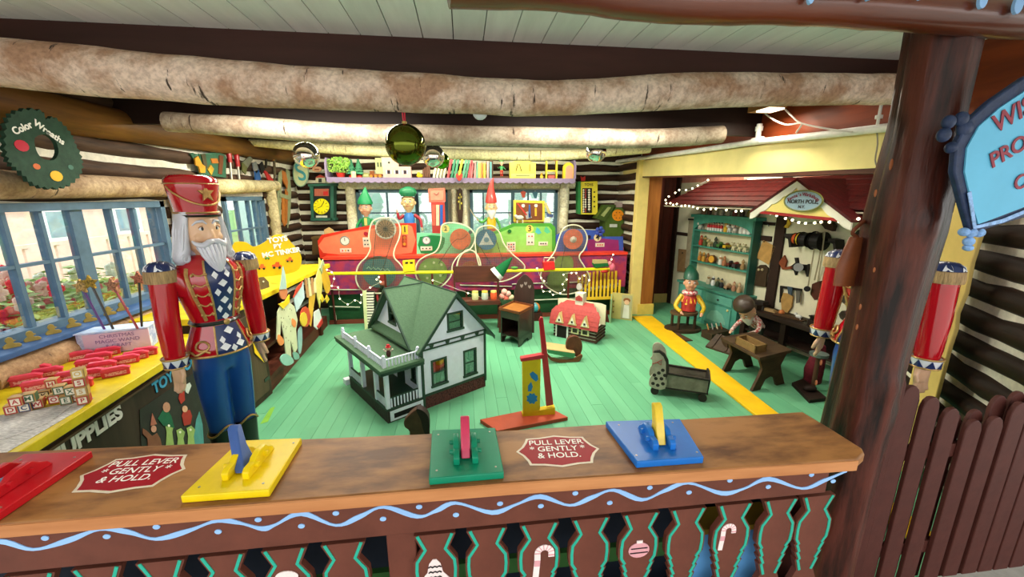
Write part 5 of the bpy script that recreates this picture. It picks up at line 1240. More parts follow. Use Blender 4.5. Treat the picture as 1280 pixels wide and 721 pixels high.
# --- little red-roofed log house
lc = aZ(692, 419, 0); rc = aZ(745, 430, 0); bc = aZ(754, 419, 0)
o = T('toy_log_house', 'small toy log house with red shingled roof and three dormers', 'toy house', (lc + rc) / 2)
U = (rc - lc); uu = U.normalized(); vv = Vector((-uu.y, uu.x, 0)); L_ = U.length; dpt = .30; HW, HP = .20, .46
def tl(u, v, z): return lc + uu * u + vv * v + Vector((0, 0, z))
def tbox(g, u0, u1, v0, v1, z0, z1): return g.slab([tl(u0, v0, z0), tl(u1, v0, z0), tl(u1, v1, z0), tl(u0, v1, z0)], (0, 0, z1 - z0))
ob('body', tbox(G(), .01, L_ - .01, .01, dpt - .01, 0, HW), mat('d8d0c0', .7), o, world=True)
for k in range(5):
    ob('log', G().cyl(tl(0, .012, .02 + k * .04), tl(L_, .012, .02 + k * .04), .016, n=8), brown_log, o, world=True); ob('log', G().cyl(tl(L_ - .012, 0, .02 + k * .04), tl(L_ - .012, dpt, .02 + k * .04), .016, n=8), brown_log, o, world=True)
dd = ob('door', tbox(G(), .03, .20, -.012, 0, 0, .17), whitep, o, world=True); ob('doorway', tbox(G(), .05, .18, -.014, -.011, 0, .15), mat('201814', .8), dd, world=True)
for a in (.24, .37): w_ = ob('window', tbox(G(), a, a + .10, -.012, 0, .08, .16), mat('d8cc98', .5), o, world=True); ob('pane', tbox(G(), a + .02, a + .08, -.014, -.011, .095, .145), mat('3a3428', .3), w_, world=True)
# rounded roof as overlapping shingle rows
rows = [(-.05, .17), (-.035, .22), (-.015, .27), (.01, .32), (.04, .365), (.08, .405), (.14, .43)]
rr_ = mat('a03c38', .6, .15, 40, bump=.2)
for k, ((v0, z0), (v1, z1)) in enumerate(zip(rows, rows[1:])):
    ins = max(0, (k - 3)) * .05
    ob('shingle_row', G().slab([tl(-.04 + ins, v0 - .006, z0), tl(L_ + .03 - ins, v0 - .006, z0), tl(L_ + .03 - ins - (.04 if k >= 3 else 0), v1, z1 + .006), tl(-.04 + ins + (.04 if k >= 3 else 0), v1, z1 + .006)], vv * .012 + Vector((0, 0, .008))), rr_, o, world=True)
ob('back_board', G().slab([tl(-.03, .16, .2), tl(-.03, .16, .44), tl(.06, .16, .455), tl(L_ - .02, .16, .455), tl(L_ + .04, .16, .44), tl(L_ + .04, .16, .2)], vv * .012), mat('e0d8b4', .6), o, world=True)
ob('roof_back', G().slab([tl(-.04, .17, .43), tl(L_ + .03, .17, .43), tl(L_ + .03, dpt + .04, .18), tl(-.04, dpt + .04, .18)], (0, 0, .012)), rr_, o, world=True)
ob('chimney', tbox(G(), L_ * .42, L_ * .60, .09, .2, .38, .56), mat('d8d0bc', .6), o, world=True); ob('chimney_arch', G().slab([tl(L_ * .43, .088, .47), tl(L_ * .59, .088, .47), tl(L_ * .59, .088, .51), tl(L_ * .51, .088, .54), tl(L_ * .43, .088, .51)], -vv * .006), rr_, o, world=True)
for a in (.10, .27, .43):
    dm = ob('dormer', G().slab([tl(a - .055, -.06, .20), tl(a + .055, -.06, .20), tl(a, -.06, .33)], vv * .08), mat('c8b478', .6), o, world=True)
    ob('dormer_face', G().slab([tl(a - .035, -.063, .212), tl(a + .035, -.063, .212), tl(a, -.063, .295)], vv * .003), mat('e8e4d0', .6), dm, world=True); ob('dormer_window', G().slab([tl(a - .012, -.066, .225), tl(a + .012, -.066, .225), tl(a + .012, -.066, .25), tl(a - .012, -.066, .25)], vv * .003), mat('2c2418', .5), dm, world=True)

# --- dark washstand with tall arched back
fl, fr_, br_ = aZ(626, 427, 0), aZ(649, 434, 0), aZ(665, 423, 0)
o = T('washstand', 'dark wooden toy washstand with open shelf and tall arched back', 'washstand', (fl + br_) / 2)
U = (fr_ - fl); uu = U.normalized(); vv = Vector((-uu.y, uu.x, 0)); vv = (br_ - fr_).normalized() if (br_ - fr_).dot(vv) > 0 else vv
W_, Dp = U.length, (br_ - fr_).length
def q3(u, v, z): return fl + uu * u + vv * v + Vector((0, 0, z))
dw = wood('34201a', '1e120e', 'z', 8, .35, .1, .3); H_ = aY(623, 387, fl.y).z
def pbox(u0, u1, v0, v1, z0, z1): return G().slab([q3(u0, v0, z0), q3(u1, v0, z0), q3(u1, v1, z0), q3(u0, v1, z0)], (0, 0, z1 - z0))
def side(u): return G().slab([q3(u, 0, 0), q3(u, Dp * .2, 0), q3(u, Dp * .35, .05), q3(u, Dp * .65, .05), q3(u, Dp * .8, 0), q3(u, Dp, 0), q3(u, Dp, H_), q3(u, 0, H_)], uu * .018)
ob('side_panel', side(0), dw, o, world=True); ob('side_panel', side(W_ - .018), dw, o, world=True)
ob('back_panel', pbox(0, W_, Dp - .015, Dp, .05, H_), dw, o, world=True); ob('shelf', pbox(0, W_, 0, Dp, .10, .115), dw, o, world=True)
ob('apron', G().slab([q3(.018, 0, .08), q3(W_ * .5, 0, .11), q3(W_ - .018, 0, .08), q3(W_ - .018, 0, .115), q3(.018, 0, .115)], vv * .012), dw, o, world=True); ob('drawer_front', pbox(.018, W_ - .018, 0, .012, H_ - .09, H_), dw, o, world=True)
tray = ob('top_tray', pbox(-.02, W_ + .015, -.02, Dp + .01, H_, H_ + .008), mat('a86c30', .5, .2, 8, c2='7c4a20'), o, world=True, label='orange-brown tray top')
for a in ((-.02, W_ + .015, -.02, -.008), (-.02, W_ + .015, Dp - .002, Dp + .01), (-.02, -.008, -.02, Dp + .01), (W_ + .003, W_ + .015, -.02, Dp + .01)): ob('tray_rim', pbox(*a, H_, H_ + .03), mat('6c3c20', .5), tray, world=True)
cx_ = W_ * .5
bo = T('arched_headboard', 'dark arched wooden board with pierced carving standing behind the washstand', 'headboard', aZ(660, 418, 0))
by3 = max(br_.y, bo.location.y) + .05
def h3(px, py, d=0): return aY(px, py, by3 + d)
zb_ = 0
P = [h3(641, 396), h3(643, 365), h3(647, 352), h3(652, 346), h3(656, 343), h3(660, 345), h3(666, 352), h3(668, 362), h3(668, 396)]
P[0].z = 0; P[-1].z = 0; bo.location = (P[0] + P[-1]) / 2
ob('board', G().slab(smoothpath(P[1:-1], 3) + [P[-1], P[0]], (0, .03, 0)), wood('44302a', '2a1a16', 'z', 8, .45), bo, world=True, bev=.003)
for px, py in ((652, 357), (657, 354), (662, 358)):
    c = h3(px, py, -.002); ob('carved_heart', G().prism(s2([(c.x + a * .02, c.z + b * .02) for a, b in ((0, -1.3), (-.9, 0), (-.7, .9), (0, .5), (.7, .9), (.9, 0))]), c.y - .002, c.y), mat('8a7c74', .6), bo, world=True)

# --- doll cradle with spotted horse head board
A_, B_, C_, D_ = aZ(812, 492, 0), aZ(884, 503, 0), aZ(886, 492, 0), aZ(812, 484, 0)
o = T('doll_cradle', 'grey wooden doll cradle with spotted horse-head board and small wheels', 'cradle', (A_ + B_) / 2)
uu = (B_ - A_).normalized(); vv = Vector((-uu.y, uu.x, 0)); L_ = (B_ - A_).length; Wd = .20
def k3(u, v, z): return A_ + uu * u + vv * v + Vector((0, 0, z))
gw_ = mat('8c8674', .6, .2, 12, c2='6c6656', bump=.15); gd = mat('2c2620', .6)
ob('bottom', G().slab([k3(.02, 0, .07), k3(L_, 0, .07), k3(L_, Wd, .07), k3(.02, Wd, .07)], (0, 0, .012)), gd, o, world=True)
for v0 in (0, Wd - .012):
    sd = ob('side_panel', G().slab([k3(.1, v0, .085), k3(L_ - .01, v0, .085), k3(L_ - .01, v0, .20), k3(.1, v0, .21)], vv * .012), gw_, o, world=True)
    ob('rim', G().slab([k3(.1, v0 - .004, .205), k3(L_, v0 - .004, .195), k3(L_, v0 - .004, .21), k3(.1, v0 - .004, .222)], vv * .02), gd, sd, world=True)
ob('foot_panel', G().slab([k3(L_ - .015, 0, .08), k3(L_ - .015, Wd, .08), k3(L_ - .005, Wd, .23), k3(L_ - .005, Wd * .5, .25), k3(L_ - .005, 0, .21)], uu * .012), gd, o, world=True)
hp2 = [(0, .075), (.12, .075), (.125, .24), (.115, .33), (.09, .38), (.05, .41), (.01, .40), (-.005, .36), (.0, .28), (-.015, .25), (.01, .235), (.02, .21), (-.01, .15)]
hb_ = ob('horse_board', G().slab([k3(a, -.016, b) for a, b in s2(hp2, 3)], vv * .016), mat('a8a08c', .6, .2, 12, bump=.1), o, world=True)
ob('horse_board', G().slab([k3(a, Wd, b) for a, b in s2(hp2, 3)], vv * .016), mat('a8a08c', .6, .2, 12, bump=.1), o, world=True)
ob('mane', G().slab([k3(a, -.02, b) for a, b in [(.12, .15), (.14, .25), (.128, .34), (.095, .395), (.05, .422), (.01, .41), (.0, .395), (.05, .40), (.085, .37), (.108, .32), (.115, .24)]], vv * .024), gd, o, world=True)
for a, b in ((.02, .11), (.06, .10), (.1, .12), (.04, .16), (.085, .165), (.11, .20), (.06, .215), (.09, .245), (.025, .19)):
    ob('painted_spot', G().slab([k3(a + .016 * math.cos(t), -.0175, b + .016 * math.sin(t)) for t in [k * .785 for k in range(8)]], vv * .001), gd, hb_, world=True)
ob('bridle', G().tube([k3(.0, -.018, .29), k3(.04, -.018, .31), k3(.07, -.018, .29), k3(.075, -.018, .34), k3(.04, -.018, .31)], .0035, 6), mat('a03c34', .5), hb_, world=True)
for u_ in (.04, L_ - .04):
    for v_ in (-.005, Wd - .01): ob('wheel', G().cyl(k3(u_, v_, .035), k3(u_, v_ + .018, .035), .035, n=16), gd, o, world=True)
    ob('axle', G().cyl(k3(u_, 0, .06), k3(u_, Wd, .06), .012, n=6), gd, o, world=True)

# --- pale hinged shutter with a doll, in front of the door jamb
o = T('painted_screen', 'folding pale yellow screen with a curly-haired doll painted on one leaf', 'screen', aZ(762, 402, 0))
sa, sb, sc__ = aZ(760, 403, 0), aZ(763, 397, 0), aZ(790, 400, 0)
P1 = [aY(744, 372, sb.y - .25), aY(761, 366, sb.y), None, None]
a0 = Vector((aY(757, 404, 5.15).x, 5.0, 0)); a1 = Vector((aY(762, 397, 5.25).x, 5.25, 0)); a2 = Vector((aY(789, 400, 5.1).x, 5.08, 0)); ht = .31
ob('leaf', G().slab([a0, a1, a1 + Vector((0, 0, .36)), a0 + Vector((0, 0, .34))], (.015, 0, 0)), mat('8fae84', .6), o, world=True); l2 = ob('leaf', G().slab([a1, a2, a2 + Vector((0, 0, .38)), a1 + Vector((0, 0, .38))], (0, .015, 0)), mat('bcae68', .6), o, world=True)
dn = (a2 - a1).normalized(); pn = Vector((dn.y, -dn.x, 0))
pl2 = lambda s, z, d=.004: a1 + dn * s + pn * d + Vector((0, 0, z))
LL = (a2 - a1).length
ob('panel', G().slab([pl2(LL * .5, .02), pl2(LL * .95, .02), pl2(LL * .95, .36), pl2(LL * .5, .36)], pn * .003), mat('a8a47c', .6), l2, world=True)
ob('painted_dress', G().slab([pl2(LL * .58, .03, .008), pl2(LL * .88, .03, .008), pl2(LL * .84, .22, .008), pl2(LL * .62, .22, .008)], pn * .002), mat('d8d4c4', .6), l2, world=True)
ob('painted_face', G().slab([pl2(LL * .73 + .035 * math.cos(k), .26 + .035 * math.sin(k), .008) for k in [t * .7 for t in range(9)]], pn * .002), skin, l2, world=True)
ob('painted_hair', G().slab([pl2(LL * .73 + .05 * math.cos(k), .29 + .035 * math.sin(k), .007) for k in [t * .7 for t in range(9)]], pn * .001), mat('8a5428', .6), l2, world=True)
for zz in (.10, .18, .26): ob('spool_knob', G().sph(pl2(LL * .15, zz, .01), .012), mat('7c6030', .5), l2, world=True)
# --- yellow crib basket with black stripes
o = T('striped_crib', 'yellow slatted toy crib full of dark folded cloth', 'crib', aY(755, 370, 5.28)); cy_ = 5.24
zt = aY(755, 350, cy_).z; zb2 = aY(735, 373, cy_).z
xa, xb2 = aY(727, 368, cy_).x, aY(775, 355, cy_).x
o.location = (xa, cy_, 0)
for k in range(11):
    x = xa + (xb2 - xa) * k / 10; zt_ = aY(735, 357, cy_).z + .04 * math.sin(k / 10 * 3.14) + .07 * k / 10
    ob('slat', G().b2((x - .018, cy_, zb2 - .02), (x + .012, cy_ + .012, zt_)), mat('dcb42c', .5), o, world=True)
    ob('slat', G().b2((x - .018, cy_ + .16, zb2 - .02), (x + .012, cy_ + .172, zt_ + .10)), mat('dcb42c', .5), o, world=True)
ob('base', G().b2((xa - .02, cy_ + .004, zb2 - .02), (xb2 + .02, cy_ + .17, zb2 + .06)), mat('1c1614', .6), o, world=True); ob('front_rail', G().b2((xa - .02, cy_ - .006, zb2 - .02), (xb2 + .02, cy_ + .004, zb2 + .02)), mat('dcb42c', .5), o, world=True)
for x in (xa, xb2): 
    for yq in (cy_ + .01, cy_ + .16): ob('leg', G().b2((x - .012, yq - .01, 0), (x + .012, yq + .01, zb2)), mat('241a14', .5), o, world=True)
g = G(); rnd = random.Random(8)
for k in range(12): g.sph((xa + (xb2 - xa) * (k + .5) / 12, cy_ + .08 + rnd.uniform(-.03, .03), zb2 + .10 + .06 * k / 12 + rnd.uniform(-.01, .02)), (.035, .05, .03), 8, 6)
ob('cloth', g, mat('24243a', .8, .8, 30, c2='8a8a9c', thr=(.5, .6)), o, world=True, sm=True)['kind'] = 'stuff'
ob('rolled_end', G().cyl(aY(724, 359, cy_), aY(727, 359, cy_) + Vector((0, .1, 0)), .04, n=14), mat('cfc8c0', .7), o, world=True)
# loose paint mark card on the floor by the left cabinet
pts = [aZ(325, 530, .0015), aZ(335, 527, .0015), aZ(344, 508, .0015), aZ(338, 510, .0015)]
ob('paint_smear', G().slab(pts, (0, 0, .0005)), mat('7cb03c', .6), floor)
# ================================================================ toy machine along the back wall
mc = T('toy_machine', 'long painted toy-making machine with control panels across the back wall', 'machine', (.3, 5.45, 0))
XL, XR, YM = aY(412, 406, 5.42).x, 2.34, 5.42
ob('plinth', G().b2((XL, YM, 0), (XR, 5.95, .055)), wood('7a3c2c', '5a281c', 'x', 12, .5), mc, world=True)
dgreen = mat('1c4426', .45, .25, 8)
ob('lower_cabinet', G().b2((XL, YM + .03, .055), (XR, 5.95, .50)), dgreen, mc, world=True)
zA, zB_ = aY(500, 366, YM + .02).z, aY(500, 323, YM + .02).z
ob('middle_band', G().b2((XL, YM + .02, zA), (XR, 5.9, zB_ - .0)), mat('b03850', .5, .6, 9, c2='74306a', thr=(.35, .6), bump=0), mc, world=True, label='mottled crimson and purple band')
ob('red_ledge', G().b2((XL, YM, zB_), (XR, 5.62, zB_ + .035)), mat('e0402c', .4, .1, 10), mc, world=True)
ob('back_board', G().b2((XL - .02, 5.62, zB_), (XR + .02, 5.66, zB_ + .08)), mat('c4402c', .5), mc, world=True)
ob('top_ledge', G().b2((XL - .05, 5.66, .95), (XR + .0, 6.0, .99)), mat('6a4a30', .6), mc, world=True)
YP = 5.60
def m3(px, py, d=0): return aY(px, py, YP - d)
def mpiece(nm, pts, col, d=0, th=.03, par=None, sm_=0, c2=None, **k):
    P = [m3(a, b, d) for a, b in pts]
    if sm_: P = smoothpath(P, sm_, True)
    return ob(nm, G().slab(P, (0, th, 0)), mat(col, .45, .1, 9, c2=c2, bump=.03), par or mc, world=True, **k)
def disc(nm, px, py, r, col, d=.01, th=.01, par=None, n=24, **k):
    c = m3(px, py, d); g = G().cyl(c, c + Vector((0, th, 0)), r, n=n); return ob(nm, g, mat(col, .4, .12, 24, bump=.03) if isinstance(col, str) else col, par or mc, world=True, **k)
PXM = .01135   # metres per pixel at the panels
p1 = mpiece('control_panel', [(402, 293.5), (460, 282), (498, 279), (520, 279), (521, 323), (400, 323), (397, 301)], 'd8301c', label='red control panel with orange centre')
mpiece('painted_field', [(405, 297), (462, 286), (500, 283), (515, 283), (515, 316), (455, 318), (404, 316)], 'f07c58', .002, .002, p1, 2)
p2 = mpiece('control_panel', [(521, 291), (551, 292), (553, 281), (572, 279), (590, 286), (594, 296), (594, 321.5), (521, 321.5)], '7cd8a0', label='mint green control panel')
mpiece('painted_field', [(525, 296), (552, 295), (556, 302), (548, 316), (526, 316)], '1c7c40', .002, .002, p2, 2)
p3 = mpiece('control_panel', [(594.7, 320), (594.7, 296), (622, 288), (642, 279), (689, 279), (694, 284), (695, 321)], '4c9c34', label='leaf green control panel number three')
mpiece('painted_field', [(598, 316), (600, 299), (624, 291), (643, 283), (686, 283), (690, 288), (690, 316)], '8cc85c', .002, .002, p3)
p4 = mpiece('control_panel', [(695, 321), (695, 294), (712, 286), (747, 288), (755, 296), (779, 295.6), (779, 319)], '3c58b0', label='blue control panel with purple field')
mpiece('painted_field', [(733, 300), (752, 298), (773, 300), (774, 314), (735, 315)], '8c2c6c', .002, .002, p4)
cream = mat('d8d4c0', .4, .06, 20); chrome = mat('b8bcc0', .25, .1, metal=.7)
def plate(px, py, w_, h_, par, holes, nm='switch_plate'):
    c = m3(px, py, .008); W_, H_ = w_ * PXM / 2, h_ * PXM / 2
    o = ob(nm, G().b2((c.x - W_, c.y, c.z - H_), (c.x + W_, c.y + .01, c.z + H_)), cream, par, world=True, bev=.002)
    for (a, b, col) in holes: ob('button', G().b2((c.x + a * W_ - .009, c.y - .006, c.z + b * H_ - .009), (c.x + a * W_ + .009, c.y, c.z + b * H_ + .009)), mat(col, .4), o, world=True)
    return o
def gauge(px, py, r, par):
    o = disc('gauge', px, py, r, chrome, .012, .014, par); disc('dial', px, py, r * .78, 'd8d8d0', .014, .003, o); c = m3(px, py, .016); ob('needle', G().b2((c.x - .004, c.y - .001, c.z - .004), (c.x + .004, c.y, c.z + r * .6)), black, o, world=True); return o
gauge(431, 301, .066, p1); gauge(533, 300.5, .056, p2)
plate(432, 313, 13, 5, p1, [(-.5, 0, 'c83020'), (0, 0, 'c8a020'), (.5, 0, '202020')]); plate(458, 303, 8, 12, p1, [(-.4, .4, '404448'), (.4, .4, '404448'), (-.4, -.4, '404448'), (.4, -.4, '404448')])
plate(533, 310.5, 14, 5, p2, [(-.6, 0, '303030'), (0, 0, '303030'), (.6, 0, '303030')]); plate(639, 308.5, 11, 12, p3, [(a, b, c) for a, b, c in ((-.55, .5, '3c3c44'), (0, .5, 'b03020'), (.55, .5, '3c3c44'), (-.55, 0, 'b03020'), (0, 0, '3c3c44'), (.55, 0, 'b03020'), (-.55, -.5, '3c3c44'), (0, -.5, 'b03020'), (.55, -.5, '3c3c44'))])
plate(663, 299, 10, 15, p3, [(-.4, .5, 'c04030'), (.4, .5, 'c04030'), (-.4, -.5, '303030'), (.4, -.5, '303030')]); plate(679, 304.5, 12, 5, p3, [(-.5, 0, '303030'), (0, 0, '303030'), (.5, 0, '303030')]); plate(750, 306, 12, 5, p4, [(-.5, 0, 'c03028'), (0, 0, 'c03028'), (.5, 0, 'c03028')])
for px, py, par, col in ((457, 292, p1, 'a01830'), (637, 289, p3, '1c6c2c'), (736.5, 296, p4, '2c1c3c'), (588, 290, p2, '203c48')):
    o = disc('knob', px, py, .026, col, .03, .03, par)
for n_, px, py, par, col in (('1', 506, 287, p1, 'e8c038'), ('2', 557, 286, p2, 'd8d070'), ('3', 662, 286, p3, 'e8d45c'), ('4', 747, 297, p4, 'e0d0a0')):
    c = m3(px, py, .006); pl0 = ob('number_plate', G().b2((c.x - .04, c.y, c.z - .06), (c.x + .04, c.y + .006, c.z + .06)) if n_ == '1' else G().cyl(c, c + Vector((0, .006, 0)), .055, n=14), mat(col, .5), par, world=True)
    text('lettering', n_, .11 if n_ != '2' else .08, m3(px, py, .009), Euler((R(90), 0, 0)), black, pl0, .001, bold=.002)
o = mpiece('indicator_strip', [(502.5, 294), (508.5, 294), (508.5, 309), (502.5, 309)], 'a83c28', .008, .008, p1)
for k, c in enumerate(('c87830', 'c86040', 'd8a030')): disc('lamp_button', 505.5, 297 + 4 * k, .02, c, .014, .008, o)
for px, py, col in ((673, 288, '4cb0b8'), (684, 287, '58c08c')): mpiece('painted_splash', [(px - 4, py + 2), (px - 2, py - 4), (px + 1, py - 2), (px + 4, py + 3), (px, py + 5)], col, .003, .002, p3)
# wheels, belts and netting guards
YG = 5.38
def g3(px, py, d=0): return aY(px, py, YG - d)
def wheel(px, py, rpx, col, d=-.04, rim=None, par=mc, nm='wheel'):
    c = g3(px, py, d); r = rpx * .01085; o = ob(nm, G().cyl(c, c + Vector((0, .02, 0)), r, n=28), mat(col, .5, .2, 14, bump=.05), par, world=True)
    if rim: ob('rim', G().tube(ringpts(c, r, 28), .012, 8, True), mat(rim, .4), o, world=True, sm=True)
    return o, c, r
def guard(pts, nm='netting_guard'):
    P = smoothpath([g3(a, b) for a, b in pts], 6, True)
    f = ob(nm, G().tube(P, .010, 6, True), mat('d8d4b8', .45), mc, world=True, sm=True)
    ob('netting', G().slab([p + Vector((0, .002, 0)) for p in P], (0, .003, 0)), mesh_screen('8c8870', 60, .13), f, world=True); return f
w1, c1, r1 = wheel(482, 286, 11.5, 'a07858', rim='d8d4c4')
for k in range(8):
    a = k * math.pi / 8; ob('spoke', G().tube([c1 + Vector((r1 * math.cos(a), -.006, r1 * math.sin(a))), c1 - Vector((r1 * math.cos(a), .006, r1 * math.sin(a)))], .005, 5), mat('4c3c30', .5), w1, world=True)
ob('hub', G().cyl(c1 + Vector((0, -.02, 0)), c1, .025, n=12), black, w1, world=True)
w2, c2_, r2 = wheel(474, 340, 20, '2c6870'); 
g = G(); rnd = random.Random(2)
g = G(); ribbon(g, [c2_ + Vector((-.16 + .03 * k, -.003, .06 + (.02 if k % 2 else -.01) - .004 * k)) for k in range(11)], .014); ob('painted_scribble', g, mat('8cc0a8', .5), w2, world=True)
guard([(482, 272), (494, 274), (500, 284), (499, 297), (493, 312), (493, 322), (500, 330), (506, 342), (500, 358), (480, 366), (455, 364), (445, 350), (448, 332), (458, 321), (463, 310), (461, 296), (464, 280), (470, 274)])
w3, c3, r3 = wheel(575.5, 299, 13, 'e06a40'); g = G(); ribbon(g, smoothpath([c3 + Vector((x, -.003, z)) for x, z in ((-.11, -.05), (-.05, .0), (0, 0), (.05, .02), (.1, .07))], 4), .012); ob('painted_curve', g, mat('a03c24', .5), w3, world=True)
w4, c4, r4 = wheel(541, 340, 18, '7c9c48')
for a, b in ((-.1, .08), (.12, .1), (.1, -.05), (-.08, -.08), (.02, .13)): ob('painted_dot', G().cyl(c4 + Vector((a, -.004, b)), c4 + Vector((a, 0, b)), .018, n=8), mat('c8cc9c', .5), w4, world=True)
guard([(553, 281), (572, 279), (588, 286), (594, 297), (588, 311), (575, 318), (566, 330), (563, 346), (548, 360), (530, 358), (520, 345), (521, 330), (530, 321), (545, 314), (551, 300)])
w5, c5, r5 = wheel(608, 299.5, 13, '2c6c8c'); ob('painted_triangle', G().slab([c5 + Vector((-.10, -.003, -.07)), c5 + Vector((.10, -.003, -.07)), c5 + Vector((0, -.003, .11))], (0, -.002, 0)), mat('d8dcd4', .5), w5, world=True)
ob('hub', G().cyl(c5 + Vector((0, -.02, 0)), c5, .035, n=12), mat('6a90a0', .4), w5, world=True)
guard([(600, 284), (614, 282), (624, 290), (630, 305), (640, 317), (656, 333), (645, 345), (625, 352), (606, 346), (597, 325), (594, 305), (595, 292)])
wheel(588, 338, 12, 'a04c38'); guard([(571, 340), (573, 325), (581, 314), (590, 313), (598, 321), (601, 335), (598, 350), (575, 350)])
w6, c6, r6 = wheel(716.5, 299, 13, 'e06a50'); ob('cone', G().cyl(c6, c6 + Vector((-.01, -.06, .02)), .05, .004, 12), mat('d0ccc0', .4), w6, world=True)
wheel(705, 330, 13, '8ca048', -.06); wheel(698, 350, 15, '6c8440', -.03)
guard([(715, 281), (727, 284), (734, 296), (731, 310), (724, 321), (731, 334), (737, 348), (728, 362), (705, 368), (686, 360), (676, 346), (682, 330), (693, 315), (698, 300), (704, 286)])
for (a, b) in (((470, 287), (466, 335)), ((493, 290), (478, 338)), ((565, 304), (548, 330)), ((585, 306), (553, 345)), ((600, 308), (624, 348)), ((620, 300), (630, 330)), ((707, 306), (700, 340))):
    ob('drive_belt', G().tube([g3(*a, -.03), g3(*b, -.03)], .004, 5), mat('2c2824', .6), mc, world=True)
# trim tubes
for pts in ([(412, 362), (450, 362)], [(412, 383), (450, 384)], [(575, 356), (640, 358)], [(640, 355), (730, 352)], [(668, 375), (735, 372)], [(415, 366), (420, 400)]):
    ob('trim_tube', G().tube([aY(a, b, YM - .0) for a, b in pts], .009, 6), mat('c8c8b0', .4), mc, world=True)
for px in (415, 583, 711): ob('upright', G().cyl(aY(px, 362, YM - .02), Vector((aY(px, 362, YM - .02).x, YM - .02, .02)), .014, n=8), mat('4c2018', .5), mc, world=True)

# yellow rail with its brackets
rl = T('yellow_rail', 'thin yellow pipe railing in front of the toy machine', 'railing', (0, 5.2, 0)); YR = 5.2
ra, rb, rc_ = aY(409, 342, YR), aY(565, 340, YR), aY(762, 336, YR)
ob('pipe', G().tube([ra, rb, rc_], .021, 12), mat('e8d81c', .35, .06, 10), rl, world=True, sm=True)
for px in (481, 540, 711): 
    c = aY(px, 340, YR); ob('post', G().cyl((c.x, YR, 0), (c.x, YR, c.z - .018), .014, n=10), mat('5a2018', .45), rl, world=True)
# things hung on or sat on the rail
def rt(nm, lb, cat, px, py): p = aY(px, py, YR); return T(nm, lb, cat, p)
o = rt('toy_wallet', 'small yellow toy box clipped on the rail before the red panel', 'toy', 515, 330)
ob('box', G().slab([aY(a, b, YR - .03) for a, b in ((503, 326), (518, 325), (519, 339), (504, 340))], (0, .06, 0)), mat('e8c424', .4), o, world=True, bev=.003); 
for a in (506.5, 512.5): ob('slot', G().slab([aY(a, 327.5, YR - .033), aY(a + 3.5, 327.3, YR - .033), aY(a + 3.5, 329.5, YR - .033), aY(a, 329.7, YR - .033)], (0, .003, 0)), black, o, world=True)
o = rt('red_toy_box', 'small red open box hung on the rail below panel three', 'box', 686, 332)
ob('box', G().slab([aY(a, b, YR - .04) for a, b in ((679, 328), (693, 327), (694, 337), (680, 338))], (0, .08, 0)), mat('c82828', .4), o, world=True, bev=.003); ob('handle', G().tube([aY(680, 328, YR), aY(680, 322, YR), aY(693, 322, YR), aY(693, 328, YR)], .006, 6), mat('d8d0b0', .4), o, world=True)
o = rt('scrub_brush', 'green bristled brush lying on the rail at the right end', 'brush', 750, 331)
ob('bristles', G().slab([aY(a, b, YR - .03) for a, b in ((741, 329), (760, 328), (761, 333), (744, 335))], (0, .06, 0)), mat('1c6430', .8, .3, 80, bump=.8), o, world=True, bev=.006); ob('back', G().slab([aY(a, b, YR - .03) for a, b in ((742, 325), (759, 325), (760, 329), (742, 330))], (0, .06, 0)), mat('b8a870', .5), o, world=True, bev=.003)
o = rt('green_toy_leaf', 'small green lump toy lying on the rail beside the elf hat', 'toy', 643, 335); ob('body', G().sph(aY(643, 334.5, YR), (.05, .035, .02)), mat('4c8c3c', .5), o, world=True, sm=True)
o = rt('pink_toy_bird', 'pink and red toy bird at the right end of the rail', 'toy', 764, 334)
ob('body', G().sph(aY(765, 334, YR), (.045, .05, .06)), mat('d06478', .5), o, world=True, sm=True); ob('head', G().sph(aY(762, 329, YR), .03), mat('e08c94', .5), o, world=True, sm=True); ob('wing', G().sph(aY(756, 339, YR), (.06, .03, .025)), mat('b82c28', .5), o, world=True, sm=True); ob('beak', G().cyl(aY(760, 336, YR - .03), aY(757, 337, YR - .07), .015, .002, 8), mat('e0b030', .5), o, world=True)
# string lights along rail and machine
bulbm = mat('fff0c8', .3, 0, bump=0, emit=5)
def strand(lb, pts_list, Y_, grp='strings of small white bulbs'):
    o = T('string_lights', lb, 'lights', aY(*pts_list[0], Y_), 0, grp)
    P = [aY(a, b, Y_) for a, b in pts_list]; ob('wire', G().tube(smoothpath(P, 3), .0025, 5), mat('c8c8b0', .5), o, world=True)
    for p in P: ob('bulb', G().sph(p + Vector((0, -.012, 0)), .0105, 8, 6), bulbm, o, world=True)
    return o
strand('white bulb string looped below the left part of the rail', [(409, 337), (415, 340), (418, 348), (415, 357), (423, 359), (425, 373), (435, 380), (444, 375), (451, 378), (452, 368), (463, 359), (476, 352), (471, 349), (474, 346)], 5.14)
strand('white bulb string looped round the guard of panel four', [(671, 335), (676, 347), (680, 351), (677, 358), (679, 364), (687, 364), (691, 368), (700, 366), (705, 362), (703, 355), (708, 349), (704, 343), (714, 341), (720, 341), (724, 348), (730, 344), (736, 350)], 5.14)
strand('three bulbs climbing at the right end of the rail', [(763, 331), (764, 324), (766, 318)], 5.3)
strand('few white bulbs by the jars under the brown stand', [(541, 350), (585, 366), (623, 378)], 4.96)
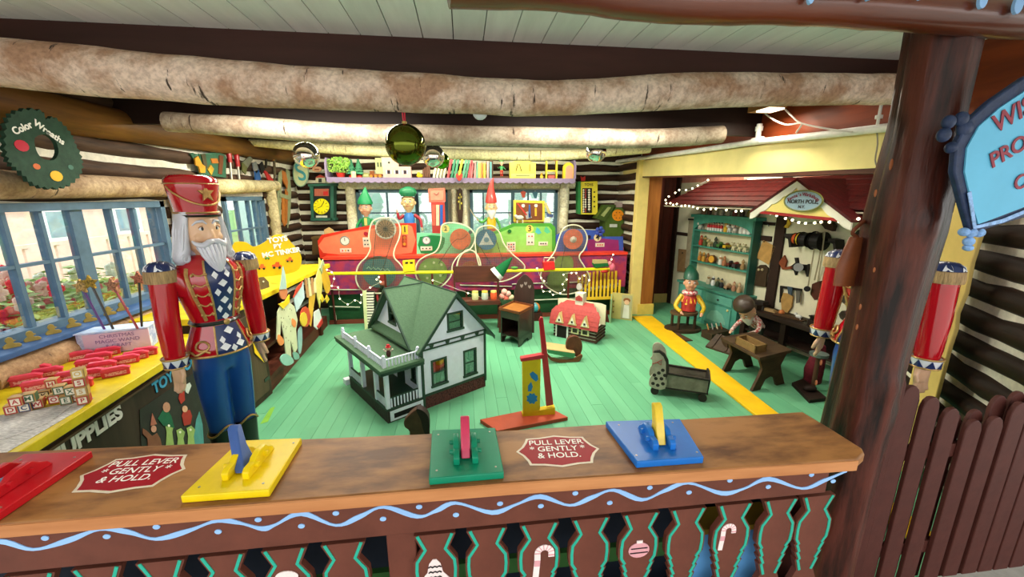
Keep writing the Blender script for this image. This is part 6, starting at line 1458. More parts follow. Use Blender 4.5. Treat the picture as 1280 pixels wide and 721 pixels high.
# brown shop stand with jars, hat and dolls
YS = 5.02
def b3(px, py, d=0): return aY(px, py, YS - d)
o = T('shop_stand', 'brown toy shop stand with high back board and one shelf', 'stand', (b3(595, 370).x, YS, 0))
wst = wood('5c2c1c', '3c180e', 'x', 14, .4, .1, .2)
ob('back_board', G().slab([b3(567, 333), b3(622, 332), b3(623, 352), b3(567, 353)], (0, .03, 0)), wst, o, world=True, bev=.002)
for px in (567.5, 622.5):
    for dy in (0, .2):
        c = b3(px, 333); ob('leg', G().b2((c.x - .012, YS - dy * .0 - .014 - dy, 0), (c.x + .012, YS + .014 - dy, c.z if dy == 0 else b3(570, 374).z)), wst, o, world=True)
zs1 = b3(600, 371).z
ob('shelf', G().b2((b3(567, 374).x, YS - .22, zs1 - .02), (b3(623, 374).x, YS + .0, zs1)), wst, o, world=True); ob('apron', G().b2((b3(567, 374).x, YS - .225, zs1 - .05), (b3(623, 374).x, YS - .21, zs1 - .02)), wst, o, world=True)
for k, (px, col, cap, lb) in enumerate(((594, 'c8c890', 'e0d870', 'pale yellow paint jar, left of three on the brown stand'), (606, 'b8c4b0', 'd8c850', 'white paint jar in the middle of the brown stand shelf'), (617, 'd8582c', 'd8d070', 'orange paint jar, right of three on the brown stand'))):
    c = aY(px, 370, YS - .12); j = T('paint_jar', lb, 'jar', (c.x, YS - .12, zs1), 0, 'paint jars on the brown stand')
    ob('glass', G().lathe([(.040, 0), (.043, .01), (.043, .075), (.036, .09)]), mat(col, .25, .05, coat=.5), j, sm=True); ob('lid', G().cyl((0, 0, .088), (0, 0, .108), .038), mat(cap, .4), j)
o = T('elf_hat', 'green felt elf hat with white band hung on the brown stand corner', 'hat', aY(625, 340, YS - .05))
hb0 = aY(620, 338, YS - .08)
ob('cone', G().tube(smoothpath([aY(622, 342, YS - .08), aY(630, 333, YS - .08), aY(636, 326, YS - .08), aY(640, 322, YS - .08)], 4), [.085 * (1 - k / 12.5) for k in range(13)], 14), mat('0c5c30', .9, .1, 30), o, world=True, sm=True)
ob('band', G().tube([aY(619.5, 343.5, YS - .08), aY(623.5, 340, YS - .08)], [.098, .09], 16), mat('d8dcd8', .9, .1, 60, bump=.5), o, world=True, sm=True)
o = T('toy_flower_pot', 'pink flowers and plush in a green basket right of the brown stand', 'flower pot', aY(632, 378, 4.98)); c = aY(632, 375, 4.98)
ob('pot', G().lathe([(.05, -.06), (.075, .02), (.07, .02)], c), mat('4c6c50', .6), o, world=True); ob('stand_leg', G().cyl((c.x, c.y, 0), (c.x, c.y, c.z - .05), .03, n=8), mat('3c2418', .6), o, world=True)
for k, (a, b, col) in enumerate(((-.05, .06, 'e09c8c'), (.03, .09, 'e0a89c'), (.07, .04, 'd8c49c'), (-.02, .12, 'e8b4a0'), (.0, .03, 'c86050'))): ob('flower', G().sph(c + Vector((a, -.03, b)), .04, 10, 7), mat(col, .8, .2, 40, bump=.5), o, world=True, sm=True)
# white ladder-like toy keyboard
o = T('toy_ladder', 'tall white toy ladder with black rungs behind the doll house', 'ladder', aZ(462, 412, 0)); YL = aZ(462, 412, 0).y
for k in range(13):
    a = 366 + 3.4 * k; ob('rung', G().slab([aY(457, a, YL), aY(467, a, YL), aY(467, a + 1.7, YL), aY(457, a + 1.7, YL)], (0, .03, 0)), mat('e0dccc', .5), o, world=True)
P = [aY(453, 364, YL - .01), aY(457.5, 363, YL - .01), aY(459, 410, YL - .01), aY(456, 412, YL - .01)]; P[2].z = P[3].z = 0
ob('side_rail', G().slab(P, (0, .03, 0)), mat('d0d4a0', .5), o, world=True); P = [aY(466.5, 363, YL + .03), aY(469, 363, YL + .03), aY(470, 409, YL + .03), aY(467, 409, YL + .03)]; P[2].z = P[3].z = 0
ob('back_rail', G().slab([aY(457, 364, YL + .035), aY(468, 364, YL + .035), Vector((aY(470, 409, YL + .035).x, YL + .035, 0)), Vector((aY(458, 409, YL + .035).x, YL + .035, 0))], (0, .02, 0)), black, o, world=True)
o = T('nutcracker_doll', 'small dark and red nutcracker figure beside the white ladder', 'figure', aZ(477, 412, 0) + Vector((0, .3, 0)))
x0_, y0_ = o.location.x, o.location.y
ob('body', G().loft([(0, 0, 0, .05, .04), (.2, 0, 0, .045, .035), (.4, 0, 0, .06, .045), (.52, 0, 0, .045, .035)], 14), mat('203020', .5), o, sm=True); ob('head', G().sph((0, 0, .57), .05), mat('b06050', .5), o, sm=True); ob('hat', G().cyl((0, 0, .60), (0, 0, .68), .045), mat('8c2c2c', .4), o); 
for s in (-1, 1): ob('arm', G().tube([(s * .06, 0, .48), (s * .085, -.02, .38), (s * .07, -.04, .3)], .018, 8), mat('8c2c2c', .4), o, sm=True)
# small beach ball on floor by the washstand
o = T('beach_ball', 'small striped toy ball near the machine plinth', 'ball', (aY(669, 385, 5.3).x, 5.3, 0)); rb_ = .07; c0 = aY(669, 384, 5.3)
o.location.z = c0.z - rb_
for k, col in enumerate(('e8c030', '2c6ca8', 'c83c30', 'd8d8d0', '3c9ca8', 'd87c30')):
    g = G(); n0 = len(g.v)
    for i in range(9):
        t = math.pi * i / 8
        for j in range(4):
            a = (k + j / 3) * math.pi / 3; g.v.append(Vector((rb_ * math.sin(t) * math.cos(a), rb_ * math.sin(t) * math.sin(a), rb_ + rb_ * math.cos(t))))
    for i in range(8):
        for j in range(3): g.f.append([i * 4 + j, i * 4 + j + 1, i * 4 + j + 5, i * 4 + j + 4])
    ob('segment', g, mat(col, .35, coat=.3), o, sm=True)
bs = T('toy_step', 'low dark step under the small striped ball', 'step', (aY(669, 385, 5.3).x, 5.3, 0)); ob('body', G().b2((-.09, -.07, 0), (.09, .08, c0.z - rb_)), mat('3a1c14', .6), bs)
if c0.z - rb_ < .02: o.location.z = 0; [D.objects.remove(c) for c in list(bs.children)]; D.objects.remove(bs)

# ================================================================ dolls
def doll(t, h, cs, arms, hat='cone', beard=False, legs=True, tilt=0, hs=1.3):
    """standing figure of height h facing -Y; cs: skin, hat, shirt, trousers, shoes, sleeve"""
    sk, ht, sh, tr, so_, sl = [mat(c, .45, .08, 12, coat=.15) for c in cs]
    H = h
    if legs:
        g = G()
        for s in (-1, 1): g.tube([(s * .06 * H, 0, .03 * H), (s * .065 * H, 0, .2 * H), (s * .06 * H, 0, .42 * H)], [.03 * H, .038 * H, .055 * H], 12)
        g.loft([(.36 * H, 0, 0, .09 * H, .065 * H), (.44 * H, 0, 0, .11 * H, .08 * H), (.48 * H, 0, 0, .1 * H, .07 * H)], 14)
        ob('trousers', g, tr, t, remesh=.016 * H, sm=True)
        for s in (-1, 1): ob('shoe', G().loft([(0, s * .065 * H, -.025 * H, .035 * H, .07 * H), (.03 * H, s * .065 * H, -.02 * H, .035 * H, .065 * H), (.055 * H, s * .06 * H, 0, .028 * H, .035 * H)], 12), so_, t, sm=True)
    M_ = Matrix.Translation((0, 0, .45 * H)) @ Matrix.Rotation(tilt, 4, 'X') @ Matrix.Translation((0, 0, -.45 * H))
    ob('shirt', G().loft([(.43 * H, 0, 0, .11 * H, .08 * H), (.5 * H, 0, 0, .105 * H, .078 * H), (.6 * H, 0, 0, .115 * H, .08 * H), (.68 * H, 0, 0, .10 * H, .07 * H), (.725 * H, 0, 0, .045 * H, .045 * H)], 20).xf(M_), sh, t, sm=True)
    for s, (e, w_) in zip((-1, 1), arms):
        S0 = M_ @ Vector((s * .105 * H, 0, .67 * H)); E = Vector(e) * H; W_ = Vector(w_) * H
        ob('arm', G().tube(smoothpath([S0, E, W_], 4), [.038 * H, .037 * H, .036 * H, .034 * H, .032 * H, .03 * H, .029 * H, .028 * H, .027 * H], 10), sl, t, sm=True)
        d = (W_ - E).normalized(); g = G(); k0 = .85 * H
        q = d.to_track_quat('-Z', 'Y').to_matrix().to_4x4()
        g = hand_g(.55 * H, s).xf(Matrix.Translation(W_) @ q); ob('hand', g, sk, t, sm=True)
    g = G().loft([(.70 * H, 0, 0, .035 * H, .035 * H), (.75 * H, 0, 0, .038 * H, .04 * H), (.78 * H, 0, -.005 * H, .07 * H, .075 * H), (.85 * H, 0, 0, .1 * H, .1 * H), (.93 * H, 0, 0, .098 * H, .1 * H), (.99 * H, 0, 0, .06 * H, .06 * H), (1.0 * H, 0, 0, .01 * H, .01 * H)], 20)
    g.sph((0, -.105 * H, .865 * H), (.016 * H, .024 * H, .016 * H), 10, 6)
    for s in (-1, 1): g.sph((s * .1 * H, 0, .87 * H), (.02 * H, .015 * H, .03 * H), 8, 6); g.sph((s * .05 * H, -.075 * H, .835 * H), (.03 * H, .022 * H, .025 * H), 8, 6)
    M_ = M_ @ Matrix.Translation((0, 0, .73 * H)) @ Matrix.Scale(hs, 4) @ Matrix.Translation((0, 0, -.73 * H))
    hd = ob('head', g.xf(M_), sk, t, sm=True)
    for s in (-1, 1):
        ob('eye', G().sph((s * .037 * H, -.092 * H, .895 * H), (.016 * H, .01 * H, .016 * H), 10, 6).xf(M_), white, hd, sm=True); ob('pupil', G().sph((s * .037 * H, -.101 * H, .895 * H), (.008 * H, .004 * H, .010 * H), 8, 6).xf(M_), black, hd, sm=True)
        ob('eyebrow', G().tube([M_ @ Vector((s * .02 * H, -.098 * H, .92 * H)), M_ @ Vector((s * .04 * H, -.097 * H, .928 * H)), M_ @ Vector((s * .058 * H, -.088 * H, .92 * H))], .005 * H, 5), mat('5a4030', .6), hd)
    ob('mouth', G().tube([M_ @ Vector((x * H, (-.094 + abs(x) * .25) * H, (.822 + abs(x) * .25) * H)) for x in (-.035, -.018, 0, .018, .035)], .006 * H, 6), mat('a83c3c', .5), hd)
    if beard: ob('beard', G().loft([(.68 * H, 0, -.1 * H, .02 * H, .02 * H), (.74 * H, 0, -.09 * H, .06 * H, .035 * H), (.80 * H, 0, -.075 * H, .085 * H, .045 * H), (.84 * H, 0, -.05 * H, .09 * H, .05 * H)], 16).xf(M_), mat('cfccc4', .8, .1, 50, bump=.5), hd, sm=True)
    else: ob('hair', G().loft([(.84 * H, 0, .03 * H, .09 * H, .08 * H), (.92 * H, 0, .02 * H, .107 * H, .095 * H), (.96 * H, 0, .01 * H, .1 * H, .095 * H)], 16).xf(M_), mat('6a4028', .7), hd, sm=True)
    if hat == 'cone': g = G().loft([(.90 * H, 0, 0, .128 * H, .128 * H), (.93 * H, 0, 0, .13 * H, .13 * H), (1.0 * H, 0, 0, .105 * H, .105 * H), (1.09 * H, .01 * H, 0, .055 * H, .055 * H), (1.19 * H, .02 * H, 0, .012 * H, .012 * H)], 18)
    elif hat == 'tall': g = G().loft([(.92 * H, 0, 0, .107 * H, .107 * H), (1.0 * H, 0, 0, .1 * H, .1 * H), (1.2 * H, 0, 0, .05 * H, .05 * H), (1.33 * H, .03 * H, 0, .022 * H, .022 * H), (1.36 * H, .05 * H, 0, .008 * H, .008 * H)], 18)
    elif hat == 'puff': g = G().loft([(.93 * H, 0, 0, .105 * H, .105 * H), (.98 * H, 0, .0, .14 * H, .13 * H), (1.04 * H, 0, .01 * H, .12 * H, .12 * H), (1.08 * H, 0, .02 * H, .03 * H, .03 * H)], 18)
    else: g = G().loft([(.90 * H, 0, 0, .12 * H, .12 * H), (.98 * H, 0, .02 * H, .115 * H, .115 * H), (1.06 * H, 0, .06 * H, .07 * H, .08 * H), (1.10 * H, 0, .14 * H, .03 * H, .03 * H)], 18)
    hh = ob('hat', g.xf(M_ @ Matrix.Translation((0, .01 * H, .045 * H))), ht, t, sm=True)
    return t, sh, M_
ZE = .99
def stand(lb, px, py_head, Yq, h, **k):
    c = aY(px, py_head, Yq); o = T('elf_doll', lb, 'elf doll', (c.x, Yq, ZE + .001), 0, 'elf dolls behind the toy machine'); return o
e1 = stand('elf doll in pointed green hat and green jacket, leftmost on the machine', 456, 250, 5.80, .6)
doll(e1, .60, ('dca888', '1c9058', '208c4c', '1c6c3c', '3c2c1c', '1c9050'), [((-.20, -.02, .55), (-.23, -.06, .40)), ((.2, -.02, .56), (.24, -.08, .44))])
_, sh_, _m = e1, None, None
ob('shirt_front', G().b2((-.018, -.052, .32), (.018, -.046, .42)), mat('d8c470', .5), e1)
e2 = stand('elf doll in puffy green hat and blue overalls with red sleeves', 510, 245, 5.80, .66)
doll(e2, .68, ('d8b884', '1c7c50', '2c78c4', '2468b4', '2c2c2c', 'a82430'), [((-.2, -.03, .6), (-.22, -.05, .72)), ((.22, -.02, .58), (.25, -.05, .42))], 'puff')
bk = ob('belt', G().b2((-.08, -.07, .285), (.08, -.06, .32)), black, e2); ob('buckle', G().b2((-.03, -.078, .28), (.03, -.069, .335)), mat('d8d8d0', .3), bk); ob('buckle_hole', G().b2((-.016, -.0795, .293), (.016, -.077, .322)), mat('5a3020', .4), bk)
e3 = stand('elf doll in tall red hat and yellow waistcoat with white beard', 614, 255, 5.80, .6)
doll(e3, .60, ('dcb484', 'c83c34', 'e0b820', 'c84c2c', '3c2c1c', '4c9c40'), [((-.22, -.03, .58), (-.30, -.05, .62)), ((.18, -.02, .54), (.21, -.05, .42))], 'tall', True)
ob('stick', G().tube([(-.18, -.04, .37), (-.26, -.05, .46), (-.32, -.05, .56)], [.008, .006, .005], 6), mat('b8a880', .5), e3)
# bookcase toy, dark ski, tool board, behind the machine
def bt(nm, lb, cat, px, py, Yq=5.85): c = aY(px, py, Yq); return T(nm, lb, cat, (c.x, Yq, ZE))
def bpiece(par, nm, pts, col, Yq=5.85, th=.05, bev=.002, **k): return ob(nm, G().slab([aY(a, b, Yq) for a, b in pts], (0, th, 0)), mat(col, .45, .12, 14) if isinstance(col, str) else col, par, world=True, bev=bev, **k)
def down(pts, z=ZE, Yq=5.85):
    return pts
o = bt('red_toy_clock', 'tall red toy cabinet with a salmon square head between two elf dolls', 'cabinet', 546, 285)
bpiece(o, 'head', [(535, 236), (556, 235), (557, 252), (536, 253)], 'e8705c'); bpiece(o, 'head_panel', [(538, 238.5), (554, 238), (554, 250), (538.5, 250.5)], 'f08c74', 5.846, .004)
ck = ob('cabinet_body', G().b2((aY(539, 260, 5.85).x, 5.85, ZE), (aY(556, 260, 5.85).x, 5.9, aY(540, 252.5, 5.85).z)), mat('b83c34', .45), o, world=True, bev=.002)
for (a, b, col) in ((540, 544, 'd8604c'), (545, 549, 'd8c8a8'), (550, 553.5, '2c5cb0')): bpiece(ck, 'spine', [(a, 256), (b, 256), (b, 282), (a, 282)], col, 5.845, .005)
g = G(); c = aY(546, 244, 5.84); ob('hands', G().tube([c + Vector((-.04, 0, .03)), c, c + Vector((.03, 0, .04))], .004, 5), black, o, world=True)
o = bt('carved_ski', 'dark carved board with painted flower hung between the back windows', 'board', 575, 260, 6.02); o.location.z = aY(575, 281, 6.02).z
bpiece(o, 'board', [(572, 238), (575, 235), (578, 238), (579, 262), (578, 276), (576, 280), (573, 280), (571, 262)], '3c2818', 6.02, .02); bpiece(o, 'painted_stem', [(574.4, 246), (575.6, 246), (575.6, 262), (574.4, 262)], '8c8c40', 6.017, .002)
for a, b in ((573.5, 247), (576.5, 246), (575, 243), (573.5, 252), (576.8, 254)): bpiece(o, 'painted_petal', [(a - 1, b), (a, b - 1.8), (a + 1, b), (a, b + 1.8)], 'e0cc50', 6.016, .002)
o = T('red_heart', 'small red heart on the shelf edge above the dark carved board', 'heart', aY(574, 222, 5.80)); c = aY(574, 221, 5.80)
ob('heart', G().prism(s2([(c.x + a * .05, c.z + b * .05) for a, b in ((0, -1.1), (-.95, .2), (-.6, .9), (0, .45), (.6, .9), (.95, .2))]), 5.79, 5.805), mat('d84038', .4), o, world=True, bev=.002)
o = bt('tool_cabinet', 'yellow-framed brown toy tool board before the right back window', 'tool board', 661, 277)
bpiece(o, 'frame', [(642, 250), (681, 251), (681, 278), (642, 277)], 'e0c83c', 5.85, .05); bb = bpiece(o, 'board', [(645, 253), (678, 254), (678, 275), (645, 275)], mat('7c4420', .5, .15, 10), 5.846, .004)
for px in (654, 670): bpiece(bb, 'white_dot', [(px + 2.2 * math.cos(k), 257 + 2.2 * math.sin(k)) for k in [t * .785 for t in range(8)]], 'e0dcd0', 5.842, .004, 0)
for pts, col in ([(646, 254), (648, 254), (659, 268), (658, 270)], 'c83c30'), ([(661, 256), (663, 256), (663.5, 272), (660.5, 272)], '3c5c9c'), ([(668.5, 260), (671, 260), (671, 270), (668.5, 270)], 'e0b030'), ([(656, 266), (660, 264), (665, 272), (658, 274)], 'a8a4a0'): bpiece(bb, 'toy_tool', pts, col, 5.838, .006, 0)
ob('foot', G().b2((aY(643, 270, 5.85).x, 5.85, ZE), (aY(680, 270, 5.85).x, 5.9, aY(650, 277, 5.85).z)), mat('8c6c30', .5), o, world=True)
o = bt('toy_lamb', 'small white lamb in front of the toy tool board', 'toy animal', 650, 277, 5.78); c = aY(650, 272, 5.78); 
ob('body', G().sph(c, (.06, .03, .035)).sph(c + Vector((-.06, 0, .02)), (.025, .022, .028)), mat('d8d0bc', .8, .1, 40, bump=.5), o, world=True, sm=True, remesh=.008)
for s in (-.04, .04): ob('leg', G().cyl(c + Vector((s, 0, -.03)), (c.x + s, c.y, ZE), .009, n=8), mat('d8d0bc', .8), o, world=True)
o = bt('toy_plane', 'tangle of yellow and blue toy plane parts right of the tool board', 'toy', 686, 276, 5.82)
for pts, col in (([(680, 254), (683, 253), (691, 271), (688, 273)], 'c8b878'), ([(683, 266), (692, 268), (691, 272), (684, 271)], '4c5c8c'), ([(681, 272), (688, 273), (688, 278), (680, 278)], 'd8d8c8')): bpiece(o, 'plank', pts, col, 5.82, .02)
for px, py, col, lb in ((654, 243, 'c85038', 'red paper heart hung in the right back window'), (669, 244, '3c7080', 'teal and red paper tag hung in the right back window')):
    o = T('paper_charm', lb, 'charm', aY(px, py, 6.08), 0); bpiece(o, 'card', [(px - 3.5, py - 3), (px, py - 4.5), (px + 3.5, py - 3), (px + 2, py + 4), (px - 1, py + 4)], col, 6.08, .006); ob('string', G().cyl(aY(px, py - 3, 6.083), aY(px, py - 12, 6.083), .002, n=5), mat('d0c8b0', .6), o, world=True)
for px, col, lb in ((352 - 0, 'd8b070', ''),): pass
o = T('cream_cat_shape', 'cream flat animal shape standing on the left end of the machine', 'toy animal', (aY(411, 290, 5.64).x, 5.64, ZE))
bpiece(o, 'body', [(405, 293), (405, 287), (411, 284), (416, 287), (418, 291), (416, 300), (405, 300)], 'c8a870', 5.66, .015); 
ob('foot', G().b2((aY(405, 290, 5.66).x, 5.66, ZE), (aY(416, 290, 5.66).x, 5.675, aY(405, 299, 5.66).z)), mat('c8a870', .5), o, world=True)
# ================================================================ lavender shelf and its toys
SZ = 1.955; YSf, YSb = 5.84, 6.10
sh = T('toy_shelf', 'long lavender shelf with scalloped edge above the back windows', 'shelf', (-.1, 5.97, 0))
lav = mat('8f7fa0', .5, .06, 10)
xl, xr = aY(408, 222, YSf).x, aY(719, 222, YSf).x
ob('board', G().b2((xl, YSf, SZ - .02), (xr, YSb, SZ)), lav, sh, world=True)
n = 38; pts = [(xl, SZ + .0), (xr, SZ + .0)]; zb = SZ - .055
for k in range(n * 4, -1, -1):
    x = xl + (xr - xl) * k / (n * 4); pts.append((x, zb - .018 * abs(math.sin(math.pi * k / 4))))
ob('scalloped_edge', G().prism(pts, YSf - .012, YSf), lav, sh, world=True)
for x in (xl, xr): ob('side_panel', G().prism([(YSf, SZ), (YSb, SZ), (YSb, SZ + .26), (YSf + .06, SZ + .26), (YSf, SZ + .18)], x - .012, x + .012, 'x'), lav, sh, world=True)
YK = 5.93
def k3s(px, py, y=YK): return aY(px, py, y)
def sthing(nm, lb, cat, px, grp=None, y=YK): c = aY(px, 218, y); return T(nm, lb, cat, (c.x, y, SZ), 0, grp)
def sx(o, px, y=YK): return aY(px, 218, y).x - o.location.x
def sz(py, y=YK): return max(0, aY(560, py, y).z - SZ)
def skin_piece(o, nm, pts, col, th=.05, y=YK, **k):
    z0 = sz(217, y)
    return ob(nm, G().prism([(aY(a, b, y).x - o.location.x, max(0, aY(a, b, y).z - SZ - (.0))) for a, b in pts], -th / 2, th / 2), mat(col, .5, .1, 16) if isinstance(col, str) else col, o, **k)
def zz(py, y=YK): return aY(560, py, y).z
Y0 = 219.3
# books: individually leaning
rnd = random.Random(11)
bc = [('d8d0b0', 541), ('d8d0b0', 545), ('c8c0a0', 549), ('d0c8a8', 553), ('c04c50', 558.5), ('3c7c60', 563), ('4c8c6c', 567), ('e8dc40', 572), ('5c9478', 577), ('4c8068', 580.5), ('c05058', 584), ('c86468', 587.5), ('d08080', 591.5), ('6c9c88', 594.5), ('e0cc60', 597.5), ('c87840', 600.5), ('e8d850', 604), ('c09090', 608), ('5c8c90', 611.5)]
names = {'d8d0b0': 'cream', 'c8c0a0': 'grey cream', 'd0c8a8': 'pale cream', 'c04c50': 'red', '3c7c60': 'dark green', '4c8c6c': 'green', 'e8dc40': 'bright yellow', '5c9478': 'sage green', '4c8068': 'pine green', 'c05058': 'crimson', 'c86468': 'rose red', 'd08080': 'pink', '6c9c88': 'grey green', 'e0cc60': 'pale yellow', 'c87840': 'orange', 'e8d850': 'lemon yellow', 'c09090': 'dusty pink', '5c8c90': 'teal grey'}
for k, (col, px) in enumerate(bc):
    o = T('book', '%s %s book, %s from the left in the row on the lavender shelf' % ('small' if k < 4 else 'slim', names[col], ORD[k]), 'book', (aY(px, 215, YK).x, YK, SZ), 0, 'books on the lavender shelf')
    hgt = .13 if k < 4 else rnd.uniform(.235, .27) if k < 11 else rnd.uniform(.20, .23); ln = R(14) if k < 4 else R(13) if k < 11 else R(6) if k < 13 else R(1); w_ = .030
    M_ = Matrix.Rotation(ln, 3, 'Y')
    g = G().box((w_ / 2, 0, hgt / 2), (w_, .15, hgt)); g.v = [M_ @ v for v in g.v]; lo = min(v.z for v in g.v); g.v = [v - Vector((0, 0, lo)) for v in g.v]
    cvr = ob('cover', g, mat(col, .6, .08, 20), o)
    g = G().box((w_ / 2, 0, hgt / 2), (w_ * .7, .146, hgt + .002)); g.v = [M_ @ v - Vector((0, 0, lo)) for v in g.v]; ob('pages', g, mat('d8d4c4', .8), o)
# plants etc.
def tree_cone(o, x, h, r, col):
    g = G(); rr = random.Random(int(x * 100) + 5)
    for k in range(5): g.lathe([(r * (1 - k * .17), h * (.18 + k * .15)), (r * (.45 - k * .07), h * (.38 + k * .145)), (.002, h * (.42 + k * .145))], (x, 0, 0), 12)
    ob('branches', wobble(g, .006, 3), mat(col, .8, .25, 40, bump=.5), o); ob('trunk', G().cyl((x, 0, 0), (x, 0, h * .25), .012, n=8), mat('5c3c20', .7), o)
o = sthing('shelf_plant', 'bushy green leafy plant in red pot, left end of the lavender shelf', 'plant', 426)
g = G(); rr = random.Random(9)
for k in range(420):
    p = Vector((rr.uniform(-.17, .15), rr.uniform(-.06, .05), rr.uniform(.07, .27))); a = rr.uniform(0, 6.28); u = Vector((math.cos(a), rr.uniform(-.4, .4), math.sin(a))) * .016; v = Vector((-math.sin(a), rr.uniform(-.5, .5), math.cos(a))) * .009
    if ((p.x) / .17) ** 2 + ((p.z - .16) / .12) ** 2 > 1: continue
    g.add([p - u, p + v, p + u, p - v], [(0, 1, 2, 3)])
ob('foliage', g, mat('5c9c3c', .6, .5, 30, c2='a8c858'), o)['kind'] = 'stuff'
ob('stems', G().tube([(0, 0, .02), (.01, 0, .15)], .015, 6).tube([(0, 0, .04), (-.08, 0, .16)], .008, 6).tube([(0, 0, .04), (.08, 0, .16)], .008, 6), mat('4c6a30', .7), o); ob('pot', G().lathe([(.045, 0), (.06, .06), (.055, .06)]), mat('b83028', .5), o)
for px, h, lb in ((440, .24, 'taller dark green toy fir tree on the lavender shelf'), (449, .25, 'right toy fir tree with red foot on the lavender shelf')):
    o = sthing('toy_fir_tree', lb, 'toy tree', px, 'toy fir trees on the shelf'); tree_cone(o, 0, h, .075, '3c7c5c'); ob('foot', G().lathe([(.04, 0), (.045, .03), (.03, .035)]), mat('c04030', .5), o)
o = sthing('cream_candle', 'short cream candle jar in front of the toy fir trees', 'candle', 442, y=5.87); ob('wax', G().lathe([(.032, 0), (.033, .07), (.028, .08)]), mat('e0d8a0', .4), o, sm=True); ob('wick', G().cyl((0, 0, .08), (0, 0, .09), .003, n=6), black, o)
o = sthing('tan_box', 'small tan and green box right of the toy fir trees', 'box', 458); ob('body', G().b2((-.05, -.03, 0), (.05, .03, .06)), mat('8a8c58', .6), o, bev=.003); ob('label', G().b2((-.03, -.032, .02), (.03, -.03, .045)), mat('c8b880', .6), o)
o = sthing('brown_toy_train', 'low brown and orange toy train on the shelf left of the pink house', 'toy train', 470)
ob('body', G().b2((-.09, -.03, .02), (.09, .03, .05)).b2((-.08, -.025, .05), (-.02, .025, .09)), mat('7c4420', .5), o, bev=.003)
for s in (-.06, 0, .06): ob('wheel', G().cyl((s, -.035, .02), (s, -.03, .02), .02, n=12), mat('c88030', .5), o)
o = sthing('cream_card', 'cream picture card leaning behind the pink toy house', 'card', 477, y=6.0); ob('card', G().b2((-.075, 0, 0), (.075, .01, .27)), mat('d8d8a0', .6), o)
for s in (-1, 0, 1): ob('painted_figure', G().b2((s * .04 - .012, -.003, .15), (s * .04 + .012, 0, .21)), mat('5c6c50', .6), o)
o = sthing('pink_doll_house', 'small pink toy house with three dark windows on the lavender shelf', 'toy house', 497)
ob('wall', G().b2((-.19, -.05, 0), (.19, .05, .15)), mat('d8a8a0', .6), o, bev=.002); ob('gable', G().prism([(-.2, .15), (.02, .15), (.02, .24), (-.03, .27), (-.2, .27)], -.04, .04), mat('c8b8a0', .6), o)
for s in (-.11, 0, .11): 
    w_ = ob('window', G().b2((s - .02, -.053, .05), (s + .02, -.05, .10)), mat('2c2430', .4), o); ob('shutter', G().b2((s - .035, -.054, .05), (s - .022, -.05, .10)), white, w_); ob('shutter', G().b2((s + .022, -.054, .05), (s + .035, -.05, .10)), white, w_)
ob('round_window', G().cyl((-.10, -.043, .20), (-.10, -.04, .20), .015, n=12), black, o)
o = sthing('yellow_toy_duckling', 'small yellow toy on the shelf right of the pink house', 'toy', 525); ob('body', G().sph((0, 0, .028), (.05, .035, .028)).sph((-.02, 0, .06), .022), mat('e8c820', .5), o, sm=True, remesh=.006)
o = sthing('brown_crate_toy', 'brown leaning toy crate beside the cream books', 'crate', 533)
for k in range(4): ob('slat', G().b2((-.05 + .027 * k, -.03, 0), (-.028 + .027 * k, .03, .12 + .02 * k)), mat('6c4838', .6), o)
ob('base', G().b2((-.05, -.03, 0), (.052, .03, .015)), mat('5c3c30', .6), o)
o = sthing('elf_picture', 'dark wooden frame holding a small green elf figure', 'frame', 624)
fr0 = mat('4c3424', .6)
for a in ((-.13, -.09, 0, .27), (-.09, .14, 0, .03), (-.13, .14, .27, .285)): ob('frame_board', G().b2((a[0], -.05, a[2]), (a[1], .05, a[3])), fr0, o)
o2 = T('shelf_elf', 'tiny green elf with red shoes in the dark shelf frame', 'elf doll', (aY(627, 215, YK).x, YK, SZ + .031)); doll(o2, .2, ('dca888', '3c9c50', '2c8c4c', 'c83c30', 'c02c28', '2c8c4c'), [((-.2, 0, .55), (-.26, -.03, .6)), ((.2, 0, .55), (.26, -.03, .5))])
o = sthing('yellow_toy_kitchen', 'yellow toy tool cupboard with painted tools on the lavender shelf', 'toy cupboard', 653)
ob('cupboard', G().prism([(-.19, 0), (.19, 0), (.19, .22), (.1, .24), (0, .28), (-.1, .24), (-.19, .22)], -.04, .04), mat('dccc58', .5), o, bev=.003); ob('drawer', G().b2((-.17, -.046, .015), (.17, -.04, .065)), mat('e8dc70', .5), o); ob('drawer_mark', G().b2((-.1, -.048, .033), (.1, -.046, .045)), mat('5c6c50', .5), o)
for a, b in ((-.1, .03), (-.02, -.03), (.1, .0)): ob('painted_tool', G().tube([(a, -.043, .10), (a + b, -.043, .2)], .007, 5), mat('6a5c30', .5), o)
o = sthing('toy_easel', 'yellow toy swing frame with orange top on the lavender shelf', 'toy', 689)
for s in (-.075, .075): ob('post', G().b2((s - .01, -.03, 0), (s + .01, .03, .25)), mat('e0c838', .5), o)
ob('top', G().b2((-.10, -.035, .25), (.10, .035, .275)), mat('c86428', .5), o); ob('bar', G().b2((-.075, -.01, .10), (.075, .01, .12)), mat('e0c838', .5), o); ob('seat', G().b2((-.05, -.02, .0), (.05, .02, .05)), mat('b85c50', .5), o)
o = sthing('small_yellow_figure', 'tiny yellow figure beside the toy swing frame', 'figure', 677); ob('body', G().lathe([(.02, 0), (.026, .03), (.012, .05)]), mat('d8b040', .5), o, sm=True); ob('head', G().sph((0, 0, .062), .018), mat('c8a030', .5), o, sm=True)
o = sthing('arched_pink_toy', 'yellow arched toy with pink figure, right end of the shelf', 'toy', 710)
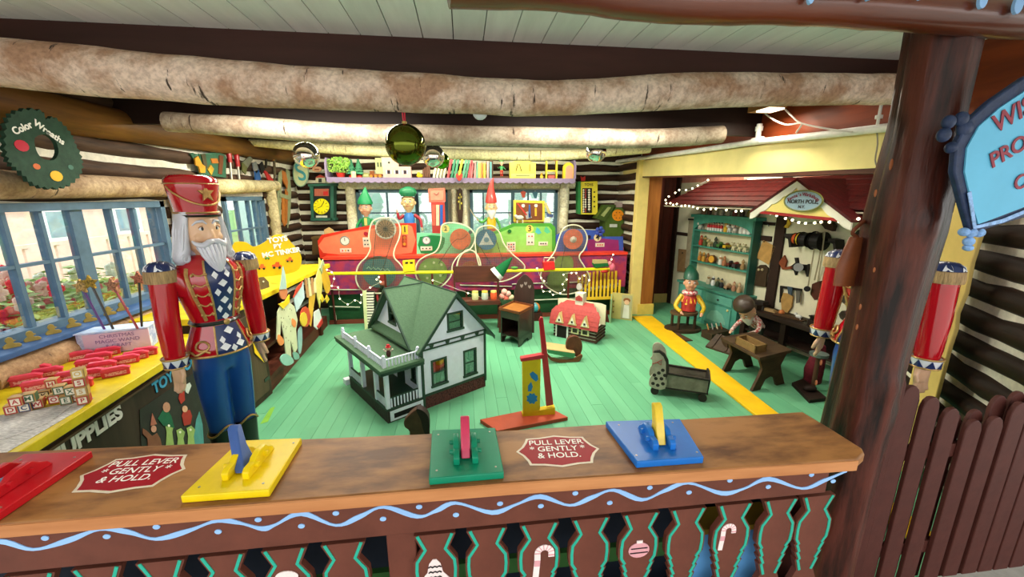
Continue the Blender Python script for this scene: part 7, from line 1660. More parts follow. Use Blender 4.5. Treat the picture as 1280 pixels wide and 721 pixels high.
ob('arch', G().prism([(-.08, 0), (.08, 0)] + [(.08 * math.cos(a), .15 + .08 * math.sin(a)) for a in [k * math.pi / 8 for k in range(9)]], -.03, .03), mat('e8c830', .5), o, bev=.003); ob('figure', G().prism([(-.045, 0), (.06, 0)] + [(.055 * math.cos(a) + .008, .13 + .06 * math.sin(a)) for a in [k * math.pi / 6 for k in range(7)]], -.036, -.03), mat('e89c80', .5), o)

# ================================================================ pieces on the corner and back log walls
YW = 6.10
def wpz(par, nm, pts, col, d=0, th=.02, bev=.0, **k): return ob(nm, G().slab([aY(a, b, YW - d) for a, b in pts], (0, th, 0)), mat(col, .5, .12, 16) if isinstance(col, str) else col, par, world=True, bev=bev, **k)
def circ(px, py, r, n=20, ry=None): return [(px + r * math.cos(6.2832 * k / n), py + (ry or r) * math.sin(6.2832 * k / n)) for k in range(n)]
o = T('oval_sign', 'oval cream sign with a blue letter S in the corner', 'sign', aY(376, 216, YW - .05)); wpz(o, 'plate', circ(376, 216, 9.5, 24, 17), 'cfd4a8', .05, .015)
ob('plate_edge', G().tube([aY(a, b, YW - .055) for a, b in circ(376, 216, 9.5, 24, 17)], .008, 6, True), mat('8aa48c', .5), o, world=True)
text('lettering', 'S', .33, aY(376, 216, YW - .057), Euler((R(90), R(-12), 0)), mat('4c9ca8', .5), o, .002, bold=.004, sx=.8)
o = T('small_oval_plaque', 'small pink-brown oval plaque right of the letter S sign', 'plaque', aY(396, 211, YW)); wpz(o, 'plate', circ(396, 211.5, 6, 16, 3.6), 'c89c78', .04, .015); wpz(o, 'mark', [(393, 211), (399, 211), (399, 212.5), (393, 212.5)], '8a4c38', .043, .003)
o = T('small_house_plaque', 'little white and red house plaque above the green clock', 'plaque', aY(400, 224, YW)); wpz(o, 'wall', [(395, 221), (406, 221), (407, 228), (394, 228)], 'c8c4a8', .04, .015); wpz(o, 'roof', [(394, 222), (400, 218), (407, 222)], 'a83c30', .045, .02); wpz(o, 'mark', [(398, 223), (402, 223), (402, 228), (398, 228)], '2c2c2c', .044, .003)
ck = T('toy_clock', 'green box clock with yellow dial on the left log wall corner', 'clock', aY(402, 253, YW))
wpz(ck, 'case', [(388, 232), (416, 230.5), (416, 274), (389, 275)], '1c2420', .09, .11); 
for pts in ([(385, 230), (421, 229), (421, 232), (385, 233)], [(387, 232), (391, 232), (392, 275), (389, 275)], [(413, 231), (417, 231), (417, 275), (413, 275)], [(388, 272.5), (419, 272.5), (419, 275.5), (388, 276)]): wpz(ck, 'frame_bar', pts, '2c5c4c', .11, .14)
wpz(ck, 'picture', [(393, 236), (411, 236), (411, 245), (393, 245)], 'a85c48', .093, .004); wpz(ck, 'red_square', [(404, 239), (410, 239), (410, 244), (404, 244)], 'c02c28', .096, .004)
dl_ = wpz(ck, 'dial', circ(401.5, 258, 10, 24, 9.8), 'e8dc14', .10, .008)
for k in range(12):
    a = k * math.pi / 6; c = aY(401.5, 258, YW - .101); ob('mark', G().tube([c + Vector((.07 * math.cos(a), 0, .07 * math.sin(a))), c + Vector((.10 * math.cos(a), 0, .10 * math.sin(a)))], .003, 4), black, dl_, world=True)
ob('hand', G().tube([aY(401.5, 258, YW - .104), aY(405, 252, YW - .104)], .004, 5), black, dl_, world=True); ob('hand', G().tube([aY(401.5, 258, YW - .104), aY(397, 260, YW - .104)], .004, 5), black, dl_, world=True)
wpz(ck, 'name_plate', [(395, 269.5), (409, 269.5), (409, 272), (395, 272)], 'c8c8b8', .095, .004)
o = T('brown_wall_box', 'small brown wooden box under the green clock in the corner', 'box', aY(395, 308, 5.9)); ob('body', G().slab([aY(a, b, 5.9) for a, b in ((390, 297), (400, 296), (400, 318), (390, 319))], (0, .12, 0)), mat('5c4424', .6), o, world=True, bev=.004); ob('lid', G().slab([aY(a, b, 5.89) for a, b in ((389, 296), (401, 295), (401, 298), (389, 299))], (0, .14, 0)), mat('6c5430', .6), o, world=True)
ab = T('toy_abacus', 'yellow and green toy bead rack on the back log wall', 'abacus', aY(736, 248, YW))
wpz(ab, 'side_panel', [(722.5, 227), (726, 226.5), (726, 268), (722.5, 267)], '2c7c40', .10, .12); wpz(ab, 'case', [(725, 227), (747, 226.5), (747, 268), (725, 268)], 'd8c838', .09, .10); wpz(ab, 'window', [(728, 235), (740, 235), (740, 266), (728, 266)], '1c1410', .094, .004)
for j, (px, cols_) in enumerate(((729.5, ['e0d8c0'] * 10), (732, ['a83c30'] * 4 + ['e0d8c0'] * 4 + ['a83c30'] * 2), (736.5, ['e8e4d0'] * 9))):
    rod = ob('rod', G().cyl(aY(px, 236, YW - .105), aY(px, 265, YW - .105), .004, n=5), mat('8a8478', .4), ab, world=True)
    for k, cc_ in enumerate(cols_): ob('bead', G().sph(aY(px, 237.5 + 3 * k, YW - .105), (.012 if j < 2 else .02, .012, .015), 8, 6), mat(cc_, .4), rod, world=True)
text('lettering', 'TOYS', .055, aY(736, 231, YW - .094), Euler((R(90), 0, 0)), black, ab, .001, bold=.001)
for k in range(4): wpz(ab, 'dot', circ(743, 240 + 6 * k, 1.1, 8), '201c14', .094, .003)
o = T('red_star_topper', 'small red ornament above the yellow bead rack', 'ornament', aY(729, 223, YW)); wpz(o, 'star', [(726, 220), (729, 222), (732, 220), (731.5, 226), (727, 226)], 'c03028', .07, .03)
bh = T('toy_birdhouse', 'olive green toy mailbox house with orange dial beside the door jamb', 'toy house', aY(762, 278, 5.95))
def bhp(par, nm, pts, col, d=0, th=.02): return ob(nm, G().slab([aY(a, b, 5.9 - d) for a, b in pts], (0, th, 0)), mat(col, .5, .12, 16), par, world=True)
bhp(bh, 'case', [(757, 275), (770, 259), (780, 260), (779, 297), (757, 296)], '4c6424', 0, .28); bhp(bh, 'roof_panel', [(745, 273), (757, 256), (770, 256), (757, 277)], '3c501c', .02, .2); bhp(bh, 'roof_sticker', [(751, 269), (760, 258.5), (764, 259), (755, 271)], '9aa468', .024, .004)
bhp(bh, 'orange_dial', circ(772.5, 269, 7.2, 20), 'e88c1c', .012, .01); bhp(bh, 'card', [(762, 280), (771.5, 280), (771.5, 284), (762, 284)], 'c8ccc0', .005, .004); bhp(bh, 'chimney', [(770, 252), (778, 253), (778, 259), (770, 259)], 'a08c88', 0, .06)
for k in range(6): a = k * 1.047; bhp(bh, 'dial_hole', circ(772.5 + 4 * math.cos(a), 269 + 4 * math.sin(a), .7, 6), '6c3c10', .015, .004)
o = T('blue_flower_toy', 'blue flower toy on the purple panel below the green mailbox house', 'toy', aY(750, 290, 5.57)); c = aY(750, 289, 5.57)
for k in range(5): a = k * 1.2566; ob('petal', G().sph(c + Vector((.045 * math.cos(a), 0, .045 * math.sin(a))), (.03, .015, .03), 8, 6), mat('3448a0', .5), o, world=True, sm=True)
ob('centre', G().sph(c + Vector((0, -.012, 0)), .02, 8, 6), mat('2c2c6c', .5), o, world=True); ob('stem', G().cyl(c, (c.x, c.y, aY(750, 296, 5.57).z), .01, n=6), mat('2c3c6c', .5), o, world=True)

# ================================================================ ornaments, pipes, cords, fixtures
def bauble(lb, px, py, rpx, Y_, col, top, metal=.95, rough=.08, ribbon_=None):
    c = aY(px, py, Y_); r = rpx * (Y_ + .15) / FPX; o = T('glass_bauble', lb, 'bauble', c, 0, 'hanging mirrored baubles')
    ob('ball', G().sph((0, 0, 0), r, 32, 20), mat(col, rough, .02, 3, metal=metal, bump=0), o, sm=True); ob('cap', G().cyl((0, 0, r * .97), (0, 0, r * 1.1), r * .12, n=10), mat('b8a060', .3, metal=.8), o)
    ob('ribbon' if ribbon_ else 'cord', G().tube([(-.004, 0, r * 1.08), (-.012 if ribbon_ else 0, 0, top - c.z)], .0035 if ribbon_ else .0015, 5).tube([(.004, 0, r * 1.08), (.004, 0, top - c.z)], .0035 if ribbon_ else .001, 5), mat(ribbon_ or 'c8c8b8', .6), o)
bauble('large olive green mirrored bauble on a red ribbon', 507, 181, 21.5, 2.12, '5c6420', 2.2, .9, .1, 'c81c38')
bauble('silver bauble hanging in front of the corner letter sign', 383, 194, 13.5, 3.35, 'f2f2ec', 2.43)
bauble('silver bauble hanging right of the big olive bauble', 541.5, 195, 12.5, 3.35, 'f2f2ec', 2.43)
bauble('bright green bauble just behind a silver one', 552, 201, 9, 3.6, '5ca818', 2.43)
bauble('silver bauble hanging near the header end of the lavender shelf', 745, 190, 12, 3.6, 'f2f2ec', 2.43)
pvc = mat('e2ded6', .45, .12, 14, bump=.05)
pp = T('ceiling_pipe', 'white plastic pipe running along the top of the yellow header', 'pipe', aX(945, 177, 2.40))
ob('pipe', G().tube([aX(a, b, 2.41) for a, b in ((745, 206), (770, 202), (880, 187), (947, 177), (1030, 168.5), (1130, 157))], [.022, .024, .026, .024, .024, .024], 12), pvc, pp, world=True, sm=True)
c = aX(947, 176, 2.41); ob('tee', G().cyl(c - Vector((0, .05, 0)), c + Vector((0, .05, 0)), .031, n=12).cyl(c, c + Vector((0, 0, .13)), .021, n=12).cyl(c + Vector((0, 0, .075)), c + Vector((0, 0, .11)), .029, n=12), pvc, pp, world=True, sm=True)
c = aX(1096, 160, 2.41); ob('hanger', G().cyl(c, c + Vector((0, 0, .14)), .008, n=8).cyl(c + Vector((0, 0, .05)), c + Vector((0, 0, .07)), .018, n=8), pvc, pp, world=True, sm=True)
pp2 = T('wall_pipe', 'white plastic pipe curving past the right of the big post', 'pipe', aY(1240, 112, 1.9))
ob('pipe', G().tube(smoothpath([aY(1203, 140, 1.9), aY(1206, 122, 1.9), aY(1222, 112, 1.9), aY(1240, 108, 1.9), aY(1300, 96, 1.9)], 4), .024, 12), pvc, pp2, world=True, sm=True); ob('clamp', G().sph(aY(1230, 112, 1.9), (.03, .03, .035), 10, 7), pvc, pp2, world=True, sm=True)
o = T('cable', 'loose white cables hanging from the lamp above the header', 'cable', aX(960, 140, 2.36))
for pts in ([(952, 133), (958, 143), (972, 152), (985, 156), (1002, 154), (995, 166)], [(978, 133), (990, 145), (1002, 154), (1035, 161), (1065, 165)]):
    ob('cord', G().tube(smoothpath([aX(a, b, 2.36) for a, b in pts], 4), .006, 6), mat('d8d0c8', .5), o, world=True, sm=True)
o = T('cord_down_header', 'thin grey cord hanging down the yellow header by the post', 'cord', aX(1096, 185, 2.43)); ob('cord', G().tube(smoothpath([aX(1096, 162, 2.43), aX(1097, 180, 2.43), aX(1094, 200, 2.43), aX(1098, 212, 2.42)], 3), .004, 5), mat('8a8070', .6), o, world=True)
o = T('flood_lamp', 'glowing flat lamp above the yellow header', 'lamp', aX(955, 138, 2.3)); c = aX(957, 138, 2.25)
ob('housing', G().b2((c.x - .07, c.y - .12, c.z + .0), (c.x + .07, c.y + .10, c.z + .05)).b2((c.x - .01, c.y - .01, c.z + .05), (c.x + .01, c.y + .01, 2.43)), wood('b87c48', '8a5a30', 'y'), o, world=True); ob('diffuser', G().b2((c.x - .06, c.y - .11, c.z - .012), (c.x + .06, c.y + .02, c.z)), mat('fff2cc', .3, 0, bump=0, emit=2.5), o, world=True)
l = lamp('flood_lamp_light', (c.x, c.y, c.z - .03), 5, (1, .93, .75), .12, .12)
o = T('small_bulb_socket', 'small round white fitting under the front birch log', 'fitting', aY(600, 141, 2.1)); ob('cup', G().sph(aY(600, 142, 2.1), (.035, .03, .03), 12, 8), mat('c8ccd0', .3), o, world=True, sm=True); ob('neck', G().cyl(aY(600, 140, 2.1), aY(600, 132, 2.1), .018, n=8), mat('a8a8a0', .4), o, world=True)
for i, (x, y) in enumerate(TUBES):
    o = T('ceiling_fixture', ('back left', 'back right', 'middle left', 'middle right', 'alcove')[i] + ' long fluorescent fixture hidden above the rafters', 'light fixture', (x, y, 2.335), 0, 'fluorescent ceiling fixtures')
    ob('housing', G().b2((-.6, -.07, .02), (.6, .07, .10)), mat('d0d0c8', .5), o, bev=.004)
    for s in (-.035, .035): ob('tube', G().cyl((-.57, s, .01), (.57, s, .01), .014, n=10), mat('fff8e0', .3, 0, bump=0, emit=4), o, sm=True)
# ================================================================ alcove: canopy, hutch, workshop tools, elves
def ap(px, py, d): return aP(px, py, AP - AN * d, AN)
def apt(px, py, d): p = ap(px, py, d); return (p - AP).dot(AT), p.z
cn_ = T('shop_canopy', 'dark red shingled canopy roof over the alcove workshop wall', 'canopy', ap(990, 250, .1))
rsh = mat('58100f', .6, .2, 18, bump=.3, c2='3a0a0a')
RL, RR = ap(882, 227, .1), ap(1110, 229, .1); EL, ER = ap(830, 255, .62), ap(1115, 288, .62)
EL.z = ER.z = (EL.z + .0); zE = min(EL.z, 1.60); EL.z = ER.z = zE
tE0, tE1 = (EL - AP).dot(AT), (ER - AP).dot(AT)
RL = aw(min(tE0 - .25, (RL - AP).dot(AT)), RL.z, .1); RR = aw((RR - AP).dot(AT), RL.z, .1)
EL = aw(tE0, zE, .62); ER = aw(tE1, zE, .62)
nrow = 6
for k in range(nrow):
    a, b = k / nrow, (k + 1) / nrow + .03
    L0, L1 = EL.lerp(RL, a), EL.lerp(RL, min(b, 1)); R0, R1 = ER.lerp(RR, a), ER.lerp(RR, min(b, 1))
    up = Vector((0, 0, .012)); ob('shingle_row', G().slab([L0 + up, R0 + up, R1, L1], (0, 0, -.014)), rsh, cn_, world=True)
ob('soffit', G().slab([EL - Vector((0, 0, .02)), ER - Vector((0, 0, .02)), aw(tE1, zE - .02, 0), aw(tE0, zE - .02, 0)], (0, 0, -.012)), mat('b8b098', .7), cn_, world=True)
ob('end_panel', G().slab([EL, RL, aw((RL - AP).dot(AT), zE, 0.05)], AT * .01), mat('5c1414', .6), cn_, world=True)
# gable with scalloped white boards
dG = .74
GL, GP, GR = ap(939, 266, dG), ap(998, 226, dG), ap(1066, 278, dG)
zb = (GL.z + GR.z) / 2 + .0
tL, tP, tR = [(p - AP).dot(AT) for p in (GL, GP, GR)]
gbl = T('gable_sign', 'yellow gable with white scalloped boards and oval workshop sign', 'gable', aw(tP, zb, dG))
def gp(t, z, d=0): return aw(t, z, dG + d)
zP = GP.z; zl, zr = GL.z, GR.z
ob('field', G().slab([gp(tL - .05, zl + .03), gp(tR + .05, zr + .02), gp(tP, zP - .03)], AN * .02), mat('e8d47c', .5, .06), gbl, world=True)
def sideb(ta, za, tb, zb_, sc):
    n = 18; top = [(ta, za), (tb, zb_)]; bot = []
    for k in range(n + 1):
        f = k / n; w_ = .06 + .018 * abs(math.sin(f * math.pi * 4)); bot.append((tb + (ta - tb) * f, zb_ + (za - zb_) * f - w_))
    return [gp(t, z, .012) for t, z in top + bot]
ob('scalloped_board', G().slab(sideb(tL, zl, tP, zP, 1), AN * .015), mat('e0dccc', .5), gbl, world=True); ob('scalloped_board', G().slab(sideb(tR, zr, tP, zP, 1), AN * .015), mat('e0dccc', .5), gbl, world=True)
for (a, b) in ((gp(tL, zl, .02), gp(tP, zP, .02)), (gp(tR, zr, .02), gp(tP, zP, .02))): ob('red_edge', G().slab([a, b, b + Vector((0, 0, .025)), a + Vector((0, 0, .025))], AN * .6), rsh, gbl, world=True)
ob('base_trim', G().slab([gp(tL - .06, zl + .0, .01), gp(tR + .06, zr + .0, .01), gp(tR + .06, zr + .025, .01), gp(tL - .06, zl + .025, .01)], AN * .03), mat('a02424', .5), gbl, world=True)
cS = ap(1004, 251, dG + .03); tS, zS = (cS - AP).dot(AT), cS.z
OV_ = ob('oval_plate', G().slab([aw(tS + .175 * math.cos(a), zS + .088 * math.sin(a), dG + .035) for a in [k * math.pi / 14 for k in range(28)]], AN * .012), mat('8fa8b8', .5), gbl, world=True)
ob('oval_edge', G().tube([aw(tS + .175 * math.cos(a), zS + .088 * math.sin(a), dG + .036) for a in [k * math.pi / 14 for k in range(28)]], .007, 6, True), mat('7c7c40', .5), OV_, world=True)
RA = frame_rot(-AT)
sw = "Santa's Workshop"
for k, ch in enumerate(sw):
    f = (k - (len(sw) - 1) / 2) / (len(sw) / 2); t_ = tS - f * .145; z_ = zS + .055 - .05 * f * f
    if ch != ' ': text('lettering', ch, .040, aw(t_, z_, dG + .038), RA @ Matrix.Rotation(-f * .45, 4, 'Z'), mat('7c2838', .5), OV_, .0008, bold=.001)
text('lettering', 'NORTH POLE,', .047, aw(tS, zS - .008, dG + .038), RA, black, OV_, .0008, bold=.001, sx=.95); text('lettering', 'N.Y.', .036, aw(tS, zS - .052, dG + .038), RA, black, OV_, .0008, bold=.001)
# bulbs along the eave and rake
o = T('string_lights', 'white bulb string along the eave of the red canopy', 'lights', EL, 0, 'strings of small white bulbs')
P = [ap(a, b, .64) for a, b in ((832, 250), (833, 254), (838, 254), (841.5, 256), (846, 255), (852, 257.5), (856.5, 257), (861.5, 257.5), (866.5, 258.5), (872, 260.5), (880, 262), (888.5, 261), (895, 261), (908, 262.5), (920, 264), (927, 263.5))]
ob('wire', G().tube(P, .004, 5), black, o, world=True)
for p in P: ob('bulb', G().sph(p, .0125, 8, 6), bulbm, o, world=True)
o = T('string_lights', 'white bulb string climbing the left rake of the red canopy', 'lights', EL, 0, 'strings of small white bulbs')
P = [ap(a, b, d) for a, b, d in ((836, 245.5, .60), (844, 241, .52), (849, 237.5, .46), (857.5, 237.5, .4), (865.5, 235.5, .34), (872, 232, .26), (885, 225, .16))]
ob('wire', G().tube(P, .004, 5), black, o, world=True)
for p in P: ob('bulb', G().sph(p, .0125, 8, 6), bulbm, o, world=True)
o = T('string_lights', 'white bulb string sagging under the yellow gable', 'lights', gp(tP, zb), 0, 'strings of small white bulbs')
P = [ap(a, b, dG - .04) for a, b in ((948, 266), (956, 266), (963, 267), (971, 269.5), (982, 273), (990.5, 275), (998.5, 278), (1007, 279), (1018.5, 278.5), (1026.5, 277.5), (1037, 277.5), (1049, 277), (1073, 273.5))]
ob('wire', G().tube(P, .004, 5), black, o, world=True)
for p in P: ob('bulb', G().sph(p, .0115, 8, 6), bulbm, o, world=True)

tf = T('strip_light', 'bright white strip light above the red canopy', 'light fixture', ap(967, 225, .03))
ob('tube', G().cyl(ap(935, 225, .04), ap(1003, 225.5, .04), .014, n=8), mat('fff8e8', .3, 0, bump=0, emit=3), tf, world=True); ob('housing', G().slab([ap(930, 221, .02), ap(1008, 221, .02), ap(1008, 229, .02), ap(930, 229, .02)], AN * .02), mat('d8d4c8', .5), tf, world=True)
# teal hutch
teal = mat('4c9484', .45, .12, 12, c2='3c8070'); teald = mat('2c5c50', .5, .1)
dH = .13
t0, z0 = apt(868, 268, dH); t1, z1 = apt(944, 280, dH); HT = (z0 + z1) / 2; ta_, tb_ = max(t0, t1), min(t0, t1)
hu = T('hutch', 'teal toy hutch with open shelves above cupboards', 'hutch', aw((ta_ + tb_) / 2, 0, .1))
ZC = apt(905, 363, dH)[1]
def hb2(nm, a, b, za, zb_, d0, d1, m, par=hu, **k): return ob(nm, awbox(G(), a, b, za, zb_, d0, d1), m, par, world=True, **k)
hb2('side_panel', ta_ - .03, ta_, ZC, HT, .01, dH, teal); hb2('side_panel', tb_, tb_ + .03, ZC, HT, .01, dH, teald)
hb2('back_panel', tb_, ta_, ZC, HT, .01, .02, mat('cfc8a8', .7))
hb2('cornice', tb_ - .03, ta_ + .03, HT - .0, HT + .04, .0, dH + .03, teal)
pts = [(ta_ - .03, HT), (tb_ + .03, HT), (tb_ + .03, HT - .16)] + [(tb_ + .03 + (ta_ - tb_ - .06) * k / 12, HT - .16 + .11 * math.sin(math.pi * k / 12) ** .5) for k in range(1, 12)] + [(ta_ - .03, HT - .16)]
ob('arched_valance', G().slab([aw(a, b, dH) for a, b in pts], AN * .015), teal, hu, world=True)
shz = []
for px0, py0, px1, py1 in ((869, 287, 937, 293), (868, 306, 937, 316.5), (867, 326, 936, 338.5), (866, 343, 930, 364)):
    a = apt(px0, py0, dH)[1]; b = apt(px1, py1, dH)[1]; shz.append((a + b) / 2)
shz[3] = ZC + .01
for z in shz[:3]: hb2('shelf', tb_ + .03, ta_ - .03, z - .018, z, .01, dH, teal)
hb2('cupboard', tb_ - .03, ta_ + .02, .0, ZC, .01, .26, teal); hb2('countertop', tb_ - .05, ta_ + .04, ZC - .02, ZC + .01, .0, .285, teal)
for k in range(2):
    a = tb_ + .05 + k * .52; dd_ = hb2('door', a, a + .44, .06, ZC - .18, .26, .275, mat('5ca090', .45, .1)); 
    ob('arched_panel', G().slab([aw(a + x, z, .278) for x, z in [(.06, .10), (.38, .10), (.38, ZC - .36), (.32, ZC - .27), (.22, ZC - .24), (.12, ZC - .27), (.06, ZC - .36)]], AN * .004), mat('7cb8a4', .5), dd_, world=True); ob('knob', G().sph(aw(a + .04, .3, .285), .014), mat('d8c880', .4), dd_, world=True, sm=True)
    dw_ = hb2('drawer', a, a + .44, ZC - .15, ZC - .04, .26, .272, mat('5ca090', .45, .1)); ob('knob', G().sph(aw(a + .22, ZC - .1, .28), .014), mat('2c3c34', .4), dw_, world=True, sm=True)
# little toys on the shelves (first = far/left end)
def fig(kind, lb, t, z, d, c1, c2, s=1.0):
    o = T(kind, lb, 'toy figure', aw(t, z + .0005, d), R(-75), 'small toys on the teal hutch')
    if kind == 'toy_soldier_figure': ob('legs', G().b2((-.014 * s, -.01, 0), (.014 * s, .01, .04 * s)), mat('e0e0dc', .5), o); ob('coat', G().lathe([(.017 * s, .038 * s), (.019 * s, .07 * s), (.008 * s, .082 * s)]), mat(c1, .4), o, sm=True); ob('head', G().sph((0, 0, .094 * s), .012 * s, 8, 6), skin, o); ob('hat', G().cyl((0, 0, .10 * s), (0, 0, .135 * s), .012 * s, n=8), mat(c2, .4), o)
    elif kind == 'toy_dog': ob('body', G().sph((0, 0, .045 * s), (.026 * s, .045 * s, .026 * s), 10, 7), mat(c1, .5), o, sm=True); ob('head', G().sph((0, -.045 * s, .08 * s), (.02 * s, .026 * s, .02 * s), 8, 6), mat(c1, .5), o, sm=True); [ob('ear', G().sph((x * .018 * s, -.035 * s, .092 * s), (.007, .01, .014), 6, 5), mat(c2, .5), o) for x in (-1, 1)]; [ob('leg', G().cyl((x * .014 * s, y * .028 * s, 0), (x * .014 * s, y * .028 * s, .035 * s), .007 * s, n=6), mat(c1, .5), o) for x in (-1, 1) for y in (-1, 1)]
    elif kind == 'toy_drum': ob('drum', G().cyl((0, -.02, .055 * s), (0, .02, .055 * s), .055 * s, n=20), mat(c1, .4), o); ob('skin', G().cyl((0, -.022, .055 * s), (0, -.02, .055 * s), .045 * s, n=20), mat(c2, .5), o)
    elif kind == 'toy_wagon': ob('body', G().b2((-.022, -.06 * s, .02), (.022, .06 * s, .055 * s)), mat(c1, .5), o, bev=.002); ob('load', G().sph((0, .0, .065 * s), (.018, .04 * s, .02), 8, 6), mat(c2, .5), o, sm=True); [ob('wheel', G().cyl((x * .025, y * .04, .018), (x * .02, y * .04, .018), .018, n=10), black, o) for x in (-1, 1) for y in (-1, 1)]
    else: ob('body', G().lathe([(.024 * s, 0), (.03 * s, .03 * s), (.022 * s, .065 * s), (.01 * s, .078 * s)]), mat(c1, .5, .2, 30), o, sm=True); ob('head', G().sph((0, 0, .093 * s), .021 * s, 10, 7), mat(c2, .5), o, sm=True); ob('hat', G().cyl((0, 0, .105 * s), (0, 0, .13 * s), .018 * s, .004, 8), mat(c1, .5), o)
    return o
tt = lambda f: tb_ + .09 + (ta_ - tb_ - .18) * (1 - f); dm_ = .075
row1 = [('toy_dog', 0, 'd0ccc0', 'a09c94', 'grey-white toy bear')] + [('toy_soldier_figure', .17 + .055 * k, 'b82c2c', '1c1c24', 'red-coated toy soldier') for k in range(6)] + [('toy_figure', .53, 'd8a828', 'c89c60', 'yellow and green toy doll'), ('toy_dog', .62, 'dcdcd8', '201c1c', 'white toy dog with black ears'), ('toy_dog', .72, 'd8ccc4', 'a04c40', 'white toy dog with red ears'), ('toy_figure', .82, 'dcd8d0', 'dcd8d0', 'white toy goose'), ('toy_figure', .89, 'dcd8d0', '2c2824', 'white toy penguin'), ('toy_figure', .96, 'd8d8d4', '302c2c', 'white toy cow')]
row2 = [('toy_figure', .04, 'b03828', 'a86c48', 'red-dressed toy doll'), ('toy_figure', .13, '4c5c30', 'b89058', 'olive toy doll'), ('toy_dog', .25, 'c8b480', '8c6c40', 'tan toy lamb'), ('toy_figure', .36, '2c3c2c', '4c4038', 'dark toy bear'), ('toy_wagon', .47, '3c6c34', '547c3c', 'green toy wagon'), ('toy_wagon', .60, 'd0a828', '8c5428', 'yellow toy wagon'), ('toy_dog', .74, 'd8cca8', '8c7848', 'cream toy reindeer'), ('toy_dog', .85, 'd8cca8', '8c7848', 'cream toy reindeer'), ('toy_dog', .95, 'd8cca8', '8c7848', 'cream toy reindeer')]
row3 = [('toy_figure', .05, 'b87c30', 'b88848', 'amber toy bear'), ('toy_figure', .14, 'c89438', 'a87438', 'honey toy bear'), ('toy_figure', .23, '8c5424', '9c6c40', 'brown toy bear'), ('toy_drum', .33, '6c4420', 'e0a438', 'upright toy drum'), ('toy_figure', .50, 'd8d4c8', 'b88c64', 'white-clad toy doll'), ('toy_figure', .58, 'a86c48', 'b88058', 'copper toy doll'), ('toy_wagon', .71, '5c2820', '2c2830', 'dark red toy carriage'), ('toy_wagon', .82, '3c3438', '7c2c24', 'black toy carriage'), ('toy_figure', .93, '9c7c50', 'a88858', 'tan toy figure')]
row4 = [('toy_figure', .30, 'b0a890', '8c7048', 'grey toy figure'), ('toy_figure', .40, 'd8d8d4', '3c3c40', 'black and white toy cow'), ('toy_figure', .50, '30402c', '7c6c4c', 'dark green toy figure'), ('toy_figure', .58, '2c2c30', '9c8458', 'black toy figure'), ('toy_wagon', .72, 'b08c6c', 'c8a888', 'pinkish toy sleigh'), ('toy_figure', .82, 'a8785c', 'c8a07c', 'rust toy figure'), ('toy_figure', .92, 'b8946c', 'c8a888', 'beige toy figure')]
rown = ('top', 'second', 'third', 'lowest')
for r_, (row, z) in enumerate(zip((row1, row2, row3, row4), shz)):
    for k, (kind, f, c1, c2, nm) in enumerate(row):
        fig(kind, '%s, %s from the left on the %s hutch shelf' % (nm, ORD[k], rown[r_]), tt(f), z, dm_, c1, c2, 1.0 if kind != 'toy_figure' or r_ != 1 else 1.1)
# jars above the hutch
for k in range(9):
    o = T('trinket_jar', 'small trinket jar, %s from the left on top of the teal hutch' % ORD[k], 'jar', aw(ta_ - .12 - k * .11, HT + .041, .08), 0, 'trinket jars on top of the teal hutch')
    ob('jar', G().lathe([(.026, 0), (.03, .02), (.03, .06), (.018, .075)], n=12), mat(('8c6c50', '5c4438', 'a8a090', 'b8b0a0', 'a89c88', '7c3c34', '4c3c34', '8c7c40', '6c5c40')[k], .4), o, sm=True); ob('lid', G().cyl((0, 0, .073), (0, 0, .085), .02, n=10), mat('5c4c40', .5), o)

# hardware on the plaster wall
dWl = .03
def aflat(par, nm, pts, col, d=dWl, th=.015, metal=0, **k): return ob(nm, G().slab([ap(a, b, d) for a, b in pts], AN * th), mat(col, .6, .15, 16, metal=metal), par, world=True, **k)
def at_(nm, lb, cat, px, py): return T(nm, lb, cat, ap(px, py, dWl))
o = at_('paper_pattern', 'tan paper pattern sheet pinned between the dark timbers', 'paper', 957, 316); aflat(o, 'sheet', [(954, 300), (969, 308), (961, 331), (945, 322)], 'b88c50', th=.004); [ob('pin', G().sph(ap(a, b, dWl + .004), .008, 6, 5), black, o, world=True) for a, b in ((955, 302), (967, 309))]
o = at_('owl_plaque', 'dark brown carved owl plaque below the tan pattern', 'plaque', 951, 344); aflat(o, 'body', [(946, 334), (950, 331), (956, 331), (960, 335), (958, 344), (957, 359), (943, 357), (944, 350)], '3c2c1c'); [ob('eye', G().sph(ap(a, b, dWl + .01), .016, 8, 6), mat('c8b890', .5), o, world=True) for a, b in ((948.5, 337), (953, 337))]
o = at_('wood_template', 'narrow tan board leaning at the far corner of the plaster wall', 'board', 852, 325); aflat(o, 'board', [(848, 311), (858, 312), (856, 340), (846, 339)], '8c6c48'); ob('hole', G().sph(ap(853, 316, dWl + .012), .012, 6, 5), black, o, world=True)
o = at_('plaster_pilaster', 'greyish vertical strip board left of the teal hutch', 'board', 864, 300); aflat(o, 'board', [(861, 275), (868, 275), (863, 335), (856, 335)], '9c9078'); aflat(o, 'bracket', [(860, 273), (868, 273.5), (868, 275.5), (860, 275)], '1c1814', d=.035, th=.02)
o = at_('hook_figure', 'small dark curled hook between timbers below the gable', 'hook', 958, 284); ob('hook', G().tube([ap(954 + 4 * math.cos(k * .5) + 3, 283 - 4 * math.sin(k * .5), dWl) for k in range(8)], .006, 6), black, o, world=True)
o = at_('crescent_cutout', 'yellow crescent cut-out hung under the gable lights', 'cut-out', 983, 278); aflat(o, 'crescent', [(981, 271), (986, 274), (988, 280), (984, 285), (979, 284), (983, 280), (984, 275)], 'c8a430')
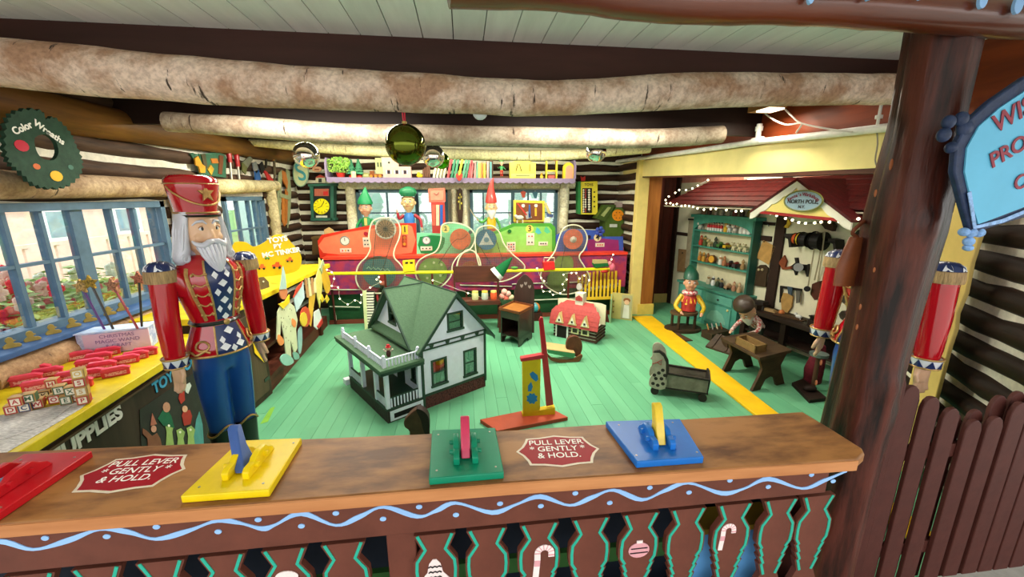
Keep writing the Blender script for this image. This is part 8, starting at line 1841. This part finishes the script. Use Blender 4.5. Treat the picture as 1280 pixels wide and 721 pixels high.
# spool axle
sp_ = T('spool_rack', 'iron rack of coloured wire spools with hanging cords on the plaster wall', 'spool rack', ap(1010, 300, .1)); iron = mat('1c1816', .5, .2, metal=.3)
a, b = ap(983, 297, .13), ap(1043, 303, .13); ax = (b - a).normalized(); ob('axle', G().cyl(a, b, .008, n=8), iron, sp_, world=True)
for px, pts in ((985, [(980, 292), (993, 293), (992, 296), (988, 298), (989, 309), (986, 309), (985, 299), (980, 296)]), (1038, [(1035, 298), (1044, 300), (1045, 316), (1042, 316), (1041, 305), (1035, 302)])): aflat(sp_, 'bracket', pts, '201a16', .13, .12)
for px, r, col, w_ in ((998, .055, 'b84c20', .05), (1004, .065, 'c8a828', .05), (1009, .07, '18141a', .07), (1020, .06, '6c6458', .04), (1025, .085, '18141a', .09)):
    c = a + ax * ((px - 983) / 60 * (b - a).length); s0 = ob('spool', G().cyl(c - ax * w_ / 2, c + ax * w_ / 2, r, n=20), mat(col, .4, .2, 60, bump=.3), sp_, world=True)
    for s in (-1, 1): ob('flange', G().cyl(c + ax * s * w_ / 2, c + ax * s * (w_ / 2 + .006), r * 1.12, n=20), iron, s0, world=True)
for px0, px1, py1 in ((1021, 1010, 358), (1029, 1018, 350), (1031, 1022, 352)): ob('cord', G().tube([ap(px0, 290, .16), ap((px0 + px1) / 2, 325, .12), ap(px1, py1, .08)], .007, 6), mat('a89c80', .6), sp_, world=True)
o = at_('drill_head', 'dark iron hand drill head mounted below the spools', 'drill', 1000, 333)
aflat(o, 'arm', [(973, 328), (980, 319), (983, 326), (981, 334), (990, 332), (992, 336), (978, 337)], '7c3c20', th=.02); aflat(o, 'frame', [(988, 333), (994, 328), (993, 322), (996, 322), (997, 330), (1008, 331), (1010, 330), (1010, 345), (1008, 346), (1006, 338), (996, 338), (994, 344), (992, 338), (988, 336)], '1c1816', th=.04); ob('wheel', G().cyl(ap(998, 334, .05), ap(998, 334, .10), .045, n=14), mat('8c8c88', .4, metal=.5), o, world=True)
o = at_('pear_wood_board', 'tan pear-shaped cutting board with hanging tools over the bench', 'board', 983, 375); aflat(o, 'board', [(979, 366), (987, 367), (991, 371), (989, 384), (984, 391), (977, 388), (976, 374)], 'a8844c'); aflat(o, 'peg_rail', [(975, 357), (1001, 361), (1001, 364), (977, 360), (976, 378), (974, 378)], '1c1612', th=.02); aflat(o, 'blue_tool', [(984, 358), (990, 359), (989, 369), (985, 367)], '3c4c5c', .05); aflat(o, 'wire_tool', [(995, 363), (1000, 364), (999, 378), (995, 379)], '5c5850', .05)
o = at_('brown_cabinet_tool', 'brown wooden tool block beside the soldier sleeve', 'tool', 1020, 365); aflat(o, 'block', [(1015, 355), (1024, 351), (1026, 372), (1018, 375), (1013, 368)], '4c2418', .05, .05); ob('pulley', G().cyl(ap(1009, 361, .05), ap(1009, 361, .1), .03, n=14), iron, o, world=True)
o = at_('dark_valance_birds', 'brown ornaments hung at the right end of the gable', 'ornament', 1035, 283); aflat(o, 'ornament', [(1028, 273), (1036, 274), (1042, 282), (1040, 289), (1031, 286), (1026, 280)], '3a2418', .08, .05)
# workbench along the wall
z_b = .42
wb = T('dark_workbench', 'long dark workbench cluttered with tools along the plaster wall', 'workbench', aw(.5, 0, .3)); dkb = wood('2c1c14', '1a100a', 'y', 12, .6)
tw0 = tb_ - .12
ob('top', awbox(G(), -.35, tw0, z_b - .05, z_b, .0, .30), dkb, wb, world=True, bev=.004)
for t_ in (-.3, .3, tw0 - .06): ob('leg', awbox(G(), t_, t_ + .06, 0, z_b - .05, .22, .28), dkb, wb, world=True)
ob('lower_shelf', awbox(G(), -.35, tw0, .14, .16, .03, .26), dkb, wb, world=True); ob('back_board', awbox(G(), -.35, tw0, .1, z_b - .05, .0, .03), mat('160e0a', .8), wb, world=True)
rnd = random.Random(21)
items = [('tin_can', 'rusty tin'), ('wood_offcut', 'brown offcut'), ('tool_tray', 'dark tray'), ('wooden_toy_part', 'tan toy part'), ('small_vice', 'iron vice')]
tool_lb = ['dark wooden tray at the far end of the dark workbench', 'tan wood offcut beside the tray on the dark workbench', 'orange wooden knob on the dark workbench', 'small white toy lamb on the dark workbench', 'iron clamp block near the soldier on the dark workbench', 'flat brown plank lying on the dark workbench', 'stack of dark scraps on the dark workbench']
for k, (f, nm, sz_, col) in enumerate(((.95, 'tool_tray', (.30, .16, .06), '2c2018'), (.78, 'wood_offcut', (.16, .06, .03), '9c8058'), (.66, 'spinning_top', (.06, .06, .06), 'b86c38'), (.50, 'toy_lamb', (.07, .05, .05), 'd8d8d4'), (.34, 'clamp_block', (.12, .10, .10), '241c18'), (.58, 'wood_plank', (.3, .09, .02), '4c3420'), (.88, 'scrap_stack', (.14, .12, .09), '1e1612'))):
    t_ = -.35 + (tw0 + .35) * f; o = T(nm, tool_lb[k], 'tool' if k not in (3,) else 'toy animal', aw(t_, z_b + .0005, .17), R(-80) + rnd.uniform(-.3, .3))
    if nm == 'spinning_top': ob('knob', G().sph((0, 0, .03), .03), mat(col, .4), o, sm=True); ob('foot', G().cyl((0, 0, 0), (0, 0, .01), .02), mat(col, .4), o)
    elif nm == 'toy_lamb': ob('body', G().sph((0, 0, .04), (.035, .02, .02)), mat(col, .6), o, sm=True); ob('head', G().sph((-.035, 0, .058), .016), mat(col, .6), o, sm=True); [ob('leg', G().cyl((x, 0, 0), (x, 0, .03), .006, n=6), mat(col, .6), o) for x in (-.02, .02)]
    elif nm == 'tool_tray':
        X_, Y_, Z_ = sz_; ob('bottom', G().b2((-X_ / 2, -Y_ / 2, 0), (X_ / 2, Y_ / 2, .012)), mat(col, .6), o)
        for q in ((-X_ / 2, -Y_ / 2, X_ / 2, -Y_ / 2 + .012), (-X_ / 2, Y_ / 2 - .012, X_ / 2, Y_ / 2), (-X_ / 2, -Y_ / 2, -X_ / 2 + .012, Y_ / 2), (X_ / 2 - .012, -Y_ / 2, X_ / 2, Y_ / 2)): ob('side', G().b2((q[0], q[1], 0), (q[2], q[3], Z_)), mat(col, .6), o)
    elif nm == 'clamp_block': ob('base', G().b2((-.06, -.05, 0), (.06, .05, .05)), mat(col, .5), o, bev=.003); ob('jaw', G().b2((-.05, -.04, .05), (-.01, .04, .1)).b2((.01, -.04, .05), (.05, .04, .1)), iron, o); ob('screw', G().cyl((-.1, 0, .075), (.1, 0, .075), .008, n=8), iron, o)
    else:
        X_, Y_, Z_ = sz_; ob('plank', G().b2((-X_ / 2, -Y_ / 2, 0), (X_ / 2, Y_ / 2, Z_ * .5)), mat(col, .6, .2, 20, bump=.3), o, bev=.002); ob('plank', G().b2((-X_ / 2.4, -Y_ / 2.2, Z_ * .5), (X_ / 2.6, Y_ / 2.5, Z_)), mat(col, .6, .2, 20, bump=.3), o, bev=.002)

# sitting colourful elf on a round wooden base, far left of the alcove
bc = aZ(853, 412, 0)
o = T('wooden_stool_base', 'low dark wooden platform with posts under the green-capped elf', 'platform', bc)
dbr = mat('3c2c1c', .6, .25, 16, bump=.3)
ob('base', G().loft([(0, 0, 0, .24, .17), (.035, 0, 0, .24, .17)], 20), dbr, o); 
for x, y in ((-.11, -.08), (.11, -.08), (-.11, .08), (.11, .08)): ob('post', G().cyl((x, y, .03), (x, y, .22), .018, n=8), dbr, o)
ob('seat', G().loft([(.22, 0, 0, .18, .13), (.25, 0, 0, .18, .13)], 16), mat('5c4830', .6, .25, 16, bump=.3), o)
e4 = T('elf_doll', 'elf doll in green cap and bright chequered scarf on the wooden platform', 'elf doll', bc + Vector((.05, 0, -.10)), R(-20), 'elf dolls in the alcove')
doll(e4, .84, ('d8a080', '14503c', 'c83c34', '7c2c24', '2c2018', 'd8b428'), [((-.20, -.08, .52), (-.14, -.2, .46)), ((.20, -.08, .52), (.15, -.2, .45))], 'sag', legs=False, hs=.92)
g = G(); rnd = random.Random(31)
for k in range(16):
    a = k * .39; p = Vector((.10 * math.cos(a), .085 * math.sin(a) - .01, .56 + rnd.uniform(-.03, .03))); g.add([p, p + Vector((.05 * math.cos(a + .3), .05 * math.sin(a + .3), -.07)), p + Vector((.05 * math.cos(a - .3), .05 * math.sin(a - .3), -.07))], [(0, 1, 2)])
ob('ruff', g, mat('e0b428', .6, .3, 30, c2='c84030', thr=(.45, .5)), e4)
ob('scarf', G().tube(smoothpath([(.07 * math.cos(a), .065 * math.sin(a), .60) for a in [k * .785 for k in range(8)]], 3, True), .028, 8, True), mat('c84858', .7, .3, 40, c2='e8d8d0', thr=(.45, .55)), e4, sm=True)
# flowers of coloured wood at the elf's side
# bending bearded elf with sawhorse
def fl3(px, py, z): return aZ(px, py, z)
zbn = .34
pA, pB, pC, pD = aZ(901, 421, zbn), aZ(950, 447, zbn), aZ(990, 437, zbn), aZ(942, 414, zbn)
sh_ = T('saw_bench', 'dark low wooden bench with cut-out legs where the elf works', 'bench', ((pA + pC) / 2).to_2d().to_3d())
wdk = wood('4c3824', '2c1e12', 'x', 12, .6, .2)
ob('seat', G().slab([pA, pB, pC, pD], (0, 0, -.03)), wdk, sh_, world=True, bev=.003)
u_ = (pB - pA).normalized(); v_ = (pD - pA).normalized(); Lb = (pB - pA).length; Wb = (pD - pA).length
for s in (.12, .88):
    c = pA + u_ * Lb * s; prof = [(.0, 0), (.18, 0), (.26, .09), (.36, .11), (.46, .09), (.54, 0), (.72, 0), (.60, .14), (.56, .2), (.66, zbn - .03), (.06, zbn - .03), (.16, .2), (.12, .14)]
    ob('leg', G().slab([c + v_ * (a * Wb * 1.3) + Vector((0, 0, b - zbn)) for a, b in prof], u_ * .03), wdk, sh_, world=True, bev=.002)
t0_ = pA + u_ * Lb * .35 + v_ * .02 + Vector((0, 0, .0005)); tr_ = T('wood_frame_tray', 'open wooden frame tray lying on the saw bench', 'tray', t0_)
for a, b in ((0, 0), (1, 0), (0, 1), (1, 1)): pass
fw_, fh_ = Lb * .5, .14
def fb(a0, a1, b0, b1): return G().slab([t0_ + u_ * a0 + v_ * b0, t0_ + u_ * a1 + v_ * b0, t0_ + u_ * a1 + v_ * b1, t0_ + u_ * a0 + v_ * b1], (0, 0, .07))
for q in ((0, fw_, 0, .015), (0, fw_, fh_ - .015, fh_), (0, .015, 0, fh_), (fw_ - .015, fw_, 0, fh_)): ob('side', fb(*q), mat('7c6038', .6, .2, 16), tr_, world=True)
ec = aZ(950, 436, 0)
e5 = T('elf_doll', 'bearded elf doll in brown cap and red chequered shirt bending over a bench', 'elf doll', Vector((3.22, 3.84, 0)), R(-68), 'elf dolls in the alcove')
doll(e5, .68, ('d8a888', '3c2c20', 'c8a098', '201c1a', '4c3c30', 'b86860'), [((-.17, -.30, .46), (-.12, -.50, .40)), ((.17, -.28, .46), (.10, -.48, .40))], 'puff', True, True, R(50), 1.15)
chq = mat('b84844', .7, .1, 46, c2='dccfc8', thr=(.45, .55), tex='noise')
for c_ in e5.children:
    if c_.name.startswith(('shirt', 'arm')): c_.data.materials.clear(); c_.data.materials.append(chq)
# planks on floor, tool box, mat, standing tool
o = T('plank_ramp', 'dark sloping board lying left of the saw bench', 'board', aZ(900, 425, 0)); P = [aZ(882, 432, .02), aZ(916, 443, .02), aZ(922, 424, .16), aZ(896, 417, .16)]; ob('board', G().slab(P, (0, 0, -.02)), wdk, o, world=True); [ob('batten', G().slab([P[0].lerp(P[1], f), P[0].lerp(P[1], f + .06), P[3].lerp(P[2], f + .06), P[3].lerp(P[2], f)], (0, 0, .015)), wdk, o, world=True) for f in (.2, .7)]
ob('block', G().b2((P[3].x, P[3].y - .1, 0), (P[2].x, P[2].y, .12)), wdk, o, world=True)
q = [aZ(877, 412, .09), aZ(890, 418, .09), aZ(913, 413, .09), aZ(900, 407, .09)]
o = T('tool_box', 'low dark tool box on the floor between the two alcove elves', 'tool box', (sum(q, Vector()) / 4 - Vector((0, 0, .09))))
ob('body', G().slab(q, (0, 0, -.089)), dbr, o, world=True, bev=.003); qa = sum(q, Vector()) / 4
for k in range(4): ob('tool_handle', G().cyl(qa + Vector((-.1 + .06 * k, 0, .008)), qa + Vector((-.06 + .06 * k, .1, .05)), .009, n=8), mat(('a87c48', '8c8c88', 'b8a888', '6c3c20')[k], .5), o, world=True)
o = T('floor_mat', 'small dark brown mat on the green floor in front of the platform', 'mat', aZ(850, 421, 0)); ob('mat', G().slab([aZ(838, 417, .002), aZ(852, 427, .002), aZ(866, 426, .002), aZ(847, 416, .002)], (0, 0, .008)), mat('4c3420', .8), o, world=True); 
c = aZ(1015, 490, 0)
o = T('lathe_stand', 'round-topped iron stand on a dark wooden base beside the soldier', 'stand', c)
ob('base', G().slab([aZ(990, 478, .03), aZ(1012, 500, .03), aZ(1034, 497, .03), aZ(1004, 473, .03)], (0, 0, -.029)), dkb, o, world=True); zt_ = aY(1017, 445, c.y).z
ob('pole', G().cyl((0, 0, .03), (0, 0, zt_), .018, n=10), mat('5c4030', .5, metal=.3), o); ob('top', G().cyl((0, 0, zt_), (0, 0, zt_ + .025), .07, n=20), mat('5c6c68', .4, metal=.4), o); ob('foot_block', G().sph((-.05, -.02, .05), (.06, .04, .03)), dkb, o, sm=True)
o = T('red_sack', 'dark red cloth bundle hanging behind the iron stand', 'cloth', Vector((c.x + .17, c.y + .18, 0))); ob('cloth', wobble(G().loft([(0, 0, 0, .08, .06), (.12, 0, 0, .09, .07), (.28, .02, 0, .06, .05), (.36, .03, 0, .03, .03)], 14), .008, 2), mat('5c1420', .8, .3, 20, bump=.4), o, sm=True); ob('tie', G().tube(ringpts((.025, 0, .33), .036, 12, 'z'), .006, 6, True), mat('3c1c18', .6), o)
# ================================================================ outdoors, seen through the windows
def bush(lb, c, rx, ry, h, seed, flowers, grp='flowering bushes outside the left window', lc='7cac48', lc2='d0e098', nl=1500):
    o = T('flower_bush', lb, 'bush', c, 0, grp); rr = random.Random(seed); g = G()
    for k in range(nl):
        a = rr.uniform(0, 6.283); q = rr.uniform(0, 1) ** .4; z = rr.uniform(.05, 1); p = Vector((rx * q * math.cos(a), ry * q * math.sin(a), h * z * (1 - .25 * q * q)))
        s = rr.uniform(.03, .06); b = rr.uniform(0, 6.283); u = Vector((math.cos(b), math.sin(b), rr.uniform(-.4, .6))).normalized() * s; v = Vector((-math.sin(b), math.cos(b), rr.uniform(-.5, .5))).normalized() * s * .55
        g.add([p - u, p - v, p + u, p + v], [(0, 1, 2, 3)])
    ob('leaves', g, mat(lc, .6, .3, 8, c2=lc2, bump=0), o)['kind'] = 'stuff'
    for col, n_ in flowers:
        g = G()
        for k in range(n_):
            a = rr.uniform(0, 6.283); q = rr.uniform(.2, 1); p = Vector((rx * q * math.cos(a) + .03, ry * q * math.sin(a), h * rr.uniform(.45, 1.0)))
            for j in range(5): b = j * 1.2566; g.sph(p + Vector((.012, .022 * math.cos(b), .022 * math.sin(b))) * (1.6), (.02, .03, .03), 5, 3)
        ob('blossoms', g, mat(col, .6, .2, 20, bump=0), o)['kind'] = 'stuff'
    ob('stem', G().tube([(0, 0, 0), (.03, .02, h * .6)], .03, 6), mat('5c4a30', .8), o); return o
S('flower_bed', G().b2((-4.4, .4, -.09), (-2.62, 6.2, .35)), mat('4c3c28', .9, .2, 10, bump=.4))
for k, (y, h, fl, lb) in enumerate(((1.6, .88, (('f04c6c', 40), ('f8e0e8', 40)), 'pink and red flower bush at the near end outside the window'), (2.3, .92, (('f0708c', 36), ('fcf0f0', 36)), 'pink and white flower bush outside the first sash'), (2.95, .90, (('e82c3c', 34), ('f8c0b0', 30)), 'red flower bush outside beside the wide mullion'), (3.6, .88, (('f07c80', 20), ('f8f0d8', 18)), 'pale coral flower bush outside behind the soldier'), (4.5, .7, (('e85c6c', 16),), 'low pink bush outside the far left window'))):
    bush(lb, (-3.2, y, .34), .42, .42, h * .92, k + 40, fl)
red_w = mat('f0c4b4', .7, .1, 5); pale = mat('f8f4f0', .7, .08, 5)
o = T('red_building', 'pale red building with white windows beyond the flower bushes', 'building', (-8, 5, -.09))
ob('wall', G().b2((-1, -5, 0), (0, 7, 1.95)), red_w, o)
ob('roof', G().prism([(-5.4, 1.9), (7.4, 1.9), (7.0, 2.9), (-5, 2.9)], -1.2, .3, 'x'), pale, o)
for k in range(7):
    w_ = ob('window', G().b2((0, -4.3 + k * 1.6, .9), (.03, -3.5 + k * 1.6, 1.6)), mat('f0f0ee', .6), o); ob('pane', G().b2((.03, -4.2 + k * 1.6, 1.0), (.035, -3.6 + k * 1.6, 1.5)), mat('8ca0a8', .2), w_)
ob('railing', G().b2((1.2, -5, 1.0), (1.26, 7, 1.06)), red_w, o)
for k in range(24): ob('baluster', G().b2((1.21, -5 + .5 * k, 0), (1.25, -4.95 + .5 * k, 1.02)), red_w, o)
for k, (x, y, h, lb) in enumerate(((-5.2, 15, 4.5, 'tall green tree beyond the far left window'), (-13.5, 2.0, 6.5, 'distant green tree above the pale red building'))):
    t = T('garden_tree', lb, 'tree', (x, y, -.09)); rr = random.Random(60 + k); g = G()
    for j in range(1600):
        a = rr.uniform(0, 6.283); q = rr.uniform(0, 1) ** .5; zz_ = rr.uniform(-1, 1); p = Vector((1.5 * q * math.cos(a) * (1 - zz_ * zz_ * .5), 1.5 * q * math.sin(a) * (1 - zz_ * zz_ * .5), h * .65 + zz_ * h * .35)); s = .12; b = rr.uniform(0, 6.283)
        u = Vector((math.cos(b), math.sin(b), rr.uniform(-.5, .5))) * s; v = Vector((-math.sin(b), math.cos(b), rr.uniform(-.5, .5))) * s * .6; g.add([p - u, p - v, p + u, p + v], [(0, 1, 2, 3)])
    ob('foliage', g, mat('8cac6c', .7, .3, 4, c2='b8cc98', bump=0), t)['kind'] = 'stuff'; ob('trunk', G().tube([(0, 0, 0), (.1, 0, h * .5)], [.16, .1], 10), mat('6c5a48', .8), t)
S('pale_fence', G().b2((-5, 9.6, -.1), (6, 9.7, 2.6)), mat('c4d4d0', .8, .12, 2, bump=.05, c2='a8c0b4'))
for k, (x, lb) in enumerate(((-1.2, 'leafy bush outside the left back window'), (.6, 'leafy bush outside the right back window'), (1.9, 'leafy bush outside right of the back windows'))): bush(lb, (x, 8.3, -.09), .6, .35, 1.55, 80 + k, (('f0c8d0', 8),), 'bushes behind the back windows', 'a8c8a0', 'd0e0c8', 900)
